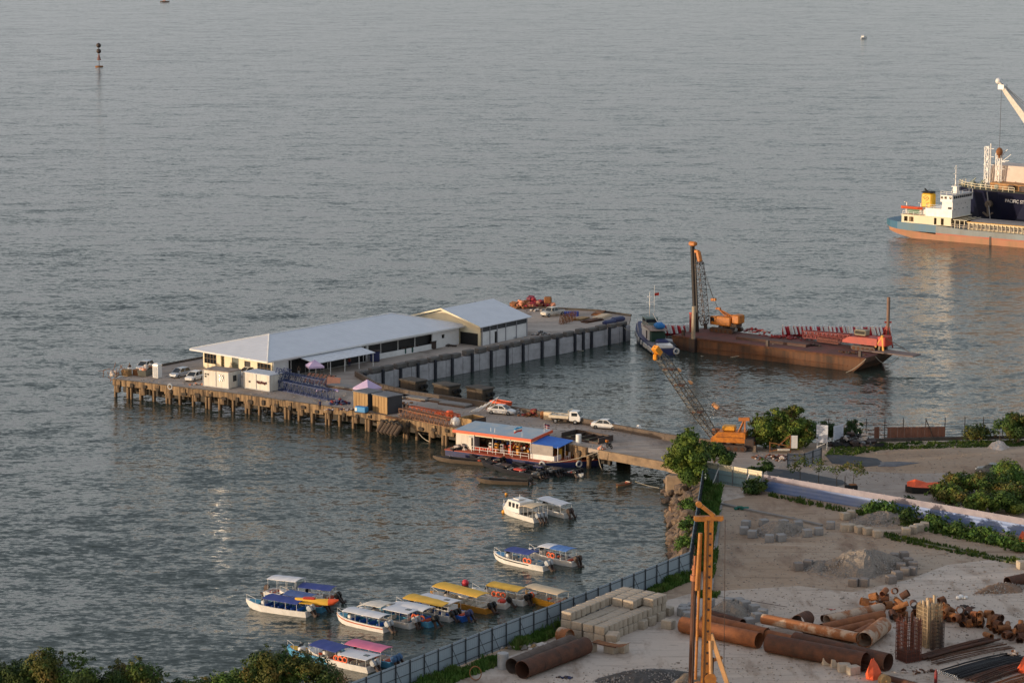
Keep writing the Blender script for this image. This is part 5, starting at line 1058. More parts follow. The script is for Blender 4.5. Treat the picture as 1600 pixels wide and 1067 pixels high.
# ================================================================ CHANNEL MARKER, FAR BOATS, BUOYS
t = thing('channel_marker', 'channel marker with two dark balls stacked on a pole over a float', 'channel marker', at(155, 105, 0))
MB().tube((0, 0, -.3), (0, 0, .55), 2.1, 2.0, n=18).build('float', rustlight, t); MB().tube((0, 0, .5), (0, 0, 12.2), .16, n=6).build('pole', darkm, t)
MB().loft([[(r_ * math.cos(a), r_ * math.sin(a), z_) for a in [i * PI / 4 + .4 for i in range(8)]] for r_, z_ in ((1.1, 3.4), (.25, 6.6))]).build('cone', mat('faded_red_cone', (.30, .12, .10), .7, col2=(.1, .08, .08), scale=.5), t)
for z_ in (8.0, 10.9): MB().ball((0, 0, z_), 1.25, 12).build('ball', darkm, t)
def small_launch(label, px, L_, rz, hullm, cabm):
    t = thing('motor_launch', label, 'boat', at(*px, 0), rz); b = MB(); b.loft([[(x, -k, .1), (x, -k * 1.15, 1.0), (x, k * 1.15, 1.0), (x, k, .1)] for x, k in ((-L_ / 2, 1.0), (L_ * .2, 1.1), (L_ * .42, .5), (L_ / 2, .05))]); b.build('hull', hullm, t)
    MB().box((0, 0, 2.1), (L_ * .45, 1.8, .15)).build('roof', cabm, t); b = MB()
    for x in (-.2, .2):
        for y in (-.8, .8): b.bar((x * L_, y, .9), (x * L_, y, 2.1), .12)
    b.build('roof_post', whitep, t); MB().box((L_ * .05, 0, 1.3), (L_ * .3, 1.5, .7)).build('cabin', cabm, t); MB().box((-L_ / 2 - .3, 0, .8), (.5, .5, 1.0)).build('outboard_motor', darkm, t)
    return t
small_launch('tiny pinkish boat cut off by the top edge, left of centre', (257, 4), 7.5, R(175), darkm, mat('pink_cabin', (.6, .35, .32)))
small_launch('small white boat alone far out at the upper right', (1349, 61), 7, R(-120), whitep, whitep)
def buoy(label, px, r_, m): o = MB().ball((0, 0, r_ * .5), r_, 12).build('buoy', m); o.location = at(*px, 0); tag(o, label, 'buoy')
buoy('round red buoy floating behind the yellow canopied boats', (727, 913), .45, mat('buoy_red', (.62, .04, .06), .5)); buoy('yellow buoy at the bow of the white cabin cruiser', (787, 801), .3, yellowp); buoy('small yellow buoy on the water behind the cabin cruiser', (791, 773), .22, yellowp)

# ================================================================ SPEEDBOATS
def outboard(parent, x, y, m, z=.75, tilt=.5):
    T_ = Matrix.Translation((x, y, z)) @ Matrix.Rotation(tilt, 4, 'Y'); b = MB()
    b.loft([[T_ @ Vector((cx + dx * k, dy * k2, zz)) for dx, dy in ((-.32, -.2), (.22, -.2), (.22, .2), (-.32, .2))] for zz, k, k2, cx in ((-.05, .75, .8, 0), (.15, 1, 1, 0), (.5, .95, .95, -.02), (.66, .6, .6, -.03))]); o = b.build('outboard_motor', m, parent)
    b = MB(); b.loft([[T_ @ Vector((cx + dx * k, dy * k, zz)) for dx, dy in ((-.16, -.07), (.12, -.07), (.12, .07), (-.16, .07))] for zz, k, cx in ((-.05, 1.2, 0), (-.6, 1, 0), (-.95, .9, -.03))]); b.tube(T_ @ Vector((-.35, 0, -.85)), T_ @ Vector((.2, 0, -.85)), .08, n=8)
    for k in range(3): a = k * 2 * PI / 3; b.bar(T_ @ Vector((-.38, 0, -.85)), T_ @ Vector((-.38, .2 * math.cos(a), -.85 + .2 * math.sin(a))), .12, .03)
    b.build('drive_leg', darkm, o); return o
def ringbuoys(label, base, pts, group):
    for p in pts:
        o = MB().ring((0, 0, 0), .3, .09, 14, 6, M=Matrix.Rotation(PI / 2, 4, 'X')).build('lifebuoy', orfab); o.matrix_world = base @ Matrix.Translation(p); tag(o, label, 'lifebuoy', group)
def speedboat(label, bow, stern, hullm, linm, can=None, motors=(2, greyp), W_=2.3, stripe=None, seats=5, L_=None, name='speedboat', cat='speedboat', group='moored speedboats', rail_=True, rings=None, consoles=True, extra=None, sink=0):
    """bow: sight point of the bow tip (1.1 m up); stern: near waterline corner of the transom"""
    Bw, St = at(*bow, 1.1), at(*stern, 0); d = Vector((Bw.x - St.x, Bw.y - St.y, 0)); rz = math.atan2(d.y, d.x); L_ = L_ or d.length
    nrm = Vector((-math.sin(rz), math.cos(rz), 0)); near = 1 if nrm.y < 0 else -1
    org = Vector((St.x, St.y, 0)) - nrm * near * (W_ * .42)        # stern centre
    rz2 = math.atan2(Bw.y - org.y, Bw.x - org.x); t = thing(name, label, cat, org, rz2, group); hw = W_ / 2
    T = [(0, .90, .72, .0), (.25, 1, .74, 0), (.5, 1, .78, 0), (.7, .92, .86, .03), (.83, .70, .95, .1), (.93, .38, 1.03, .3), (1.0, .03, 1.1, .75)]
    def r_(u, k, zt, zb, ins=0, zlow=None): x = u * L_ - (ins * 1.5 if u == 1 else 0) + (ins if u == 0 else 0); h = max(.02, hw * k - ins); return x, h, zt
    b = MB(); rg = []
    for u, k, zt, zb in T: x = u * L_; h = hw * k; rg.append([(x - (.5 if u == 1 else 0), 0, -.35 + zb), (x, -h * .82, -.05 + zb), (x, -h, zt), (x, h, zt), (x, h * .82, -.05 + zb)])
    # outer skin without a lid, inner skin, gunwale
    n = 5; vs = [v for r in rg for v in r]; fs = []
    for k in range(len(rg) - 1):
        for (i, j) in ((0, 1), (1, 2), (3, 4), (4, 0)): fs.append((k * n + i, k * n + j, (k + 1) * n + j, (k + 1) * n + i))
    fs.append((0, 1, 2, 3, 4)); b.add(vs, fs)
    zf = .28; gi = .16; inner = []
    for u, k, zt, zb in T: x = min(u * L_, L_ - .55) if u > .9 else u * L_ + (.12 if u == 0 else 0); h = max(.02, hw * k - gi); inner.append([(x, -h, zt), (x, -h * .9, max(zf, zb + .15)), (x, h * .9, max(zf, zb + .15)), (x, h, zt)])
    gun = []
    for k in range(len(rg) - 1):
        a, c = rg[k], rg[k + 1]; ia_, ic = inner[k], inner[k + 1]
        b.quad(a[2], c[2], ic[0], ia_[0]); b.quad(ia_[3], ic[3], c[3], a[3])
    b.quad(rg[0][2], inner[0][0], inner[0][3], rg[0][3]); b.quad(rg[-1][2], rg[-1][3], inner[-1][3], inner[-1][0])
    b.build('hull', hullm, t)
    li = MB(); vs = [v for r in inner for v in r]; fs = []
    for k in range(len(inner) - 1):
        for i in range(3): fs.append((k * 4 + i, k * 4 + i + 1, (k + 1) * 4 + i + 1, (k + 1) * 4 + i))
    fs.append((0, 1, 2, 3)); li.add(vs, fs); li.build('lining', linm, t)
    dkk = MB(); dkk.add([(L_ * .76, -hw * .62, .86), (L_ * .9, -hw * .4, .98), (L_ * .985, 0, 1.06), (L_ * .9, hw * .4, .98), (L_ * .76, hw * .62, .86)], [(0, 1, 2, 3, 4)]); dkk.slab([(L_ * .77, -hw * .6, .87), (L_ * .9, -hw * .38, .99), (L_ * .98, 0, 1.05), (L_ * .9, hw * .38, .99), (L_ * .77, hw * .6, .87)], .05); dkk.build('foredeck', linm if linm is not teal else teal, t)
    if stripe:
        s_ = MB()
        for y in (-1, 1):
            for k in range(1 if stripe[1] == 'aft' else 0, len(T) - 1):
                u, kk, zt, zb = T[k]; u2, kk2, zt2, zb2 = T[k + 1]
                def q(u_, k_, z_, zb_, f): h = hw * k_; return (u_ * L_, y * (h * (.82 + .18 * f) + .012), (-.05 + zb_) + (z_ + .05 - zb_) * f)
                s_.quad(q(u, kk, zt, zb, .62), q(u2, kk2, zt2, zb2, .62), q(u2, kk2, zt2, zb2, .80), q(u, kk, zt, zb, .80))
        s_.build('stripe', stripe[0], t)
    for k in range(seats):
        x = L_ * .16 + k * L_ * .5 / max(1, seats - 1)
        MB().box((x, 0, .52), (.42, W_ * .72, .1)).box((x - .2, 0, .72), (.07, W_ * .70, .38)).build('bench', bluep if linm is teal else offwhite, t)
    if consoles:
        c_ = MB().cbox((L_ * .70, .1, .85), (.5, 1.0, .8), .1).build('console', whitep, t); MB().quad((L_ * .73, -.4, 1.2), (L_ * .73, .6, 1.2), (L_ * .70, .55, 1.6), (L_ * .70, -.35, 1.6)).build('windscreen', glass, c_)
    nmot, mm = motors
    for k in range(nmot): outboard(t, -.3, (k - (nmot - 1) / 2) * .62, mm, .72, .35 + .2 * ((k * 7 + len(label)) % 3))
    if rail_:
        rl = MB(); pts = [(L_ * .80, -hw * .6, .95), (L_ * .99, 0, 1.1), (L_ * .80, hw * .6, .95)]
        for p in pts: rl.tube(p, (p[0], p[1], p[2] + .5), .025, n=4)
        for a, c in zip(pts, pts[1:]): rl.tube((a[0], a[1], a[2] + .5), (c[0], c[1], c[2] + .5), .025, n=4)
        rl.build('bow_rail', whitep, t)
    if can:
        for ci, (cm_, u0, u1, hz, style) in enumerate(can):
            x0, x1 = u0 * L_, u1 * L_; cw = hw * .98; c = MB(); ns = 7; nx = 6
            for th_ in (0,):
                rings_ = []
                for i in range(nx + 1):
                    x = x0 + (x1 - x0) * i / nx; f = (i / nx); dz = 0
                    if style == 'arch': dz = -.55 * max(0, f - .55) ** 2 * 4 - .05 * f
                    if style == 'slope': dz = -.18 * (1 - f)
                    sagx = -.025 * math.sin(PI * (f * 3 % 1)) if style != 'hard' else 0
                    top = [(x, -cw + 2 * cw * j / ns, hz + dz + sagx + (.14 if style != 'hard' else .06) * (1 - (2 * j / ns - 1) ** 2)) for j in range(ns + 1)]
                    rings_.append(top + [(p[0], p[1], p[2] - .05) for p in reversed(top)])
                c.loft(rings_)
            cn_ = c.build('canopy', cm_, t); fr = MB(); npst = 4
            for i in range(npst):
                x = x0 + .1 + (x1 - x0 - .2) * i / (npst - 1); f = i / (npst - 1); dz = (-.55 * max(0, f - .55) ** 2 * 4 - .05 * f) if style == 'arch' else (-.18 * (1 - f) if style == 'slope' else 0)
                for y in (-1, 1): fr.tube((x, y * hw * .9, .72), (x, y * cw * .93, hz + dz), .03, n=4)
            for y in (-1, 1): fr.tube((x0, y * cw * .95, hz - .05 + (-.18 if style == 'slope' else 0)), (x0 + (x1 - x0) * .6, y * cw * .95, hz - .05 - (.1 if style == 'slope' else 0)), .025, n=4)
            fr.build('canopy_frame', whitep, cn_)
            if style == 'hard': MB().box((x0 + (x1 - x0) * .25, 0, hz + .085), (.6, .5, .06)).build('roof_hatch', glass, cn_)
    if rings:
        M_ = Matrix.Translation(org) @ Matrix.Rotation(rz2, 4, 'Z')
        ringbuoys(rings[1], M_, [((rings[2] + k * .62), near * (hw * .93), 1.05) for k in range(rings[0])], rings[1])
    MB().box((L_ * .12, 0, .5), (.8, W_ * .5, .45)).cbox((L_ * .32, .3, .85), (.5, .5, .3), .1).build('life_jackets', mat('orange_red_vests', (.62, .10, .04), .8), t) if len(label) % 2 else None
    if extra: extra(t, L_, hw)
    return t
S = speedboat
S('white speedboat with turquoise lining and dark blue canopy, front of the left trio', (384, 934), (476, 965), whitep, teal, [(bfab, .12, .66, 1.75, 'slope')], (2, greyp), 2.4, seats=6)
S('speedboat with blue canopy and turquoise hull, second row of the left group', (413, 929), (500, 958), lblue, teal, [(mat('slate_blue_canvas', (.10, .16, .38)), .2, .62, 1.8, 'slope')], (2, blackp), 2.4, seats=5)
S('speedboat with long royal blue canopy at the back of the left group', (436, 921), (520, 945), whitep, whitep, [(bfab, .05, .62, 1.95, 'slope')], (2, blackp), 2.4, seats=4)
S('speedboat pointing right under a flat white canopy, behind the left group', (505, 930), (413, 933), whitep, whitep, [(wfab, .08, .60, 2.6, 'slope')], (1, darkm), 2.3, L_=8, seats=3)
t = thing('banana_boat', 'red and yellow inflatable banana boat lying across the left speedboats', 'banana boat', at(495, 940, 1.5), R(-8)); b = MB()
b.loft([[(x, r_ * math.cos(a), dz + r_ * math.sin(a)) for a in [i * PI / 4 for i in range(8)]] for x, r_, dz in ((-2.6, .1, .35), (-2.2, .38, .1), (0, .42, 0), (1.4, .42, .02), (1.4, .42, .02))], smooth=True); b.build('tube', yfab, t)
b = MB(); b.loft([[(x, r_ * math.cos(a), dz + r_ * math.sin(a)) for a in [i * PI / 4 for i in range(8)]] for x, r_, dz in ((1.4, .43, .02), (2.0, .4, .08), (2.6, .12, .3))], smooth=True); b.build('red_tip', redor, t); MB().cbox((-.9, 0, .4), (1.5, .6, .35), .12).build('seat', redp, t)
S('white speedboat with red-brown side stripe, foremost of the middle row', (526, 955), (597, 989), whitep, teal, [(wfab, .05, .78, 1.75, 'flat')], (2, greyp), 2.2, (mat('red_brown_stripe', (.55, .12, .04)), 'all'), seats=4)
S('white speedboat with cream dome canopy and large white hard-top over the stern', (561, 947), (637, 983), whitep, whitep, [(wfab, .0, .45, 1.9, 'hard'), (mat('cream_canvas', (.72, .68, .60)), .48, .92, 2.0, 'arch')], (2, greyp), 2.7, seats=3)
S('turquoise hulled speedboat under a long white arched canopy', (588, 944), (668, 981), lblue, teal, [(wfab, .08, .80, 1.95, 'arch')], (2, blackp), 2.4, rings=(3, 'orange lifebuoy hung under the white arched canopy', .8))
S('speedboat under a yellow canopy, left of the three yellow canopies', (618, 938), (700, 972), whitep, offwhite, [(yfab, .10, .78, 2.0, 'slope')], (3, blackp), 2.4)
S('blue hulled boat with white hard-top and dark cabin windows', (655, 938), (721, 972), bluep, whitep, [(wfab, .25, .95, 1.9, 'hard')], (2, navyp), 2.3, extra=lambda t, L_, hw: (MB().box((L_ * .5, 0, 1.05), (L_ * .4, hw * 1.5, .7)).build('cabin', whitep, t), MB().box((L_ * .5, hw * .76, 1.15), (L_ * .36, .04, .35)).box((L_ * .5, -hw * .76, 1.15), (L_ * .36, .04, .35)).build('cabin_window', glass, t)))
S('orange and white boat under the longest yellow canopy, middle of three', (672, 922), (757, 960), mat('orange_hull', (.62, .28, .04), .5), offwhite, [(yfab, .12, .86, 2.15, 'slope')], (2, blackp), 2.5, seats=6)
S('low white speedboat with red bag, right of the longest yellow canopy', (712, 927), (788, 952), whitep, offwhite, None, (1, blackp), 2.2, consoles=False, seats=3, extra=lambda t, L_, hw: MB().cbox((L_ * .1, .3, .85), (.9, .8, .5), .15).build('red_bag', redp, t))
S('white-bowed speedboat under the right yellow canopy of three', (737, 917), (815, 947), whitep, offwhite, [(yfab, .08, .66, 1.95, 'slope')], (2, blackp), 2.3, rings=(3, 'orange lifebuoy on the side below the right yellow canopy', 2.6))
S('yellow hulled boat under a beige canopy, nearest the grey fence', (820, 921), (872, 952), mat('yellow_hull', (.70, .34, .03), .5), whitep, [(tfab, .02, .86, 1.85, 'flat')], (1, darkm), 2.2, consoles=False, rings=(1, 'orange lifebuoy on the beige canopied boat', 4.2))
S('white speedboat with black side stripe and navy canopy, near the fence', (771, 860), (847, 893), whitep, lblue, [(bfab, .25, .70, 1.85, 'flat')], (2, greyp), 2.4, (black, 'aft'), rings=(2, 'orange lifebuoy on the black striped speedboat', 2.1))
S('white speedboat with half white, half blue hard-top, behind the striped one', (826, 855), (892, 886), whitep, navyp, [(mat('sky_blue_canvas', (.10, .24, .58)), .1, .45, 1.95, 'flat'), (wfab, .45, .78, 1.95, 'arch')], (2, darkm), 2.3, rings=(2, 'orange lifebuoy on the blue and white hard-top boat', 3.0))
S('white speedboat under a white canopy, behind the cabin cruiser', (838, 783), (880, 810), whitep, offwhite, [(wfab, .08, .80, 1.9, 'slope')], (2, darkm), 2.3, seats=3)
def cruiser_extra(t, L_, hw):
    c = MB(); c.loft([[(x0, -w_, .8), (x1, -w_ * .9, z_), (x1, w_ * .9, z_), (x0, w_, .8)] for x0, x1, w_, z_ in ((L_ * .36, L_ * .36, hw * .93, 2.25), (L_ * .7, L_ * .68, hw * .9, 2.3), (L_ * .86, L_ * .76, hw * .6, 2.0))]); cb_ = c.build('cabin', whitep, t)
    for x in (.42, .52, .62): MB().box((x * L_, 0, 1.72), (.42, hw * 1.84, .62)).build('window', glass, cb_)
    MB().box((L_ * .55, 0, 2.42), (1.2, 1.3, .14)).tube((L_ * .55, 0, 2.4), (L_ * .55, 0, 3.0), .05, n=5).build('roof_hatch', whitep, cb_)
S('white cabin cruiser with three side windows and beige stern awning', (788, 786), (832, 817), whitep, offwhite, [(tfab, .0, .38, 2.15, 'arch')], (3, greyp), 2.9, name='cabin_cruiser', cat='cabin cruiser', group=None, consoles=False, seats=1, extra=cruiser_extra, L_=8.2)
S('speedboat under a pink canopy at the bottom beside the grey fence', (532, 1010), (608, 1044), lblue, whitep, [(pfab, .15, .82, 1.95, 'slope')], (3, mat('mid_blue_cowling', (.05, .14, .30))), 2.4, rings=(4, 'pink-red lifebuoy under the pink canopy', 2.8))
S('speedboat with blue canopy and white stern roof beside the pink canopy', (480, 1010), (572, 1052), whitep, whitep, [(bfab, .45, .86, 1.9, 'slope'), (wfab, .0, .42, 1.55, 'hard')], (2, greyp), 2.8, rings=(3, 'pink-red lifebuoy beside the white stern roof', 3.0))
S('blue boat mostly hidden behind the bottom left tree', (448, 1006), (520, 1040), lblue, yfab, None, (1, greyp), 2.2)

# ---- floating station
Fa, Fb = at(712, 700, .9), at(831, 715.5, .9); frz = math.atan2(Fb.y - Fa.y, Fb.x - Fa.x); FL = (Fb - Fa).length; FW = 5.6
st = thing('floating_station', 'floating fuel station with pale blue roof, red trim and open front by the pier', 'floating station', (Fa.x, Fa.y, 0), frz)
hx = FL + 9.0
b = MB(); b.loft([[(x, y0_, -.4), (x, y0_ - .1, .85), (x, y1_ + .1, .85), (x, y1_, -.4)] for x, y0_, y1_ in ((-1.2, 0, FW + 1), (-.8, -1.6, FW + 1.2), (FL + 3.4, -1.6, FW + 1.2), (FL + 6.6, 1.2, FW + .8), (hx, 4.0, FW))]); b.build('hull', navyp, st)
MB().prism([(-1, -1.7), (FL + 3.4, -1.7), (FL + 6.8, 1.3), (hx + .1, 4.1), (hx - .3, FW), (FL + 3, FW + 1), (-1, FW + 1)], .85, .93).build('deck', mat('red_brown_deck', (.50, .11, .05), .7), st)
hh = 3.75; b = MB(); b.slab([(-.2, -.4, hh), (FL + .1, -.4, hh), (FL + .1, FW + .2, hh + .35), (-.2, FW + .2, hh + .35)], .12); rf = b.build('roof', skyroof, st)
MB().bar((-.25, -.45, hh - .12), (FL + .15, -.45, hh - .12), .1, .42).bar((FL + .15, -.45, hh - .12), (FL + .15, FW + .2, hh + .22), .1, .42).build('red_fascia', redor, rf)
MB().bar((.2, -.1, hh - .45), (FL - .1, -.1, hh - .45), .12, .25).build('cream_beam', cream, rf)
MB().box((1.45, .05, 2.2), (2.7, .16, 2.5)).box((.1, FW / 2, 2.2), (.16, FW - .4, 2.5)).box((FL / 2, FW - .3, 2.2), (FL, .16, 2.7)).build('white_wall', offwhite, st); MB().box((3.1, .9, 2.2), (.1, 1.7, 2.5)).build('side_panel', greyp, st)
MB().box((FL * .5, FW - .5, 2.1), (FL - .8, .1, 2.3)).build('rear_shelf_wall', mat('brown_interior', (.16, .09, .06), .8), st)
sh_ = MB()
for z_ in (1.6, 2.2, 2.8): sh_.box((FL * .62, FW - .8, z_), (FL * .6, .5, .06))
sh_.build('shelf', cream, st)
rr = random.Random(77); gd = [MB() for _ in range(4)]
for k in range(70): gd[k % 4].cbox((FL * .34 + rr.random() * FL * .58, FW - .8 - rr.choice([0, 1.6, 3.0]) * rr.random(), 1.15 + rr.choice([0, .62, 1.2]) * rr.random()), (.35, .3, .4), .05)
for g_, m_ in zip(gd, (redp, yellowp, whitep, bluep)): g_.build('goods', m_, st)
for x_, m_ in ((7.6, whitep), (5.6, whitep), (6.6, yellowp), (9.0, redor), (10.4, yellowp)):
    b = MB().cbox((x_, 1.1, 1.55), (.55, .45, 1.3), .08).build('fuel_pump', m_, st); MB().box((x_, .85, 1.9), (.36, .04, .3)).build('display', glass, b)
for x_ in (3.4, FL * .5, FL * .73, FL - .1): MB().tube((x_, -.2, .9), (x_, -.2, hh - .1), .07, n=6).build('post', whitep, st)
b = MB(); rail(b, [(3.4, -.9, .9), (FL, -.9, .9)], .85, 1.3, .035); b.build('railing', whitep, st)
b = MB()
for k in range(9): b.ball((3.6 + k * .45, .1, 1.2 + .3 * rr.random()), .24, 6)
b.build('red_goods_pile', mat('red_orange_goods', (.75, .12, .06)), st)
ax = FL + .1
b = MB(); b.slab([(ax, -.3, 3.25), (ax + 4.6, -.3, 3.0), (ax + 4.6, 4.2, 3.35), (ax, 4.2, 3.6)], .06); aw = b.build('awning', bfab2, st)
MB().box((ax + 1.9, -.35, 2.35), (3.7, .1, 1.6)).build('tarpaulin_screen', mat('grey_beige_tarp', (.40, .36, .33), .8), st); MB().box((ax + 2.0, -.4, 1.3), (4.0, .12, .75)).box((ax + 4.0, .6, 1.3), (.12, 1.9, .75)).build('white_parapet', whitep, st)
for x_, y_ in ((ax + 4.5, -.2), (ax + 4.5, 4.0), (ax + 4.5, 1.9)): MB().tube((x_, y_, .9), (x_, y_, 3.1), .06, n=6).build('post', whitep, st)
MB().box((ax + 2.4, 4.1, 2.0), (4.4, .1, 2.2)).build('yellow_screen', mat('ochre_screen', (.42, .22, .05), .8), st); MB().tube((ax + 3.6, 2.0, .93), (ax + 3.6, 2.0, 2.4), .3, n=10).build('gas_cylinder', yfab, st)
b = MB().box((ax + 4.9, 2.2, 1.35), (.5, .5, .06)).box((ax + 5.1, 2.2, 1.7), (.06, .5, .6))
for x_, y_ in ((4.7, 2.0), (5.1, 2.0), (4.7, 2.4), (5.1, 2.4)): b.bar((ax + x_, y_, .93), (ax + x_, y_, 1.35), .06)
b.build('plastic_chair', whitep, st)
ty_ = None
for x_ in (FL + 2.9,): o = MB().ring((x_, -1.85, .6), .42, .14, M=Matrix.Rotation(PI / 2, 4, 'X')).build('tyre', tyrem, st)
MB().ring((FL + 7.6, .9, .7), .42, .13, M=Matrix.Rotation(R(60), 4, 'Z') @ Matrix.Rotation(PI / 2, 4, 'X')).build('tyre', tyrem, st)
b = MB().bar((FL * .42, 1, hh + .12), (FL * .42, 1, hh + .75), .05).bar((FL * .42 + .7, 1, hh + .12), (FL * .42 + .7, 1, hh + .75), .05); b.build('roof_vent', whitep, rf)
lettering('I I', .0001 + .3, whitep, st, (3.0, -.08, 3.05), (R(90), 0, 0), 'small_sign') if False else MB().box((2.9, -.05, 3.0), (1.0, .06, .32)).build('small_sign', greyp, st)
def flag(label, p, cols, h=1.9, wv=1.5, rz=0, name='flag'):
    t = thing(name, label, 'flag', p, rz); MB().tube((0, 0, 0), (0, 0, h), .03, n=5).build('flag_pole', whitep, t)
    n_ = len(cols)
    for k, m_ in enumerate(cols):
        b = MB(); z1 = h - .05 - k * .75 / n_; z0 = z1 - .75 / n_; pts = 7; top = [(wv * i / pts, .12 * math.sin(i * 1.3), z1 - .28 * (i / pts)) for i in range(pts + 1)]
        b.loft([[p_, (p_[0], p_[1] + .02, p_[2]), (p_[0], p_[1] + .02, p_[2] - (z1 - z0)), (p_[0], p_[1], p_[2] - (z1 - z0))] for p_ in top]); b.build('flag_stripe', m_, t)
    return t
M_ = Matrix.Translation((Fa.x, Fa.y, 0)) @ Matrix.Rotation(frz, 4, 'Z')
flag('state flag with light blue, white and red stripes over the station roof', M_ @ Vector((FL * .86, .3, hh + .1)), [mat('flag_light_blue', (.06, .40, .75)), whitep, redp], 1.7, 1.3, R(200))
flag('small national flag of red and white stripes at the roof corner', M_ @ Vector((FL * .98, 4.0, hh + .3)), [navyp, redp, whitep, redp, whitep], 1.4, .9, R(20))
t = thing('ladder_ramp', 'grey metal boarding ladder from the station deck up to the pier', 'ramp', at(905, 712, .95), 0); p2_ = at(922, 697, 3.1) - t.location
for k in range(2): q_ = Vector((.55 * k, .2 * k, 0)); MB().bar(q_, q_ + p2_, .1, .18).build('side_rail', greym, t)
b = MB()
for k in range(12): b.bar(p2_ * (k / 12), p2_ * (k / 12) + Vector((.55, .2, 0)), .06)
b.build('rung', greym, t)
loc, rz, L_, D_ = frame((878, 684), (935, 694), (944, 684), 3.0)
t = thing('concrete_trough', 'open dark walled enclosure with mossy floor on the pier by the station', 'enclosure', loc, rz); D_ = 3.4
b = MB().box((L_ / 2, D_, .4), (L_, .2, .8)).box((L_, D_ / 2, .45), (.2, D_, .9)).box((0, D_ / 2, .4), (.2, D_, .8)).box((L_ / 2, 0, .15), (L_, .2, .3))
for k in (1, 2, 3): b.box((L_ * k / 4, D_ / 2, .35), (.1, D_, .5))
b.build('wall', darkm, t); MB().box((L_ / 2, D_ / 2, .08), (L_ - .2, D_ - .2, .1)).build('floor', mat('mossy_floor', (.22, .20, .11), .9), t)
o = MB().tube((0, 0, 0), (0, 0, 1.3), .42, n=12).build('white_drum', whitep); o.location = at(904, 692, 3); tag(o, 'white drum standing right of the blue awning', 'drum')
t = thing('motor_scooter', 'dark parked motor scooter with orange box on the pier edge', 'scooter', at(952, 700, 3), R(-60)); b = MB().ring((-.6, 0, .28), .22, .07, 12, 5, M=Matrix.Rotation(PI / 2, 4, 'X')).ring((.6, 0, .28), .22, .07, 12, 5, M=Matrix.Rotation(PI / 2, 4, 'X')); b.build('wheel', black, t); MB().cbox((-.25, 0, .6), (.9, .35, .35), .1).bar((.55, 0, .3), (.4, 0, 1.0), .1).bar((.4, -.3, 1.0), (.4, .3, 1.0), .05).cbox((.2, 0, .35), (.6, .3, .15), .05).build('body', blackp, t); MB().cbox((-.65, 0, .95), (.4, .4, .35), .05).build('top_box', orange, t)
for i, (x_, y_, lb) in enumerate(((940, 702, 'pale bags at the head of the boarding ladder'),)): heap('bag_heap', lb, 'bags', (x_, y_), (.8, .5), 10, [bagm, peach], 55, h=.6, size=(.2, .4))
# long boats and dark speedboats
def longboat(label, bow, stern, hm, W_=1.9, nm=2, seats=0):
    return speedboat(label, bow, stern, hm, mat('dark_boat_lining', (.03, .028, .025), .8), None, (nm, blackp), W_, None, seats, None, 'long_boat', 'long boat', None, rail_=False, consoles=False).scale.__setitem__(2, .7)
woodh = mat('brown_timber_hull', (.11, .08, .055), .7, col2=(.07, .05, .035), scale=1.5)
longboat('long brown timber boat along the front of the station, left end', (676, 708), (782, 729), woodh, nm=0)
longboat('long brown timber boat, nearest, lying below the dark motors', (744, 742), (824, 758), woodh, nm=2)
MBt = [('dark speedboat with silver-black motor beside the station middle', (733, 706), (775, 726), 2), ('dark boat with black motors packed against the station front, left', (752, 716), (815, 740), 3), ('dark boat with red gear among the packed motor boats, middle', (770, 722), (840, 748), 3),
       ('dark boat with blue tarpaulin, packed motor boats, right', (800, 718), (865, 744), 3), ('dark boat with row of black motors at the right end of the pack', (835, 722), (895, 745), 3)]
for lb, bw, sn, n_ in MBt: mb_ = speedboat(lb, bw, sn, mat('black_blue_hull', (.02, .022, .03), .45), mat('dark_boat_lining', (.03, .028, .025)), None, (n_ + 1, blackp), 2.1, None, 3, None, 'motor_boat', 'motor boat', 'dark motor boats packed before the station', rail_=False, consoles=False, extra=(lambda t, L_, hw: MB().cbox((L_ * .45, 0, .95), (1.7, 1.1, .3), .1).build('tarpaulin', navyp if 'blue' in t['label'] else (redp if 'red' in t['label'] else darkm), t))); mb_.scale.z = .75
heap('engine_heap', 'pile of brown motors and gear on the left long boat', 'motors', (722, 704), (2.2, .8), 22, [mat('brown_motor', (.16, .12, .09)), blackp, bagm], 61, z=.7, h=1.2, size=(.3, .6))
speedboat('small grey dinghy tied under the station bow', (912, 735), (885, 741), greyp, greym, None, (0, blackp), 1.7, None, 0, 4.6, 'dinghy', 'dinghy', None, rail_=False, consoles=False).scale = (.75, .7, .6)
speedboat('little wooden rowing boat with orange stern adrift below the pier', (966, 749), (988, 757), mat('tan_hull', (.34, .22, .12), .7), mat('tan_lining', (.30, .22, .14)), None, (0, blackp), 1.6, (redor, 'all'), 1, 4.6, 'rowing_boat', 'rowing boat', None, rail_=False, consoles=False).scale = (.7, .65, .5)
rope('pale rope on the water from the little wooden boat', side_curve(at(992, 752, .5), at(1030, 762, .05), .1), .04)
rope('pale rope loop hanging down from the pier edge near the station', side_curve(at(934, 708, 3.0), at(942, 735, .2), .5), .07)
rope('pale rope from the pier edge down to the water, left of the station', side_curve(above(646, 664, at(640, 657, 3)), at(672, 690, .1), .5), .07)
rope('mooring rope from the station bow up to the pier', side_curve(M_ @ Vector((hx - .5, 3.2, 1.0)), at(936, 700, 3.1), .3), .06)
rope('mooring rope from the station hull to the pier root', side_curve(M_ @ Vector((FL + 3.4, -1.6, .9)), at(938, 704, 3.0), .4), .06)
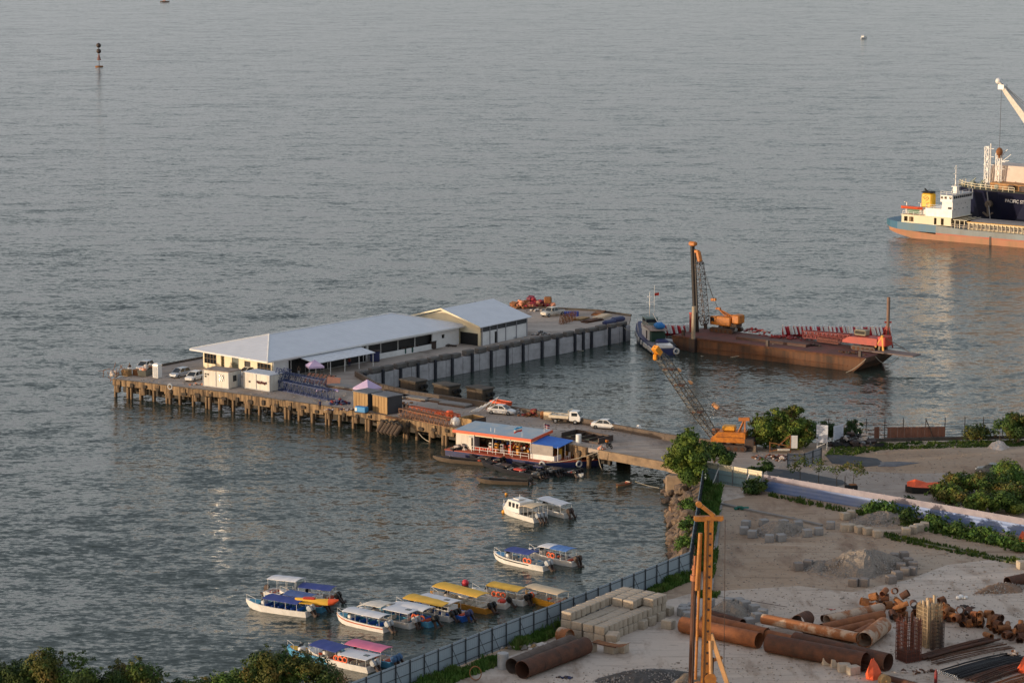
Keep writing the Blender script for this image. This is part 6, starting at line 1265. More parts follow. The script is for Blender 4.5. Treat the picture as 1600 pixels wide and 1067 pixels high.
# ================================================================ FENCES
def hoarding(name, label, pts, h, panel_m, post_m, upper_m=None, upper=.0, step=2.45, brace_every=2, yard=1, group=None, pdepth=.12):
    P = [at(x, y, ZG) for x, y in pts]; t = thing(name, label, 'fence', P[0], 0, group); k = 0; pm_ = None; bm_ = None
    for a, b in zip(P, P[1:]):
        L_ = (b - a).length; rz = math.atan2(b.y - a.y, b.x - a.x); n_ = max(1, round(L_ / step)); u = (b - a).normalized(); nn = Vector((-u.y, u.x, 0)) * yard
        c = (a + b) / 2 - P[0]; zl = h * (1 - upper)
        o = MB().box((0, 0, zl / 2 + .05), (L_, .05, zl)).build('panel', panel_m, t); o.location = c; o.rotation_euler.z = rz
        if upper_m: o = MB().box((0, 0, zl + .05 + h * upper / 2), (L_, .055, h * upper - .01)).build('upper_band', upper_m, t); o.location = c; o.rotation_euler.z = rz
        b_ = MB()
        for zz in (.35, h * .5, h * .93): b_.bar((-L_ / 2, 0, zz), (L_ / 2, 0, zz), .06, .05)
        o = b_.build('rail', post_m, t); o.location = c + nn * .06; o.rotation_euler.z = rz
        for i in range(n_ + 1):
            q = a.lerp(b, i / n_) + nn * pdepth - P[0]
            if pm_ is None: pm_ = o = MB().box((0, 0, (h + .1) / 2), (.1, .1, h + .1)).build('post', post_m, t)
            else: o = pm_.copy(); COL.objects.link(o)
            o.location = q; o.rotation_euler.z = rz
            if brace_every and k % brace_every == 1:
                if bm_ is None: bm_ = o = MB().tube((0, 0, h * .85), (0, 1.25, .05), .035, n=5).build('brace', post_m, t)
                else: o = bm_.copy(); COL.objects.link(o)
                o.location = q; o.rotation_euler.z = rz + (0 if yard > 0 else PI)
            k += 1
    return t
darkpost = mat('dark_fence_post', (.05, .06, .07), .6)
hoarding('hoarding_fence', 'long blue-grey sheet fence with dark posts between bay and yard', [(500, 1128), (768, 1020), (895, 970), (1077, 897)], 2.75, greyfence, darkpost, yard=-1)
hoarding('hoarding_fence', 'grey sheet fence running away along the rocky shore to the pier root', [(1077, 896), (1084, 850), (1092, 800), (1099, 752)], 2.5, greyfence, darkpost, yard=-1, brace_every=0)
hoarding('hoarding_fence', 'short pale teal fence with painted-on sunlit cream top at the yard top corner', [(1100, 751), (1191, 767)], 2.7, tealfence, greym, sunlitfence, .3, yard=-1, brace_every=0)  # sunlit strip above the shadow line is painted as a cream band
hoarding('hoarding_fence', 'blue sheet fence with a pinkish white upper band crossing right', [(1192, 767), (1430, 808), (1600, 838), (1760, 868)], 2.3, bluefence, greym, mat('pinkish_white_band', (.33, .30, .35), .6, col2=(.22, .20, .25), scale=.8), .36, yard=1, brace_every=0)  # upper band paler and pinker than the blue below
for (a, b_, lb) in (((1113, 758), (1123, 731), 'left'), ((1160, 770), (1171, 740), 'right')):
    p = at(*a, ZG); q = above(*b_, p + Vector((0, 1.2, 0))); o = MB().bar((0, 0, 0), q - p, .12).build('prop_pole', whitep); o.location = p; tag(o, '%s white pole propping up the pale teal fence' % lb, 'prop pole')
t = thing('bar_fence', 'dark open bar fence with rusty brown panel beside the water', 'fence', at(1265, 688, ZG)); P0 = t.location.copy(); pm_ = None
fx = [1265, 1294, 1323, 1353, 1382, 1411, 1446, 1476, 1507, 1536, 1566, 1596, 1626, 1656]
for i, x_ in enumerate(fx):
    p = at(x_, 687 - (x_ - 1265) * .016, ZG) - P0
    if pm_ is None: pm_ = o = MB().box((0, 0, 1.55), (.11, .11, 3.1)).build('post', darkm, t)
    else: o = pm_.copy(); COL.objects.link(o)
    o.location = p
    if i:
        b = MB()
        for zz in (.5, 1.3, 2.1): b.bar(pp_ + Vector((0, 0, zz)), p + Vector((0, 0, zz)), .05)
        b.build('rail', darkm, t)
    pp_ = p
for (xa, xb, nm) in ((1386, 1476, 'rusty_panel'), (1366, 1373, 'rusty_panel')):
    a, b_ = at(xa, 686.5, ZG) - P0, at(xb, 685.5, ZG) - P0; bb = MB(); n_ = max(2, int((b_ - a).length / .5))
    for k in range(n_): q = a.lerp(b_, (k + .5) / n_); bb.box((q.x, q.y - .1 - .03 * (k % 2), 1.0), ((b_ - a).length / n_ - .02, .05, 1.8))
    bb.build(nm, mat('rust_red_panel', (.24, .10, .06), .8, col2=(.14, .06, .04), scale=.8), t)
MB().bar(at(1446, 686, ZG) - P0 + Vector((0, -.1, 3)), at(1458, 686, ZG) - P0 + Vector((0, -.2, .3)), .12).build('brace', darkm, t)
a, b_ = at(1330, 690, ZG), at(1600, 684, ZG); o = MB().bar((0, 0, .15), b_ - a + Vector((0, 0, .15)), .4, .5).build('low_wall', darkconc); o.location = a; tag(o, 'low dark concrete wall at the foot of the dark bar fence', 'wall')

# ================================================================ BLOCKS, STONE HEAPS
def blk(d): return MB().cbox((0, 0, d[2] / 2), d, .06)
blkA = None; blkG = None
def put_block(p, rz, label, group, d=(1.36, .87, .9), m=None, tilt=0):
    key = (tuple(d), (m or blockconc).name); st_ = put_block.__dict__.setdefault('c', {})
    if key not in st_: st_[key] = o = blk(d).build('concrete_block', m or blockconc)
    else: o = st_[key].copy(); COL.objects.link(o)
    o.location = p; o.rotation_euler = (tilt, 0, rz); tag(o, label, 'concrete block', group); return o
loc, rz, L_, D_ = frame((874, 992), (940, 1005), (1040, 953), ZG)
rr = random.Random(4); R3 = Matrix.Rotation(rz, 3, 'Z'); ORD = ['first', 'second', 'third', 'fourth', 'fifth', 'sixth', 'seventh', 'eighth', 'ninth', 'tenth', 'eleventh', 'twelfth', 'thirteenth', 'fourteenth']
ncol, nrow = 4, 13; cw, rw = 1.48, .98
for la in range(3):
    for r_ in range(nrow):
        for c_ in range(ncol):
            third = (c_ <= 0 and r_ <= 7) or r_ >= 8 and c_ <= 2 or (r_ >= 10)
            if la == 2 and not third: continue
            if la < 2 and 0 < c_ < ncol - 1 and 0 < r_ < nrow - 1 and (la == 0 or third): continue
            if la == 0 and c_ == 0 and r_ > 0: continue
            if la == 1 and c_ == 0 and r_ > 2: continue
            p = loc + R3 @ Vector(((c_ + .5) * cw + rr.uniform(-.07, .07) + (.1 if la == 2 else 0), (r_ + .5) * rw + rr.uniform(-.03, .03), 0)); p.z = ZG + .01 + la * .93
            put_block(p, rz + rr.uniform(-.06, .06), 'pale stacked block, %s tier, %s row back, %s from the left' % (['bottom', 'middle', 'top'][la], ORD[r_], ORD[c_]), 'blocks of the big stack by the fence')
for i, (x_, y_, z_, lb) in enumerate([(921, 1017, 0, 'loose pale block in front of the stack, left of the rusty sheet'), (955, 1019, 0, 'loose pale block under the rusty sheet, nearest the camera'), (971, 1018, 0, 'loose pale block at the right end of the rusty sheet'), (958, 1005, .3, 'tilted pale block leaning between stack and rusty sheet'),
                                     (1001, 981, 0, 'pale block in the low row right of the stack, nearest'), (1014, 975, 0, 'pale block in the low row right of the stack, middle'), (1026, 968, 0, 'pale block in the low row right of the stack, farthest'), (1044, 981, 0, 'single pale block standing apart right of the stack'),
                                     (1042, 960, 0, 'pale upright block at the right back corner of the stack'), (1027, 953, .0, 'pale block at the back right foot of the stack')]):
    p = at(x_, y_, ZG); p.z = ZG + z_; put_block(p, rz + rr.uniform(-.3, .3), lb, 'loose blocks around the big stack', (1.35, 1.05, .98), tilt=.25 if 'tilted' in lb else 0)
t = thing('rusty_sheet', 'bent rusty steel sheet lying on the loose blocks before the stack', 'steel sheet', at(955, 1008, ZG + 1.0), rz); b = MB(); b.loft([[(x, -.55, z_), (x, .55, z_ + .05), (x, .55, z_ + .1), (x, -.55, z_ + .05)] for x, z_ in ((-2.1, .1), (-1, 0), (.5, .02), (1.6, .25), (2.1, .5))]); b.build('sheet', rustlight, t); MB().bar((-2.1, -.58, .12), (1.0, -.58, .08), .08).build('edge_angle', rust, t)
def mound(name, label, px, rad, h, m, seed, cat='gravel heap', el=.7, rz=.5, stones=True):
    rr = random.Random(seed); t = thing(name, label, cat, at(*px, ZG), rz); b = MB(); nr, na = 12, 40; rings = []
    for k in range(nr + 1):
        f = k / nr; ring_ = []
        for i in range(na):
            a = 2 * PI * i / na; rd = rad * (1 - f) * (1 + .18 * math.sin(a * 3 + seed) + .1 * math.sin(a * 7 + seed * 2)); x, y = rd * math.cos(a), rd * math.sin(a) * el
            z = h * math.sin(f * PI / 2) ** 1.15 if k else -.05
            z += .22 * h * mnoise.noise(Vector((x * 1.1, y * 1.1, seed))) * min(1, k / 2) + .14 * mnoise.noise(Vector((x * 4, y * 4, seed))) * (k > 0); ring_.append((x, y, z))
        rings.append(ring_)
    b.loft(rings, caps=False); b.build('heap', m, t)
    if stones:
        s_ = MB()
        for k in range(int(rad * rad * 26)):
            a = rr.uniform(0, 2 * PI); f = math.sqrt(rr.random()) * 1.15; x, y = rad * f * math.cos(a), rad * el * f * math.sin(a); z = h * max(0, (1 - f ** 1.3)) if f < 1 else 0; q = rr.uniform(.05, .17); s_.box((x, y, z + q * .2), (q, q * rr.uniform(.6, 1.3), q * .8), M=Matrix.Rotation(rr.uniform(0, 3), 4, (rr.random(), rr.random(), .5)))
        o = s_.build('loose_stone', mat('pale_stone_chips', (.40, .37, .34), .9, col2=(.22, .20, .19), scale=3), t); o['kind'] = 'stuff'
    return t
mound('gravel_heap', 'small grey gravel heap ringed by concrete blocks, upper left of the yard', (1216, 832), 3.6, 1.5, gravel, 2)
mound('gravel_heap', 'gravel heap behind blocks beside the bright green bush', (1378, 812), 4.2, 1.1, gravel, 5)
mound('gravel_heap', 'largest grey stone heap in the middle of the yard', (1349, 888), 5.6, 2.3, gravel, 8)
mound('gravel_heap', 'low left shoulder of the largest stone heap', (1285, 886), 2.8, .8, gravel, 9)
mound('gravel_heap', 'grey and sandy gravel heap behind the rusty pipes at left', (1138, 962), 3.0, 1.7, gravel, 12)
mound('earth_mound', 'low dark grey earth mound at the bottom of the yard', (1003, 1062), 5.0, 1.0, mat('dark_earth', (.12, .11, .105), .95, col2=(.07, .065, .06), scale=2, bump=1), 14, 'earth mound', .6)
mound('earth_mound', 'light brown rubble mound around the piling rig foot', (1076, 1072), 2.2, 1.3, mat('light_rubble', (.38, .30, .22), .95, col2=(.22, .17, .12), scale=3, bump=1), 16, 'earth mound')
mound('earth_mound', 'brown earth mound beside the pipe at the right edge', (1566, 921), 3.4, .8, mat('brown_rubble', (.30, .20, .14), .95, col2=(.18, .12, .08), scale=2, bump=1), 18, 'earth mound', .5)
def Z2(x, y): return (1150 + x / 3.556, 600 + y / 3.556)
def Z5(x, y): return (1100 + x / 3.2, 820 + y / 3.2)
def blocks(lst, where, group, m=blockgrey, d=(1.1, 1.0, .95), lift=4):
    for i, (x_, y_) in enumerate(lst):
        p = at(x_, y_ + lift, ZG); put_block(p, rr.uniform(-.5, .5), 'grey block %s, %s from the left' % (where, ORD[min(i, 13)]), group, d, m)
blocks(sorted([Z2(*p) for p in ((55, 782), (45, 818), (90, 838), (155, 775), (265, 778), (345, 785), (185, 862), (250, 858), (395, 832), (458, 822), (525, 788))]), 'ringing the small gravel heap', 'blocks ringing the small gravel heap')
blocks(sorted([Z2(*p) for p in ((605, 738), (640, 725), (605, 802), (635, 802), (685, 812), (732, 822), (785, 836), (945, 822), (985, 812), (1015, 802), (1048, 792))]), 'along the heap by the green bush', 'blocks beside the green bush heap', blockconc)
blocks(sorted([Z5(*p) for p in ((950, 165), (1000, 158), (1020, 190), (985, 215), (1045, 208), (935, 278), (965, 256), (1005, 238), (748, 292), (800, 292), (470, 212), (520, 200), (1040, 235))]), 'edging the largest stone heap', 'blocks edging the largest heap', mat('brown_grey_block', (.26, .23, .21), .9, col2=(.16, .14, .13), scale=1.5, bump=.4))
blocks(sorted([Z5(*p) for p in ((122, 392), (175, 392), (205, 405), (252, 425), (292, 448), (265, 466), (225, 492), (-60, 418), (-100, 425), (-62, 440), (-105, 440), (-80, 460), (25, 395))]), 'around the heap behind the pipes', 'blocks around the heap behind the pipes')
blocks([Z5(*p) for p in ((620, 690), (665, 702), (700, 725), (745, 738))], 'in the pale chain near the pipe ends', 'pale blocks near the pipe ends', mat('cream_block', (.52, .45, .36), .9, col2=(.36, .30, .24), scale=1.5, bump=.4), (1.3, .9, .9), 2)
put_block(at(1597, 888, ZG), .3, 'pale block cut off by the right edge of the yard', None, (1.2, 1, 1))

# ================================================================ PIPES
prust = mat('pipe_rust_dark', (.13, .05, .026), .8, .1, col2=(.05, .028, .02), scale=.9, bump=.3)
prust2 = mat('pipe_rust_orange', (.32, .115, .04), .8, .05, col2=(.17, .06, .026), scale=.8, bump=.3)
prustw = mat('pipe_rust_whitewashed', (.50, .38, .28), .8, .05, col2=(.33, .13, .05), scale=.45, bump=.3, mix=(.45, .55))
pgrey = mat('pipe_grey_rust', (.15, .115, .095), .8, .1, col2=(.08, .05, .035), scale=.9, bump=.3)
def pipe(label, a, b, r_, m, z=0.0, flanges=0):
    A_, B_ = at(*a, ZG + r_), at(*b, ZG + r_); A_.z += z; B_.z += z; o = MB().pipe((0, 0, 0), B_ - A_, r_, .035, 22)
    for k in range(1, 4): q = (B_ - A_) * (k / 4); u = (B_ - A_).normalized() * .04; o.pipe(q - u, q + u, r_ + .012, .02, 22)
    o = o.build('steel_pipe', [m]); o.location = A_; tag(o, label, 'steel pipe', 'rusty steel pipes in the yard'); return o
pipe('front dark rusty pipe of the pair beside the grey fence', (816, 1046), (915, 1008), .95, prust)
pipe('rear greyish rusty pipe of the pair beside the grey fence', (800, 1040), (893, 1003), .85, pgrey)
pipe('short flaking white pipe stub at the left foot of the block stack', (875, 990), (890, 994), .8, prustw)
pipe('big orange rusty pipe behind the piling rig, nearest', (1066, 975), (1186, 1000), .9, prust2)
pipe('orange rusty pipe lying just behind the big one at the rig', (1100, 969), (1198, 991), .75, prust2)
pipe('thin dark rusty pipe behind the rig, shorter one', (1108, 966), (1150, 979), .5, prust)
pipe('thin dark rusty pipe reaching the left gravel heap', (1104, 958), (1160, 974), .55, prust)
pipe('brown rusty pipe between the left pipes and the dark giants', (1164, 984), (1246, 1003), .65, prust2)
pipe('long orange pipe with a white end, resting on top of the dark pipes', (1192, 973), (1341, 1003), .58, prustw, .5)
pipe('longest dark brown pipe, front one of the two giants', (1200, 1004), (1352, 1033), 1.0, prust)
pipe('dark brown giant pipe with open black end at its right', (1242, 1000), (1388, 1034), .95, prust)
pipe('short stubby brown pipe standing behind the long orange pipe', (1247, 972), (1262, 965), .85, prust)
pipe('rusty pipe with white patch at the back of the pipe pile', (1292, 969), (1378, 950), .62, prustw)
pipe('red-brown pipe just in front of the white patched one', (1284, 982), (1379, 961), .58, prust2)
pipe('dark pipe lying crosswise in the middle of the pile', (1257, 980), (1334, 996), .6, prust)
pipe('brown pipe below the red-brown one in the pile', (1302, 988), (1365, 973), .5, prust2)
pipe('short orange-brown pipe at the pile centre', (1336, 994), (1362, 981), .65, prust2)
pipe('thick rusty pipe with white end at the right of the pile', (1350, 1000), (1381, 976), .9, prustw)
pipe('small pipe at the back left corner of the pile', (1285, 966), (1320, 960), .4, prust)
pipe('brown pipe lying at the upper right edge of the yard', (1574, 909), (1625, 898), .62, prust)
pipe('thin brown pipe among offcuts left of the pile', (1222, 975), (1244, 968), .4, prustw)
for (a, b, r_, lb, m) in [((1378, 1056), (1450, 1075), .3, 'brown beam running out of the bottom edge near the orange bundle', prust)]:
    pipe(lb, a, b, r_, m)
# pipe offcuts
rr = random.Random(21); off = []
cv = [(1368, 951), (1385, 949), (1402, 953), (1420, 958), (1402, 966), (1430, 962), (1448, 960), (1466, 963), (1480, 968), (1495, 972), (1512, 976), (1530, 981), (1548, 986), (1566, 991), (1584, 997), (1600, 1002)]
vars_ = [MB().pipe((-l / 2, 0, 0), (l / 2, 0, 0), r_, .04, 14).build('pipe_offcut', m) for l, r_, m in ((1.0, .42, prust), (1.3, .36, prust2), (.7, .5, rust), (1.6, .3, rustlight), (.9, .46, rustlight))]
used_ = set(); n_ = 0
for i, (x_, y_) in enumerate(cv):
    for k in range(7 if i > 6 else 4):
        j = rr.randrange(5); o = vars_[j] if j not in used_ else vars_[j].copy()
        if j in used_: COL.objects.link(o)
        used_.add(j); p = at(x_ + rr.gauss(0, 7), y_ + rr.gauss(0, 4), ZG); o.location = (p.x, p.y, ZG + .42 + .62 * (k % 3) * rr.uniform(.5, 1)); o.rotation_euler = (0, rr.gauss(0, .25), rr.uniform(0, 6.28))
        place = 'left end, behind the rebar cages' if i < 7 else ('middle, right of the pale cage' if i < 12 else 'right end, by the photo edge')
        tag(o, ['dark', 'red-brown', 'stubby', 'slim bright', 'orange'][j] + ' rusty pipe offcut in the long heap, %s' % place, 'pipe offcut', 'rusty pipe offcuts in the long heap')
# ---- rebar cages
def cage(label, px, w_, h_, n_, m, core=None, mesh=True, rz=.5):
    t = thing('rebar_cage', label, 'rebar cage', at(*px, ZG), rz); b = MB(); k = w_ / 2
    for s in range(4):
        for i in range(n_):
            f = -k + w_ * i / n_; x, y = ((f, -k), (k, f), (-f, k), (-k, -f))[s]; b.bar((x, y, 0), (x, y, h_ + (.35 * ((i * 7 + s) % 3) / 2)), .06)
    b.build('vertical_bars', m, t); b = MB(); z = .15
    while z < h_:
        for a, c in (((-k, -k), (k, -k)), ((k, -k), (k, k)), ((k, k), (-k, k)), ((-k, k), (-k, -k))): b.bar((*a, z), (*c, z), .05)
        z += .42
    b.build('hoops', m, t); return t
t = cage('dark rust-red square rebar cage standing on the yard', (1419, 1031), 1.9, 4.4, 9, mat('cage_rust', (.17, .05, .03), .8, col2=(.09, .03, .02), scale=2))
for k in range(4): MB().tube((-.55 + k * .36, -.2 + .3 * (k % 2), .1), (-.55 + k * .36, -.2 + .3 * (k % 2), 5.2), .09, n=6).build('inner_bar', rust, t)
MB().box((0, 0, .6), (1.7, 1.7, 1.1)).build('dark_base', darkm, t)
t = cage('pale cream rebar cage with posts inside, behind the red one', (1451, 1008), 1.9, 4.6, 8, mat('cage_cream', (.45, .34, .21), .8, col2=(.25, .18, .11), scale=2))
for k, (x_, y_, h_) in enumerate(((-.6, -.5, 5.3), (-.1, -.6, 4.9), (.5, -.1, 5.6), (.1, .5, 5.2), (-.7, .2, 5.1))): MB().tube((x_, y_, 0), (x_, y_, h_), .16, n=8).build('inner_post', mat('cream_post', (.55, .42, .28), .8), t)
MB().box((.2, .3, 2.2), (1.0, .9, 4.3)).build('formwork', mat('grey_formwork', (.22, .19, .17), .8), t)
t = cage('thin grey wire cage leaning beside the pale cage', (1464, 1016), 1.0, 3.2, 5, darkm)
def bars(label, a, b, wd_, n_, m, seed, r_=.07, ends=None, zh=.3):
    rr = random.Random(seed); A_, B_ = at(*a, ZG), at(*b, ZG); d = B_ - A_; rz = math.atan2(d.y, d.x); L_ = d.length; t = thing('bar_bundle', label, 'steel bars', A_, rz, 'bundles of steel bars in the yard'); o = MB()
    for k in range(n_):
        y = -wd_ / 2 + wd_ * k / n_ + rr.uniform(-.05, .05); z = .08 + rr.random() * zh; s = rr.uniform(-.4, .4)
        o.path([(s, y, z), (L_ * .35 + s, y + rr.uniform(-.08, .08), z + .1), (L_ * .7 + s, y + rr.uniform(-.15, .15), z + .08), (L_ + s, y + rr.uniform(-.2, .2), z)], r_, 5)
    o.build('bars', m, t)
    if ends:
        o = MB()
        for k in range(n_): o.box((-.42, -wd_ / 2 + wd_ * k / n_, .1 + .15 * (k % 3)), (.06, .1, .1))
        o.build('painted_ends', whitep, t)
    return t
bars('brown steel beams bundled right of the red rebar cage', (1440, 1030), (1553, 1001), 1.2, 9, prust, 1, .13)
bars('thin brown rods lying below the beam bundle', (1455, 1036), (1575, 1010), 2.2, 10, rust, 2, .04, zh=.1)
bars('black steel rods with white ends at the bottom right', (1484, 1056), (1592, 1028), 3.0, 34, mat('black_rod', (.022, .02, .022), .5, .4), 3, .07, True)
bars('brown rust rods behind the black ones at the right edge', (1522, 1066), (1612, 1036), 2.2, 22, prust, 4, .06)
bars('rust-brown rods cut off by the bottom right corner', (1560, 1074), (1640, 1050), 2.0, 16, prust2, 5, .06)
bars('dark rods lying at the lower middle by the orange bundle', (1352, 1048), (1385, 1060), .6, 4, rust, 6, .08)
heap('scrap_heap', 'small heap of brown scrap ends on the black rods', 'scrap', (1584, 1026), (1.0, .6), 12, [rustlight, bagm], 71, h=.8, size=(.2, .45))
heap('scrap_heap', 'flat scatter of twisted scrap in front of the rebar cages', 'scrap', (1438, 1050), (2.6, 1.0), 16, [rust, bagm], 72, h=.2, size=(.1, .35))
heap('scrap_heap', 'dark stubs and starter bars sticking out of the pale slab', 'scrap', (1512, 949), (1.6, .6), 12, [darkm], 73, h=.5, size=(.1, .3)); heap('litter', 'crumpled white sheet on the pale yard slab', 'litter', (1504, 935), (.8, .3), 6, [whitep], 74, h=.2, size=(.3, .6))
heap('litter', 'blue and black tangled hose lying before the dark mound', 'hose', (885, 1058), (1.1, .4), 12, [navyp, darkm], 75, h=.15, size=(.08, .25)); heap('litter', 'pink-red rag on the dirt behind the pipes', 'rag', (1301, 952), (.5, .2), 5, [mat('pink_rag', (.5, .12, .1))], 76, h=.1, size=(.1, .2))
heap('net_heap', 'small dark teal net bundle on the kerb at upper left of yard', 'net', (1158, 796), (.9, .3), 8, [greennet], 77, h=.4, size=(.3, .5))
for (px, h_, lb) in (((1363, 1060), 2.1, 'bright orange sheet wrapped over a post near the pipe ends'), ((1597, 853), 1.8, 'bright orange cloth at the right edge beside the weeds'), ((1600, 1050), 1.6, 'orange cloth at the right edge among the rods')):
    o = MB().loft([[(r_ * .8 * math.cos(a) * (1 + .35 * math.sin(a * 3 + z_ * 2)), r_ * .8 * math.sin(a + z_ * .6), z_ + .15 * math.sin(a * 2)) for a in [i * PI / 4 for i in range(8)]] for r_, z_ in ((.85, 0), (.9, h_ * .3), (.65, h_ * .7), (.2, h_))]).build('orange_sheet', mat('vivid_orange_sheet', (.90, .13, .04), .7)); o.location = at(*px, ZG); tag(o, lb, 'sheet')
t = MB().lathe([(.01, 0), (.17, 0), (.17, 1.1), (.08, 1.3), (.05, 1.45), (.01, 1.45)], n=10).build('gas_bottle', darkred); t.location = at(1462, 1066, ZG); tag(t, 'slim dark red gas bottle standing before the black rods', 'gas bottle')
t = MB().tube((0, -.35, 0), (0, .35, 0), .6, n=16).tube((0, -.6, 0), (0, .6, 0), .12, n=8).build('cable_drum', woodp); t.location = at(1382, 1062, ZG + .6); t.rotation_euler.z = .4; tag(t, 'small wooden cable drum beside the orange sheet', 'cable drum')
t = MB().tube((0, 0, 0), (0, 0, 1.7), .6, n=18).build('concrete_ring', mat('pale_grey_ring', (.42, .42, .42), .8)); t.location = at(786, 1044, ZG); tag(t, 'pale grey concrete cylinder at the left ends of the fence pipes', 'concrete ring')
t = MB().ring((0, 0, .75), .7, .06, 20, 6, M=Matrix.Rotation(R(70), 4, 'X')).build('rusty_hoop', rustlight); t.location = at(743, 1062, ZG); t.rotation_euler.z = .6; tag(t, 'rusty steel hoop standing in the grass at the bottom', 'hoop')
heap('plank_pile', 'weathered planks and timber between fence and rusty pipes', 'planks', (838, 1012), (4.2, 1.0), 30, [mat('grey_timber', (.24, .21, .18), .9), woodp, bagm], 78, h=.25, size=(.15, .6))

# ================================================================ PILING RIG
t = thing('piling_rig', 'tall orange piling rig mast rising from the bottom edge of the yard', 'piling rig', at(1101, 1098, ZG), R(3)); rigm = mat('rig_orange', (.50, .20, .03), .55, col2=(.26, .10, .03), scale=1.2)
mt = wl2(t, 1108, 812); mt.y = 0; H_ = mt.z
b = MB(); n_ = 26
for k in range(4): sx, sy = ((-.33, -.26), (.33, -.26), (.33, .26), (-.33, .26))[k]; b.bar((sx, sy, 1.2), (sx + mt.x, sy, H_), .16)
b.loft([[(-.29 + mt.x * f, -.25, 1.2 + (H_ - 1.2) * f), (.29 + mt.x * f, -.25, 1.2 + (H_ - 1.2) * f), (.29 + mt.x * f, .25, 1.2 + (H_ - 1.2) * f), (-.29 + mt.x * f, .25, 1.2 + (H_ - 1.2) * f)] for f in (0, 1)]); ma = b.build('mast', rigm, t)
b = MB()
for k in range(16): f = (k + .8) / 17; b.tube((mt.x * f + .12, -.34, H_ * f), (mt.x * f + .12, -.29, H_ * f), .13, n=8)
b.build('bolt_hole', darkm, ma)
MB().bar((mt.x - 1.5, 0, H_ + .2), (mt.x + 1.4, 0, H_ + .2), .55, .4).bar((mt.x - 1.4, 0, H_ - .05), (mt.x + 1.3, 0, H_ - .05), .4, .12).build('crosshead', rigm, t)
b = MB().bar((mt.x + .5, 0, H_ + .4), (mt.x - 1.0, 0, H_ + 1.6), .4, .38); b.tube((mt.x - 1.05, -.25, H_ + 1.6), (mt.x - 1.05, .25, H_ + 1.6), .3, n=12); b.build('jib_head', rigm, t)
MB().tube((-.95, 0, 2.5), (-.75 + mt.x * .8, 0, H_ * .93), .14, n=8).tube((-.95, 0, H_ * .62), (-.82 + mt.x * .8, 0, H_ * .93), .2, n=8).build('hydraulic_ram', rigm, t)
MB().tube((-1.35, 0, 0), (-1.15, 0, H_ * .6), .05, n=4).tube((mt.x + 1.6, 0, H_), (1.9, 0, 3), .03, n=4).tube((-.2, -.4, 1), (-.1 + mt.x, -.4, H_), .03, n=4).build('wire_rope', darkm, t)
b = MB().bar((.5, -.1, 7.2), (2.6, -.6, .9), .42, .42); b.tube((.45, -.3, 6.6), (.6, -.3, 2), .2, n=8); b.build('back_stay', mat('faded_rig_orange', (.60, .33, .14), .6), t); MB().tube((.75, -.2, 4.8), (.7, -.2, 2.2), .12, n=8).build('ram_cylinder', darkm, t)
MB().tube((.5, -.5, 2.6), (.5, .5, 2.6), .6, n=14).cbox((.2, 0, 1.4), (2.4, 1.6, 1.4), .15).bar((.2, 0, 4.3), (1.7, -.2, 4.8), .3).build('winch', rigm, t); crawler(t, None, 3.6, 6)
kp = thing('drill_rod', 'dark rusty drill rod hanging upright left of the orange mast', 'drill rod', at(1079, 1080, ZG), 0); kt = wl2(kp, 1086, 868); kt.y = 0
MB().tube((0, 0, 0), kt * .82, .27, n=12).build('rod', mat('rod_rust', (.13, .05, .028), .7, .2, col2=(.06, .03, .02), scale=1), kp); MB().tube(kt * .82, kt * .86, .42, n=12).tube(kt * .86, kt * .93, .24, n=10).tube(kt * .93, kt, .12, n=8).tube(kt * .9, kt * .905, .36, n=10).build('swivel', mat('swivel_orange', (.45, .16, .06), .6), kp)

# ================================================================ UPPER LOT
def billboard(label, a, b, zlo, zhi, lean=0, posts=True):
    A_, B_ = at(*a, ZG), at(*b, ZG); d = B_ - A_; t = thing('signboard', label, 'sign', A_, math.atan2(d.y, d.x)); L_ = d.length
    MB().box((L_ / 2, 0, (zlo + zhi) / 2), (L_, .08, zhi - zlo)).build('board', mat('pale_sign_face', (.62, .64, .70), .5, col2=(.56, .58, .64)), t)
    b = MB()
    for k in range(9): zz = zlo + .25 + (zhi - zlo - .4) * k / 9; b.box((L_ / 2 + .1 * (k % 3 - 1), -.05, zz), (L_ * (.8 - .15 * (k % 2)), .02, .06))
    b.build('text_lines', mat('grey_blue_print', (.36, .40, .50), .6), t)
    if posts:
        b = MB()
        for x in (0.15, L_ - .15): b.bar((x, .1, 0), (x, .1, zhi), .12).bar((x, 1.0, 0), (x, .1, zlo + 1.2), .1).bar((x, .1, zlo), (x, .95, .2), .08)
        b.bar((0.15, .1, .4), (L_ - .15, .1, zlo), .08); b.build('post', whitep, t)
    else: MB().bar((L_ * .2, .1, 0), (L_ * .2, .1, zhi), .1).bar((L_ * .8, .1, 0), (L_ * .8, .1, zhi), .1).build('post', greym, t)
billboard('larger white signboard on braced white legs beside the big tree', (1275, 702), (1293, 703), 1.1, 3.7)
billboard('smaller pale signboard right of the braced one, slightly turned', (1302, 698), (1317, 694), 1.0, 3.1, posts=False)
heap('scrap_heap', 'black and grey scrap heap under a shrub by the dark bar fence', 'scrap heap', (1332, 695), (3.6, 1.6), 40, [darkm, black, greym], 81, z=ZG, h=2.0, size=(.4, 1.0)); heap('sack_heap', 'grey bags on top of the black scrap heap', 'bags', (1340, 690), (3.0, .8), 7, [bagm], 82, z=ZG + .6, h=1.6, size=(.5, .9))
t = mound('tarp_heap', 'heap under a white and brown tarpaulin near the right edge', (1560, 700), 1.6, 1.1, mat('white_brown_tarp', (.60, .57, .54), .8, col2=(.38, .30, .25), scale=1.2, bump=.6), 83, 'covered heap', .8, stones=False)
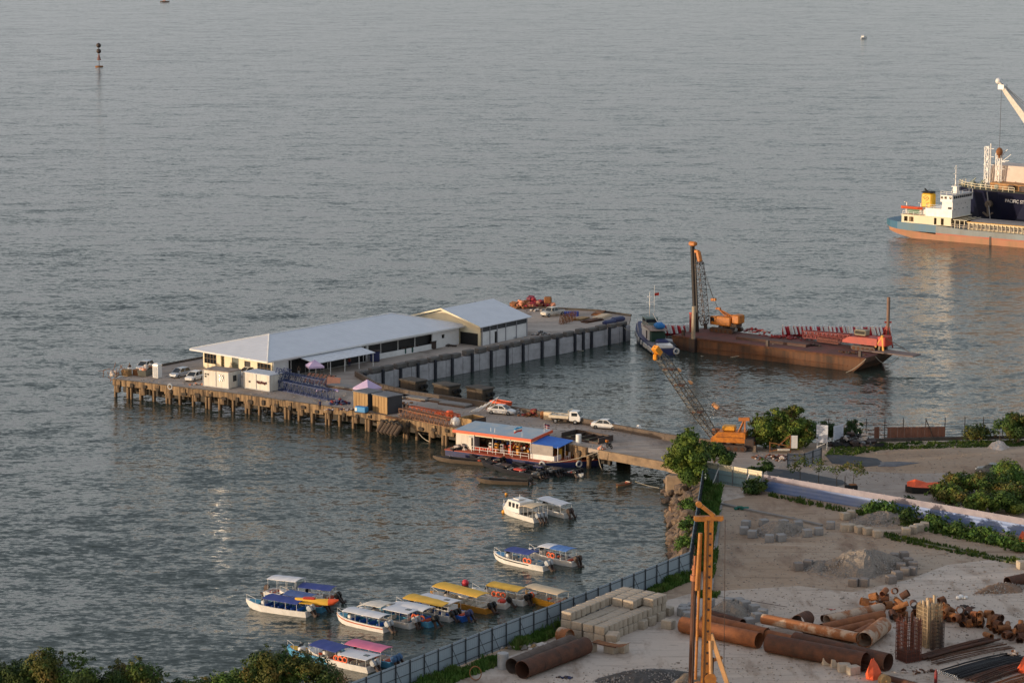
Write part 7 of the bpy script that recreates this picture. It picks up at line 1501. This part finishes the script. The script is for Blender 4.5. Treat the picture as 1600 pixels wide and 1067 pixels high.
def tarp_sheet(label, pts, m, name='black_sheeting'):
    P = [at(x, y, ZG) for x, y in pts]; rr = random.Random(len(label)); c = sum(P, Vector()) / len(P); b = MB(); n_ = len(P); rim = [(p.x - c.x, p.y - c.y, .03) for p in P]
    mid_ = [((p.x - c.x) * .6, (p.y - c.y) * .6, .16 + rr.random() * .12) for p in P]; b.loft([rim, mid_], caps=False); b.add(mid_ + [(0, 0, .14)], [(i, (i + 1) % n_, n_) for i in range(n_)]); o = b.build(name, m); o.location = (c.x, c.y, ZG); tag(o, label, 'sheeting')
tarp_sheet('long dark grey sheeting strip behind the blue fence', [(1198, 731), (1250, 737), (1316, 750), (1324, 756), (1300, 762), (1250, 757), (1200, 748)], tarp)
tarp_sheet('charcoal sheeting spread on the lot right of the signboards', [(1288, 710), (1320, 711), (1370, 716), (1386, 726), (1345, 730), (1300, 724)], tarp)
tarp_sheet('thin grey sheeting trailing off right of the charcoal one', [(1370, 722), (1410, 722), (1438, 723), (1400, 729), (1372, 729)], mat('thin_grey_sheet', (.16, .165, .18), .8))
t = hoarding('sheet_screen', 'short grey corrugated screen of two panels behind the saplings', [(1230, 729), (1256, 729), (1282, 720)], 1.9, mat('grey_corrugated', (.28, .29, .31), .6, col2=(.2, .2, .22), scale=1), darkpost, step=2.0, brace_every=0, yard=-1)
t = thing('site_barrier', 'leaning frame of orange timber and white board beside the big tree', 'barrier', at(1222, 707, ZG)); b = MB().bar((-1.8, 0, .2), (1.2, .2, .8), .14).bar((-1.8, 0, 0), (-1.8, 0, 1.6), .12).bar((1.2, 0, 0), (1.2, 0, 2.6), .14).bar((-.6, .1, 1.0), (1.2, 0, 2.6), .12).bar((-1.8, 0, 1.5), (1.0, 0, 1.0), .12); b.build('frame', rustlight, t); MB().box((1.75, 0, 1.6), (.95, .08, 1.9)).build('board', whitep, t); MB().cbox((.2, -.3, .5), (1.8, .3, .3), .05).build('bar', offwhite, t)
heap('rubble_pile', 'reddish rubble and planks strewn beside the leaning frame', 'rubble', (1222, 716), (4.4, 1.8), 34, [mat('reddish_rubble', (.28, .12, .09)), bagm, rust], 84, z=ZG, h=.3, size=(.15, .5))
t = thing('generator', 'small black generator box behind the blue fence', 'generator', at(1330, 768, ZG), .2); MB().cbox((0, 0, .55), (1.6, .9, .8), .1).build('housing', black, t); MB().box((.2, 0, 1.0), (.9, .7, .12)).build('lid', rustlight, t)
t = MB().bar((0, 0, 0), (0, 0, 2.2), .1).build('stake', darkm); t.location = at(1320, 768, ZG); tag(t, 'thin dark stake left of the small black generator', 'stake')
t = thing('upturned_boat', 'red-orange topped black hull lying at the bushes on the lot', 'boat', at(1448, 769, ZG), R(-6)); b = MB().loft([[(x, -1.2 * k, .1), (x, -1.3 * k, .9), (x, 1.3 * k, .9), (x, 1.2 * k, .1)] for x, k in ((-2.9, .3), (-2.0, .9), (2.5, 1), (2.9, .9))]); b.build('hull', black, t)
MB().loft([[(x, -1.32 * k, .92), (x, 0, .92 + h_), (x, 1.32 * k, .92)] for x, k, h_ in ((-2.7, .3, .5), (-1.6, .95, .9), (0, 1, .45), (1.4, 1, .55), (2.7, .9, .3))]).build('red_cover', redor, t)
def kerb(label, pts, w_=.5, h_=.28, m=None, name='kerb_line'):
    P = [at(x, y, ZG) for x, y in pts]; b = MB()
    for a, c in zip(P, P[1:]): b.bar(a - P[0] + Vector((0, 0, h_ / 2 - .02)), c - P[0] + Vector((0, 0, h_ / 2 - .02)), w_, h_)
    o = b.build(name, m or concrete); o.location = P[0]; tag(o, label, 'kerb')
kerb('broken concrete kerb along the upper left of the yard', [(1126, 788), (1180, 800), (1240, 812), (1284, 822)]); kerb('low kerb line right of the green bush heap', [(1382, 838), (1450, 852), (1530, 868), (1610, 886)], .45, .22, mat('mossy_kerb', (.24, .21, .16), .9, col2=(.13, .14, .06), scale=.6))
kerb('concrete kerb beside the path and grass strip', [(1127, 790), (1120, 850), (1113, 915), (1110, 935)], .25, .2)
kerb('dark cable lying across the pale dirt', [(1112, 930), (1170, 938), (1230, 948)], .08, .06, darkm, 'cable')
for i, (pts, lb) in enumerate([([(1330, 780), (1331, 770)], '')][:0]): pass
# rocks of the shore
rr = random.Random(31); rvars = []
for k in range(5):
    b = MB(); b.loft([[((r_ * (1 + rr.uniform(-.25, .25))) * math.cos(a), (r_ * (1 + rr.uniform(-.25, .25))) * math.sin(a) * .8, z_) for a in [i * PI / 4 for i in range(8)]] for r_, z_ in ((.5, -.3), (.75, 0), (.6, .35), (.25, .55))]); rvars.append(b.build('shore_rock', [rockm, mat('dark_shore_rock', (.15, .11, .085), .9, col2=(.08, .06, .05), scale=2, bump=.6)][k % 2]))
us = set()
for k in range(120):
    f = rr.random(); y_ = 752 + 120 * f; xl = 1044 - 4 * math.sin(f * 5) + 2 * f; g_ = rr.random() ** 1.1; zz = -.1 + 2.9 * g_; xr = 1086 - 8 * f
    x_ = xl + (xr - xl) * g_ * .8; j = rr.randrange(5); o = rvars[j] if j not in us else rvars[j].copy()
    if j in us: COL.objects.link(o)
    us.add(j); o.location = at(x_, y_, zz) + Vector((0, 0, .05)); s_ = rr.uniform(.5, 1.5); row_ = 'upper' if f < .35 else ('middle' if f < .7 else 'lower'); lv_ = 'at the waterline' if g_ < .3 else ('halfway up' if g_ < .65 else 'near the fence foot'); o.scale = (s_, s_ * rr.uniform(.7, 1.2), s_ * .8); o.rotation_euler.z = rr.uniform(0, 6)
    tag(o, '%s rock on the %s shore bank, %s' % ('brown' if j % 2 == 0 else 'dark', row_, lv_), 'rock', 'rocks on the shore bank')
o = MB().tube((0, 0, 0), (3.6, .6, .3), .85, .7, n=12).build('fallen_pipe', mat('brown_boulder', (.26, .15, .09), .9, col2=(.16, .1, .06), scale=1, bump=.5)); o.location = at(1047, 800, .9); tag(o, 'big rounded brown pipe lying on the shore rocks', 'pipe')
o = MB().cbox((0, 0, 0), (4.2, 2.0, 2.6), .3).build('abutment', mat('abutment_concrete', (.30, .22, .15), .9, col2=(.18, .13, .09), scale=1, bump=.6)); o.location = at(1064, 756, 1.5); o.rotation_euler.z = -.3; tag(o, 'brown concrete abutment block on the shore below the pier end', 'abutment')
# scattered stones, a single uncountable spread
rr = random.Random(91); b = MB(); regs = [((1110, 1600), (800, 1000), 2600), ((700, 1600), (1000, 1067), 1500), ((1190, 1600), (705, 760), 900)]
for (xa, xb), (ya, yb), n_ in regs:
    for k in range(n_):
        x_, y_ = rr.uniform(xa, xb), rr.uniform(ya, yb)
        if y_ > 1000 and x_ < 1100 and y_ < 1067 - (x_ - 760) * .12: continue
        if y_ < 870 and x_ > 1200 and y_ < 772 + (x_ - 1192) * .172 + 4 and y_ > 764: continue
        p = at(x_, y_, ZG); q = rr.uniform(.04, .14) * (1.8 if rr.random() < .06 else 1); b.box((p.x, p.y, ZG + q * .25), (q, q * rr.uniform(.7, 1.6), q * .6), rr.uniform(0, 3))
o = b.build('scattered_stones', mat('ground_stones', (.38, .33, .28), .9, col2=(.20, .16, .13), scale=.4)); tag(o, kind='stuff', label='small stones and litter scattered over the yard ground', cat='stones')

rr = random.Random(93); b = MB(); P = []
for k in range(900):
    f = rr.random(); g_ = rr.random() ** .8; x0_, y0_ = (190 + 740 * f, 597 + 100 * f) if f < .5 else (190 + 740 * f, 597 + 104 * f)
    x_ = x0_ + g_ * 60; y_ = y0_ - 3 - g_ * (24 if f < .3 else 20)
    p = at(x_, y_, 3.0); q = rr.uniform(.05, .2); b.box((p.x, p.y, 3.0 + q * .2), (q, q * rr.uniform(.7, 2.5), q * .4), rr.uniform(0, 3))
o = b.build('deck_litter', mat('deck_litter_mix', (.42, .36, .30), .9, col2=(.10, .07, .05), scale=.25)); tag(o, kind='stuff', label='small litter and offcuts scattered over the pier deck', cat='litter')
# ================================================================ VEGETATION
def leaves(mb, c, r_, n_, sz, rr, mi=0, shell=.55):
    for k in range(n_):
        while True:
            d = Vector((rr.gauss(0, 1), rr.gauss(0, 1), rr.gauss(0, 1)))
            if d.length > .01: break
        d.normalize(); rad = (shell + (1 - shell) * rr.random() ** .6) * (1 + .5 * mnoise.noise(d * 1.9 + Vector(c)))
        p = Vector((c[0] + d.x * r_[0] * rad, c[1] + d.y * r_[1] * rad, c[2] + d.z * r_[2] * rad)); s = sz * rr.uniform(.6, 1.3)
        a = (d + Vector((rr.gauss(0, .4), rr.gauss(0, .4), rr.gauss(.35, .4)))).normalized(); u = a.orthogonal().normalized(); u = Matrix.Rotation(rr.uniform(0, 6), 3, a) @ u; v = a.cross(u)
        mb.add([p - u * s * .55, p + v * s * .32, p + u * s * .55, p - v * s * .32], [(0, 1, 2, 3)], mi)
def tree(name, label, base, z, lumps, mats, density=300, sz=.34, trunk=.22, seed=1, cat='tree', group=None, stems=1):
    """lumps: (dx, dy, dz, rx, ry, rz) ellipsoid clusters, metres from the base"""
    rr = random.Random(seed); p = at(*base, z) if isinstance(base, tuple) else base; t = thing(name, label, cat, p, 0, group)
    for mi, m in enumerate(mats):
        mb = MB()
        for li, (dx, dy, dz, rx, ry, rz_) in enumerate(lumps):
            nsub = max(3, int(rx * ry * 1.3 + 3))
            for k in range(nsub):
                a = rr.uniform(0, 6.28); f = rr.random() ** .5; e_ = rr.uniform(-.8, 1)
                c = (dx + rx * .72 * f * math.cos(a), dy + ry * .72 * f * math.sin(a), dz + rz_ * .72 * e_ * math.sqrt(max(0, 1 - f * f * .8))); q = rr.uniform(.34, .56) * (rx + rz_) / 2 + .18
                if (k + li) % len(mats) == mi: leaves(mb, c, (q, q, q * .8), int(density * q * q) + 8, sz, rr)
            for k in range(int(4 + rx * 4)):
                a = rr.uniform(0, 6.28); e_ = rr.uniform(-.35, 1); ce = math.sqrt(max(0, 1 - e_ * e_)); f = rr.uniform(.9, 1.15); q = rr.uniform(.16, .34)
                if k % len(mats) == mi: leaves(mb, (dx + rx * f * ce * math.cos(a), dy + ry * f * ce * math.sin(a), dz + rz_ * f * e_), (q * 1.3, q * 1.3, q), int(density * q * q * .8) + 5, sz * .9, rr, shell=.2)
        if mb.v: mb.build('crown', m, t)
    b = MB(); hz = max(l[2] for l in lumps)
    for s in range(stems):
        ox = rr.uniform(-.3, .3) * (stems > 1)
        l0 = lumps[s % len(lumps)]; b.tube((ox, 0, -.1), (ox + l0[0] * .3, l0[1] * .3, l0[2] * .55), trunk, trunk * .7, n=7)
        for l in lumps[:6]: b.tube((ox + l0[0] * .3, l0[1] * .3, l0[2] * .5), (l[0] * .8, l[1] * .8, l[2]), trunk * .6, trunk * .2, n=5)
    b.build('trunk', bark, t); return t
T = tree
T('broadleaf_tree', 'rounded bright green tree at the pier root, left of the land crane', (1078, 762), 2.5, [(-.4, 0, 5.4, 2.5, 2.4, 2.0), (-1.4, 0, 3.8, 2.6, 2.2, 1.8), (-.2, 0, 7.2, 1.5, 1.4, 1.3), (1.4, 0, 4.0, 2.0, 2.0, 1.8), (.4, -.5, 2.0, 2.2, 1.4, 1.6), (1.2, 0, 5.6, 1.5, 1.5, 1.3)], [leafE, leafA, leafE], seed=3)
T('broadleaf_tree', 'darker low tree pressed between the bright tree and the orange crane', (1116, 735), ZG, [(0, 0, 2.6, 1.9, 1.8, 1.5), (1.2, 0, 1.9, 1.8, 1.6, 1.4), (-.9, 0, 2.9, 1.4, 1.3, 1.2)], [leafB, leafA], seed=4)
T('spreading_tree', 'large olive-green spreading tree between the crane and signboards', (1222, 700), ZG, [(-1.8, 0, 3.2, 2.8, 2.6, 2.0), (1.0, 0, 3.8, 2.8, 2.6, 2.2), (2.8, .4, 2.9, 2.2, 2.2, 1.9), (-.5, 0, 4.9, 1.7, 1.6, 1.0), (1.8, 0, 5.6, 1.2, 1.2, .9), (-3.2, 0, 1.9, 1.8, 1.6, 1.4), (3.8, 0, 1.6, 1.5, 1.5, 1.2), (-1.2, -.5, 1.4, 2.4, 1.4, 1.2), (1.6, -.5, 1.4, 2.4, 1.4, 1.2)], [leafE, leafC, leafA], seed=5, stems=3)
T('shrub', 'rough dark shrub behind the white signboards', (1300, 692), ZG, [(0, 0, 1.8, 1.6, 1.2, 1.4), (-1.6, .6, 1.8, 1.4, 1.2, 1.4)], [leafB, leafA], seed=6, trunk=.08, cat='shrub')
T('shrub', 'dark shrub growing behind the black scrap heap', (1333, 690), ZG, [(0, 0, 1.9, 1.5, 1.0, 1.2)], [leafB], seed=7, trunk=.08, cat='shrub')
for i, (px, lumps, lb) in enumerate([((1250, 754), [(0, 0, 2.9, 1.3, 1.2, 1.2), (-.9, 0, 2.0, .8, .8, .7)], 'leftmost sapling behind the blue fence, with thin pale trunk'), ((1279, 757), [(0, 0, 2.8, 1.1, 1.1, 1.0)], 'second sapling from the left behind the blue fence'),
                                    ((1308, 762), [(-.4, 0, 2.6, 1.0, .9, .6), (1.0, 0, 2.9, .9, .9, .7)], 'third sapling behind the blue fence, flat and sparse'), ((1333, 766), [(0, 0, 3.1, 1.3, 1.2, 1.1), (.9, 0, 2.4, .9, .9, .8)], 'rightmost drooping sapling behind the blue fence')]):
    T('sapling', lb, px, ZG, lumps, [leafC, leafA], density=70, sz=.26, trunk=.06, seed=20 + i, cat='sapling', group='saplings behind the blue fence')
T('shrub', 'green shrub spilling over the pale teal fence corner', (1180, 770), ZG, [(0, -.3, 1.2, 1.5, 1.2, 1.3), (-.6, -.6, .8, 1.3, 1.0, 1.0)], [leafB, leafA], seed=8, trunk=.07, cat='shrub')
T('shrub', 'bright green shrub standing behind the top of the teal fence', (1190, 757), ZG, [(0, 0, 2.2, 1.6, 1.3, 1.2), (-1.0, 0, 1.7, 1.0, 1.0, .9)], [leafA, leafB], seed=9, trunk=.07, cat='shrub')
T('bush', 'bright green bush on the gravel heap in front of the blue fence', (1377, 808), ZG, [(0, 0, 1.1, 2.2, 1.4, 1.3), (-1.5, 0, .9, 1.6, 1.2, 1.0), (1.8, 0, .7, 1.4, 1.2, .9)], [leafD, leafD, leafA], density=200, seed=10, trunk=.07, cat='bush')
T('bush', 'dark green weeds climbing the blue fence right of the bright bush', (1425, 818), ZG, [(0, 0, .9, 1.6, 1.0, 1.2), (1.8, -.5, .8, 1.4, .9, .9)], [leafB, leafA], density=200, seed=11, trunk=.06, cat='bush')
for i, (x_, y_, w_, h_, lb) in enumerate([(1465, 825, 2.0, 1.0, 'first'), (1500, 833, 2.2, 1.1, 'second'), (1535, 842, 2.0, .9, 'third'), (1570, 850, 2.2, 1.0, 'fourth'), (1604, 860, 2.2, 1.0, 'fifth')]):
    T('bush', 'green weed clump along the blue fence foot, %s from the left' % lb, (x_, y_), ZG, [(0, 0, h_ * .6, w_, 1.1, h_), (-w_ * .6, -.3, h_ * .4, w_ * .7, 1, h_ * .7)], [leafA, leafD], density=190, seed=40 + i, trunk=.05, cat='bush', group='weed clumps along the blue fence')
lot = [((1478, 785), [(0, 0, 1.3, 2.8, 2.4, 1.5)], 'leftmost olive bush beside the red covered hull'), ((1505, 772), [(0, 0, 1.6, 2.6, 2.2, 1.6)], 'brownish bush just behind the red covered hull'), ((1522, 800), [(0, 0, 1.4, 2.8, 2.2, 1.5)], 'low olive bush leaning over the blue fence, left'), ((1545, 780), [(0, 0, 1.7, 3.0, 2.4, 1.8)], 'large olive bush in the middle of the lot thicket'),
       ((1572, 802), [(0, 0, 1.5, 2.8, 2.2, 1.6)], 'olive bush above the blue fence, right part'), ((1582, 770), [(0, 0, 2.2, 3.0, 2.6, 2.1)], 'tall bright green bush at the right edge of the lot'), ((1605, 795), [(0, 0, 1.8, 3.0, 2.4, 1.9)], 'dark bush cut off by the right edge above the fence')]
for i, (px, lumps, lb) in enumerate(lot): T('bush', lb, px, ZG, lumps, [[leafC, leafE], [leafC, leafA], [leafE, leafC], [leafC, leafE, leafA], [leafE, leafA], [leafE, leafD], [leafA, leafC]][i], density=290, seed=60 + i, trunk=.09, cat='bush', group='bushes on the right side of the lot')
T('shrub', 'small grey-green shrub alone on the lot dirt near the fence', (1418, 788), ZG, [(0, 0, .5, 1.0, .8, .6)], [leafB], density=90, seed=70, trunk=.04, cat='shrub')
T('shrub', 'dark spreading shrub at the right part of the bar fence', (1522, 688), ZG, [(0, 0, 1.2, 2.4, 1.4, 1.4), (1.6, 0, .9, 1.4, 1, .9)], [leafB, leafC], density=110, seed=71, trunk=.08, cat='shrub')
T('broadleaf_tree', 'reddish-green tree at the far right edge behind the lot', (1592, 692), ZG, [(0, 0, 2.3, 2.6, 2.0, 1.8), (-1.0, 0, 3.4, 1.3, 1.2, 1.0), (1.2, 0, 3.2, 1.6, 1.4, 1.2)], [leafC, leafB, leafA], seed=72, stems=2)
T('sapling', 'thin sparse sapling left of the far right tree', (1562, 690), ZG, [(0, 0, 2.6, 1.3, 1.0, 1.1), (-.8, 0, 1.6, .9, .8, .8)], [leafA], density=60, seed=73, trunk=.05, cat='sapling')
for i, (x_, y_, lb) in enumerate(((1073, 800, 'upper'), (1072, 830, 'middle'), (1068, 858, 'lower'))): T('shrub', '%s leafy green shrub on the shore bank beside the grey fence' % lb, (x_, y_), 2.3, [(0, 0, .7, 1.1, 1.2, 1.0), (.4, .9, .9, .9, 1.0, .9)], [leafD, leafA], density=170, seed=80 + i, trunk=.05, cat='shrub', group='shrubs on the shore bank')
# foreground trees at the lower left
fg = [((8, 1140), [(0, 0, 5.2, 2.6, 2.4, 2.0), (1.2, 0, 4.2, 2.2, 2, 2.2)], [leafB], 'dark green tree cut off by the bottom left corner'), ((72, 1145), [(.4, 0, 6.4, 2.2, 2.1, 2.2), (-1.2, 0, 5.0, 2.0, 2.0, 2.0), (1.5, 0, 4.8, 2.0, 2.0, 2.2), (.9, 0, 8.0, 1.0, .9, 1.0)], [leafC, leafA, leafB], 'tall olive-brown tree near the bottom left, highest of its group'),
      ((128, 1145), [(0, 0, 6.0, 2.4, 2.2, 2.2), (1.5, 0, 4.8, 2.2, 2.0, 2.0)], [leafB, leafA], 'dark green tree right of the tall olive one'), ((205, 1142), [(0, 0, 5.8, 2.2, 2.1, 2.0), (1.6, 0, 5.0, 1.9, 1.8, 1.9), (-1.4, 0, 4.8, 1.6, 1.8, 1.8), (.9, 0, 6.7, 1.0, 1, .9)], [leafA, leafC, leafB], 'yellow-green rounded tree at the right of the left group'),
      ((308, 1140), [(-.6, 0, 4.4, 1.8, 1.8, 1.2), (1.0, 0, 4.6, 1.3, 1.4, 1.1)], [leafC, leafA], 'low olive treetop left of the bright green one'), ((362, 1140), [(0, 0, 5.0, 2.4, 2.2, 1.4), (1.6, 0, 5.2, 1.9, 1.8, 1.5)], [leafA, leafD], 'bright green treetop in the lower left middle'),
      ((432, 1140), [(0, 0, 7.0, 2.6, 2.2, 1.9), (-1.7, 0, 5.8, 2.1, 2.0, 1.7), (1.8, 0, 6.6, 2.0, 1.9, 1.6), (.2, 0, 5.0, 2.8, 2.2, 1.6)], [leafC, leafB, leafA], 'broad red-green tree overlapping the bottom left boats'), ((500, 1142), [(0, 0, 5.6, 2.0, 1.9, 2.0), (-1.2, 0, 6.6, 1.7, 1.6, 1.4), (.8, 0, 4.0, 1.9, 1.8, 1.6)], [leafB, leafC], 'dark tree against the bottom boats, beside the grey fence')]
for i, (px, lumps, ms_, lb) in enumerate(fg): T('broadleaf_tree', lb, px, ZG, [(dx, dy, dz - .35, rx, ry, rz_) for dx, dy, dz, rx, ry, rz_ in lumps], ms_, density=430, sz=.235, trunk=.2, seed=100 + i)
def grass(label, poly, n_, h=.45, seed=1, m=leafD):
    rr = random.Random(seed); xs = [p[0] for p in poly]; ys = [p[1] for p in poly]; mb = MB(); k = 0
    def inside(x, y):
        c = False; j = len(poly) - 1
        for i in range(len(poly)):
            if (poly[i][1] > y) != (poly[j][1] > y) and x < (poly[j][0] - poly[i][0]) * (y - poly[i][1]) / (poly[j][1] - poly[i][1] + 1e-9) + poly[i][0]: c = not c
            j = i
        return c
    while k < n_:
        x, y = rr.uniform(min(xs), max(xs)), rr.uniform(min(ys), max(ys))
        if not inside(x, y): k += .2; continue
        k += 1; p = at(x, y, ZG); hh = h * rr.uniform(.5, 1.4) * (1 + mnoise.noise(Vector((p.x * .5, p.y * .5, 0))))
        if hh < .08: continue
        for q in range(4):
            a = rr.uniform(0, 6.28); u = Vector((math.cos(a), math.sin(a), 0)) * .09; l = Vector((rr.gauss(0, .25), rr.gauss(0, .25), 1)).normalized() * hh; o_ = p + Vector((rr.uniform(-.15, .15), rr.uniform(-.15, .15), 0))
            mb.add([o_ - u, o_ + u, o_ + l + u * .3, o_ + l - u * .3], [(0, 1, 2, 3)])
    o = mb.build('grass', m); tag(o, label, 'grass', kind='stuff')
grass('green grass strip between the grey shore fence and the path', [(1100, 757), (1120, 762), (1128, 765), (1122, 800), (1114, 850), (1102, 890), (1086, 896), (1090, 850), (1096, 800)], 3000, .7, 1)
grass('green grass tuft strip at the fence corner above the blocks', [(1010, 925), (1074, 900), (1092, 903), (1060, 915), (1020, 932)], 1300, .7, 2)
grass('sparse green weeds along the path edge behind the rig', [(1115, 860), (1122, 862), (1114, 905), (1106, 905)], 260, .6, 3)
grass('dense green grass along the foot of the long grey fence', [(800, 1010), (875, 980), (872, 992), (830, 1010), (806, 1016)], 1100, .7, 4)
grass('green grass band at the bottom by the grey fence', [(600, 1092), (690, 1054), (775, 1030), (790, 1036), (700, 1070), (630, 1100)], 2200, .6, 5)
grass('weeds in front of the blue fence', [(1195, 772), (1300, 791), (1420, 812), (1600, 846), (1600, 862), (1500, 843), (1400, 820), (1300, 797), (1200, 776)], 2000, .42, 6, leafA)
grass('green grass on the strip before the dark bar fence', [(1300, 700), (1345, 692), (1480, 691), (1600, 688), (1600, 697), (1480, 700), (1380, 703), (1330, 712), (1290, 712)], 2200, .22, 7, leafA)
grass('low weeds at the kerb right of the gravel heaps', [(1380, 832), (1400, 836), (1600, 878), (1600, 884), (1500, 866), (1385, 842)], 900, .4, 8, leafA)
grass('small grass patches beside the cable on the yard', [(1085, 925), (1125, 926), (1120, 934), (1092, 934)], 220, .4, 9)
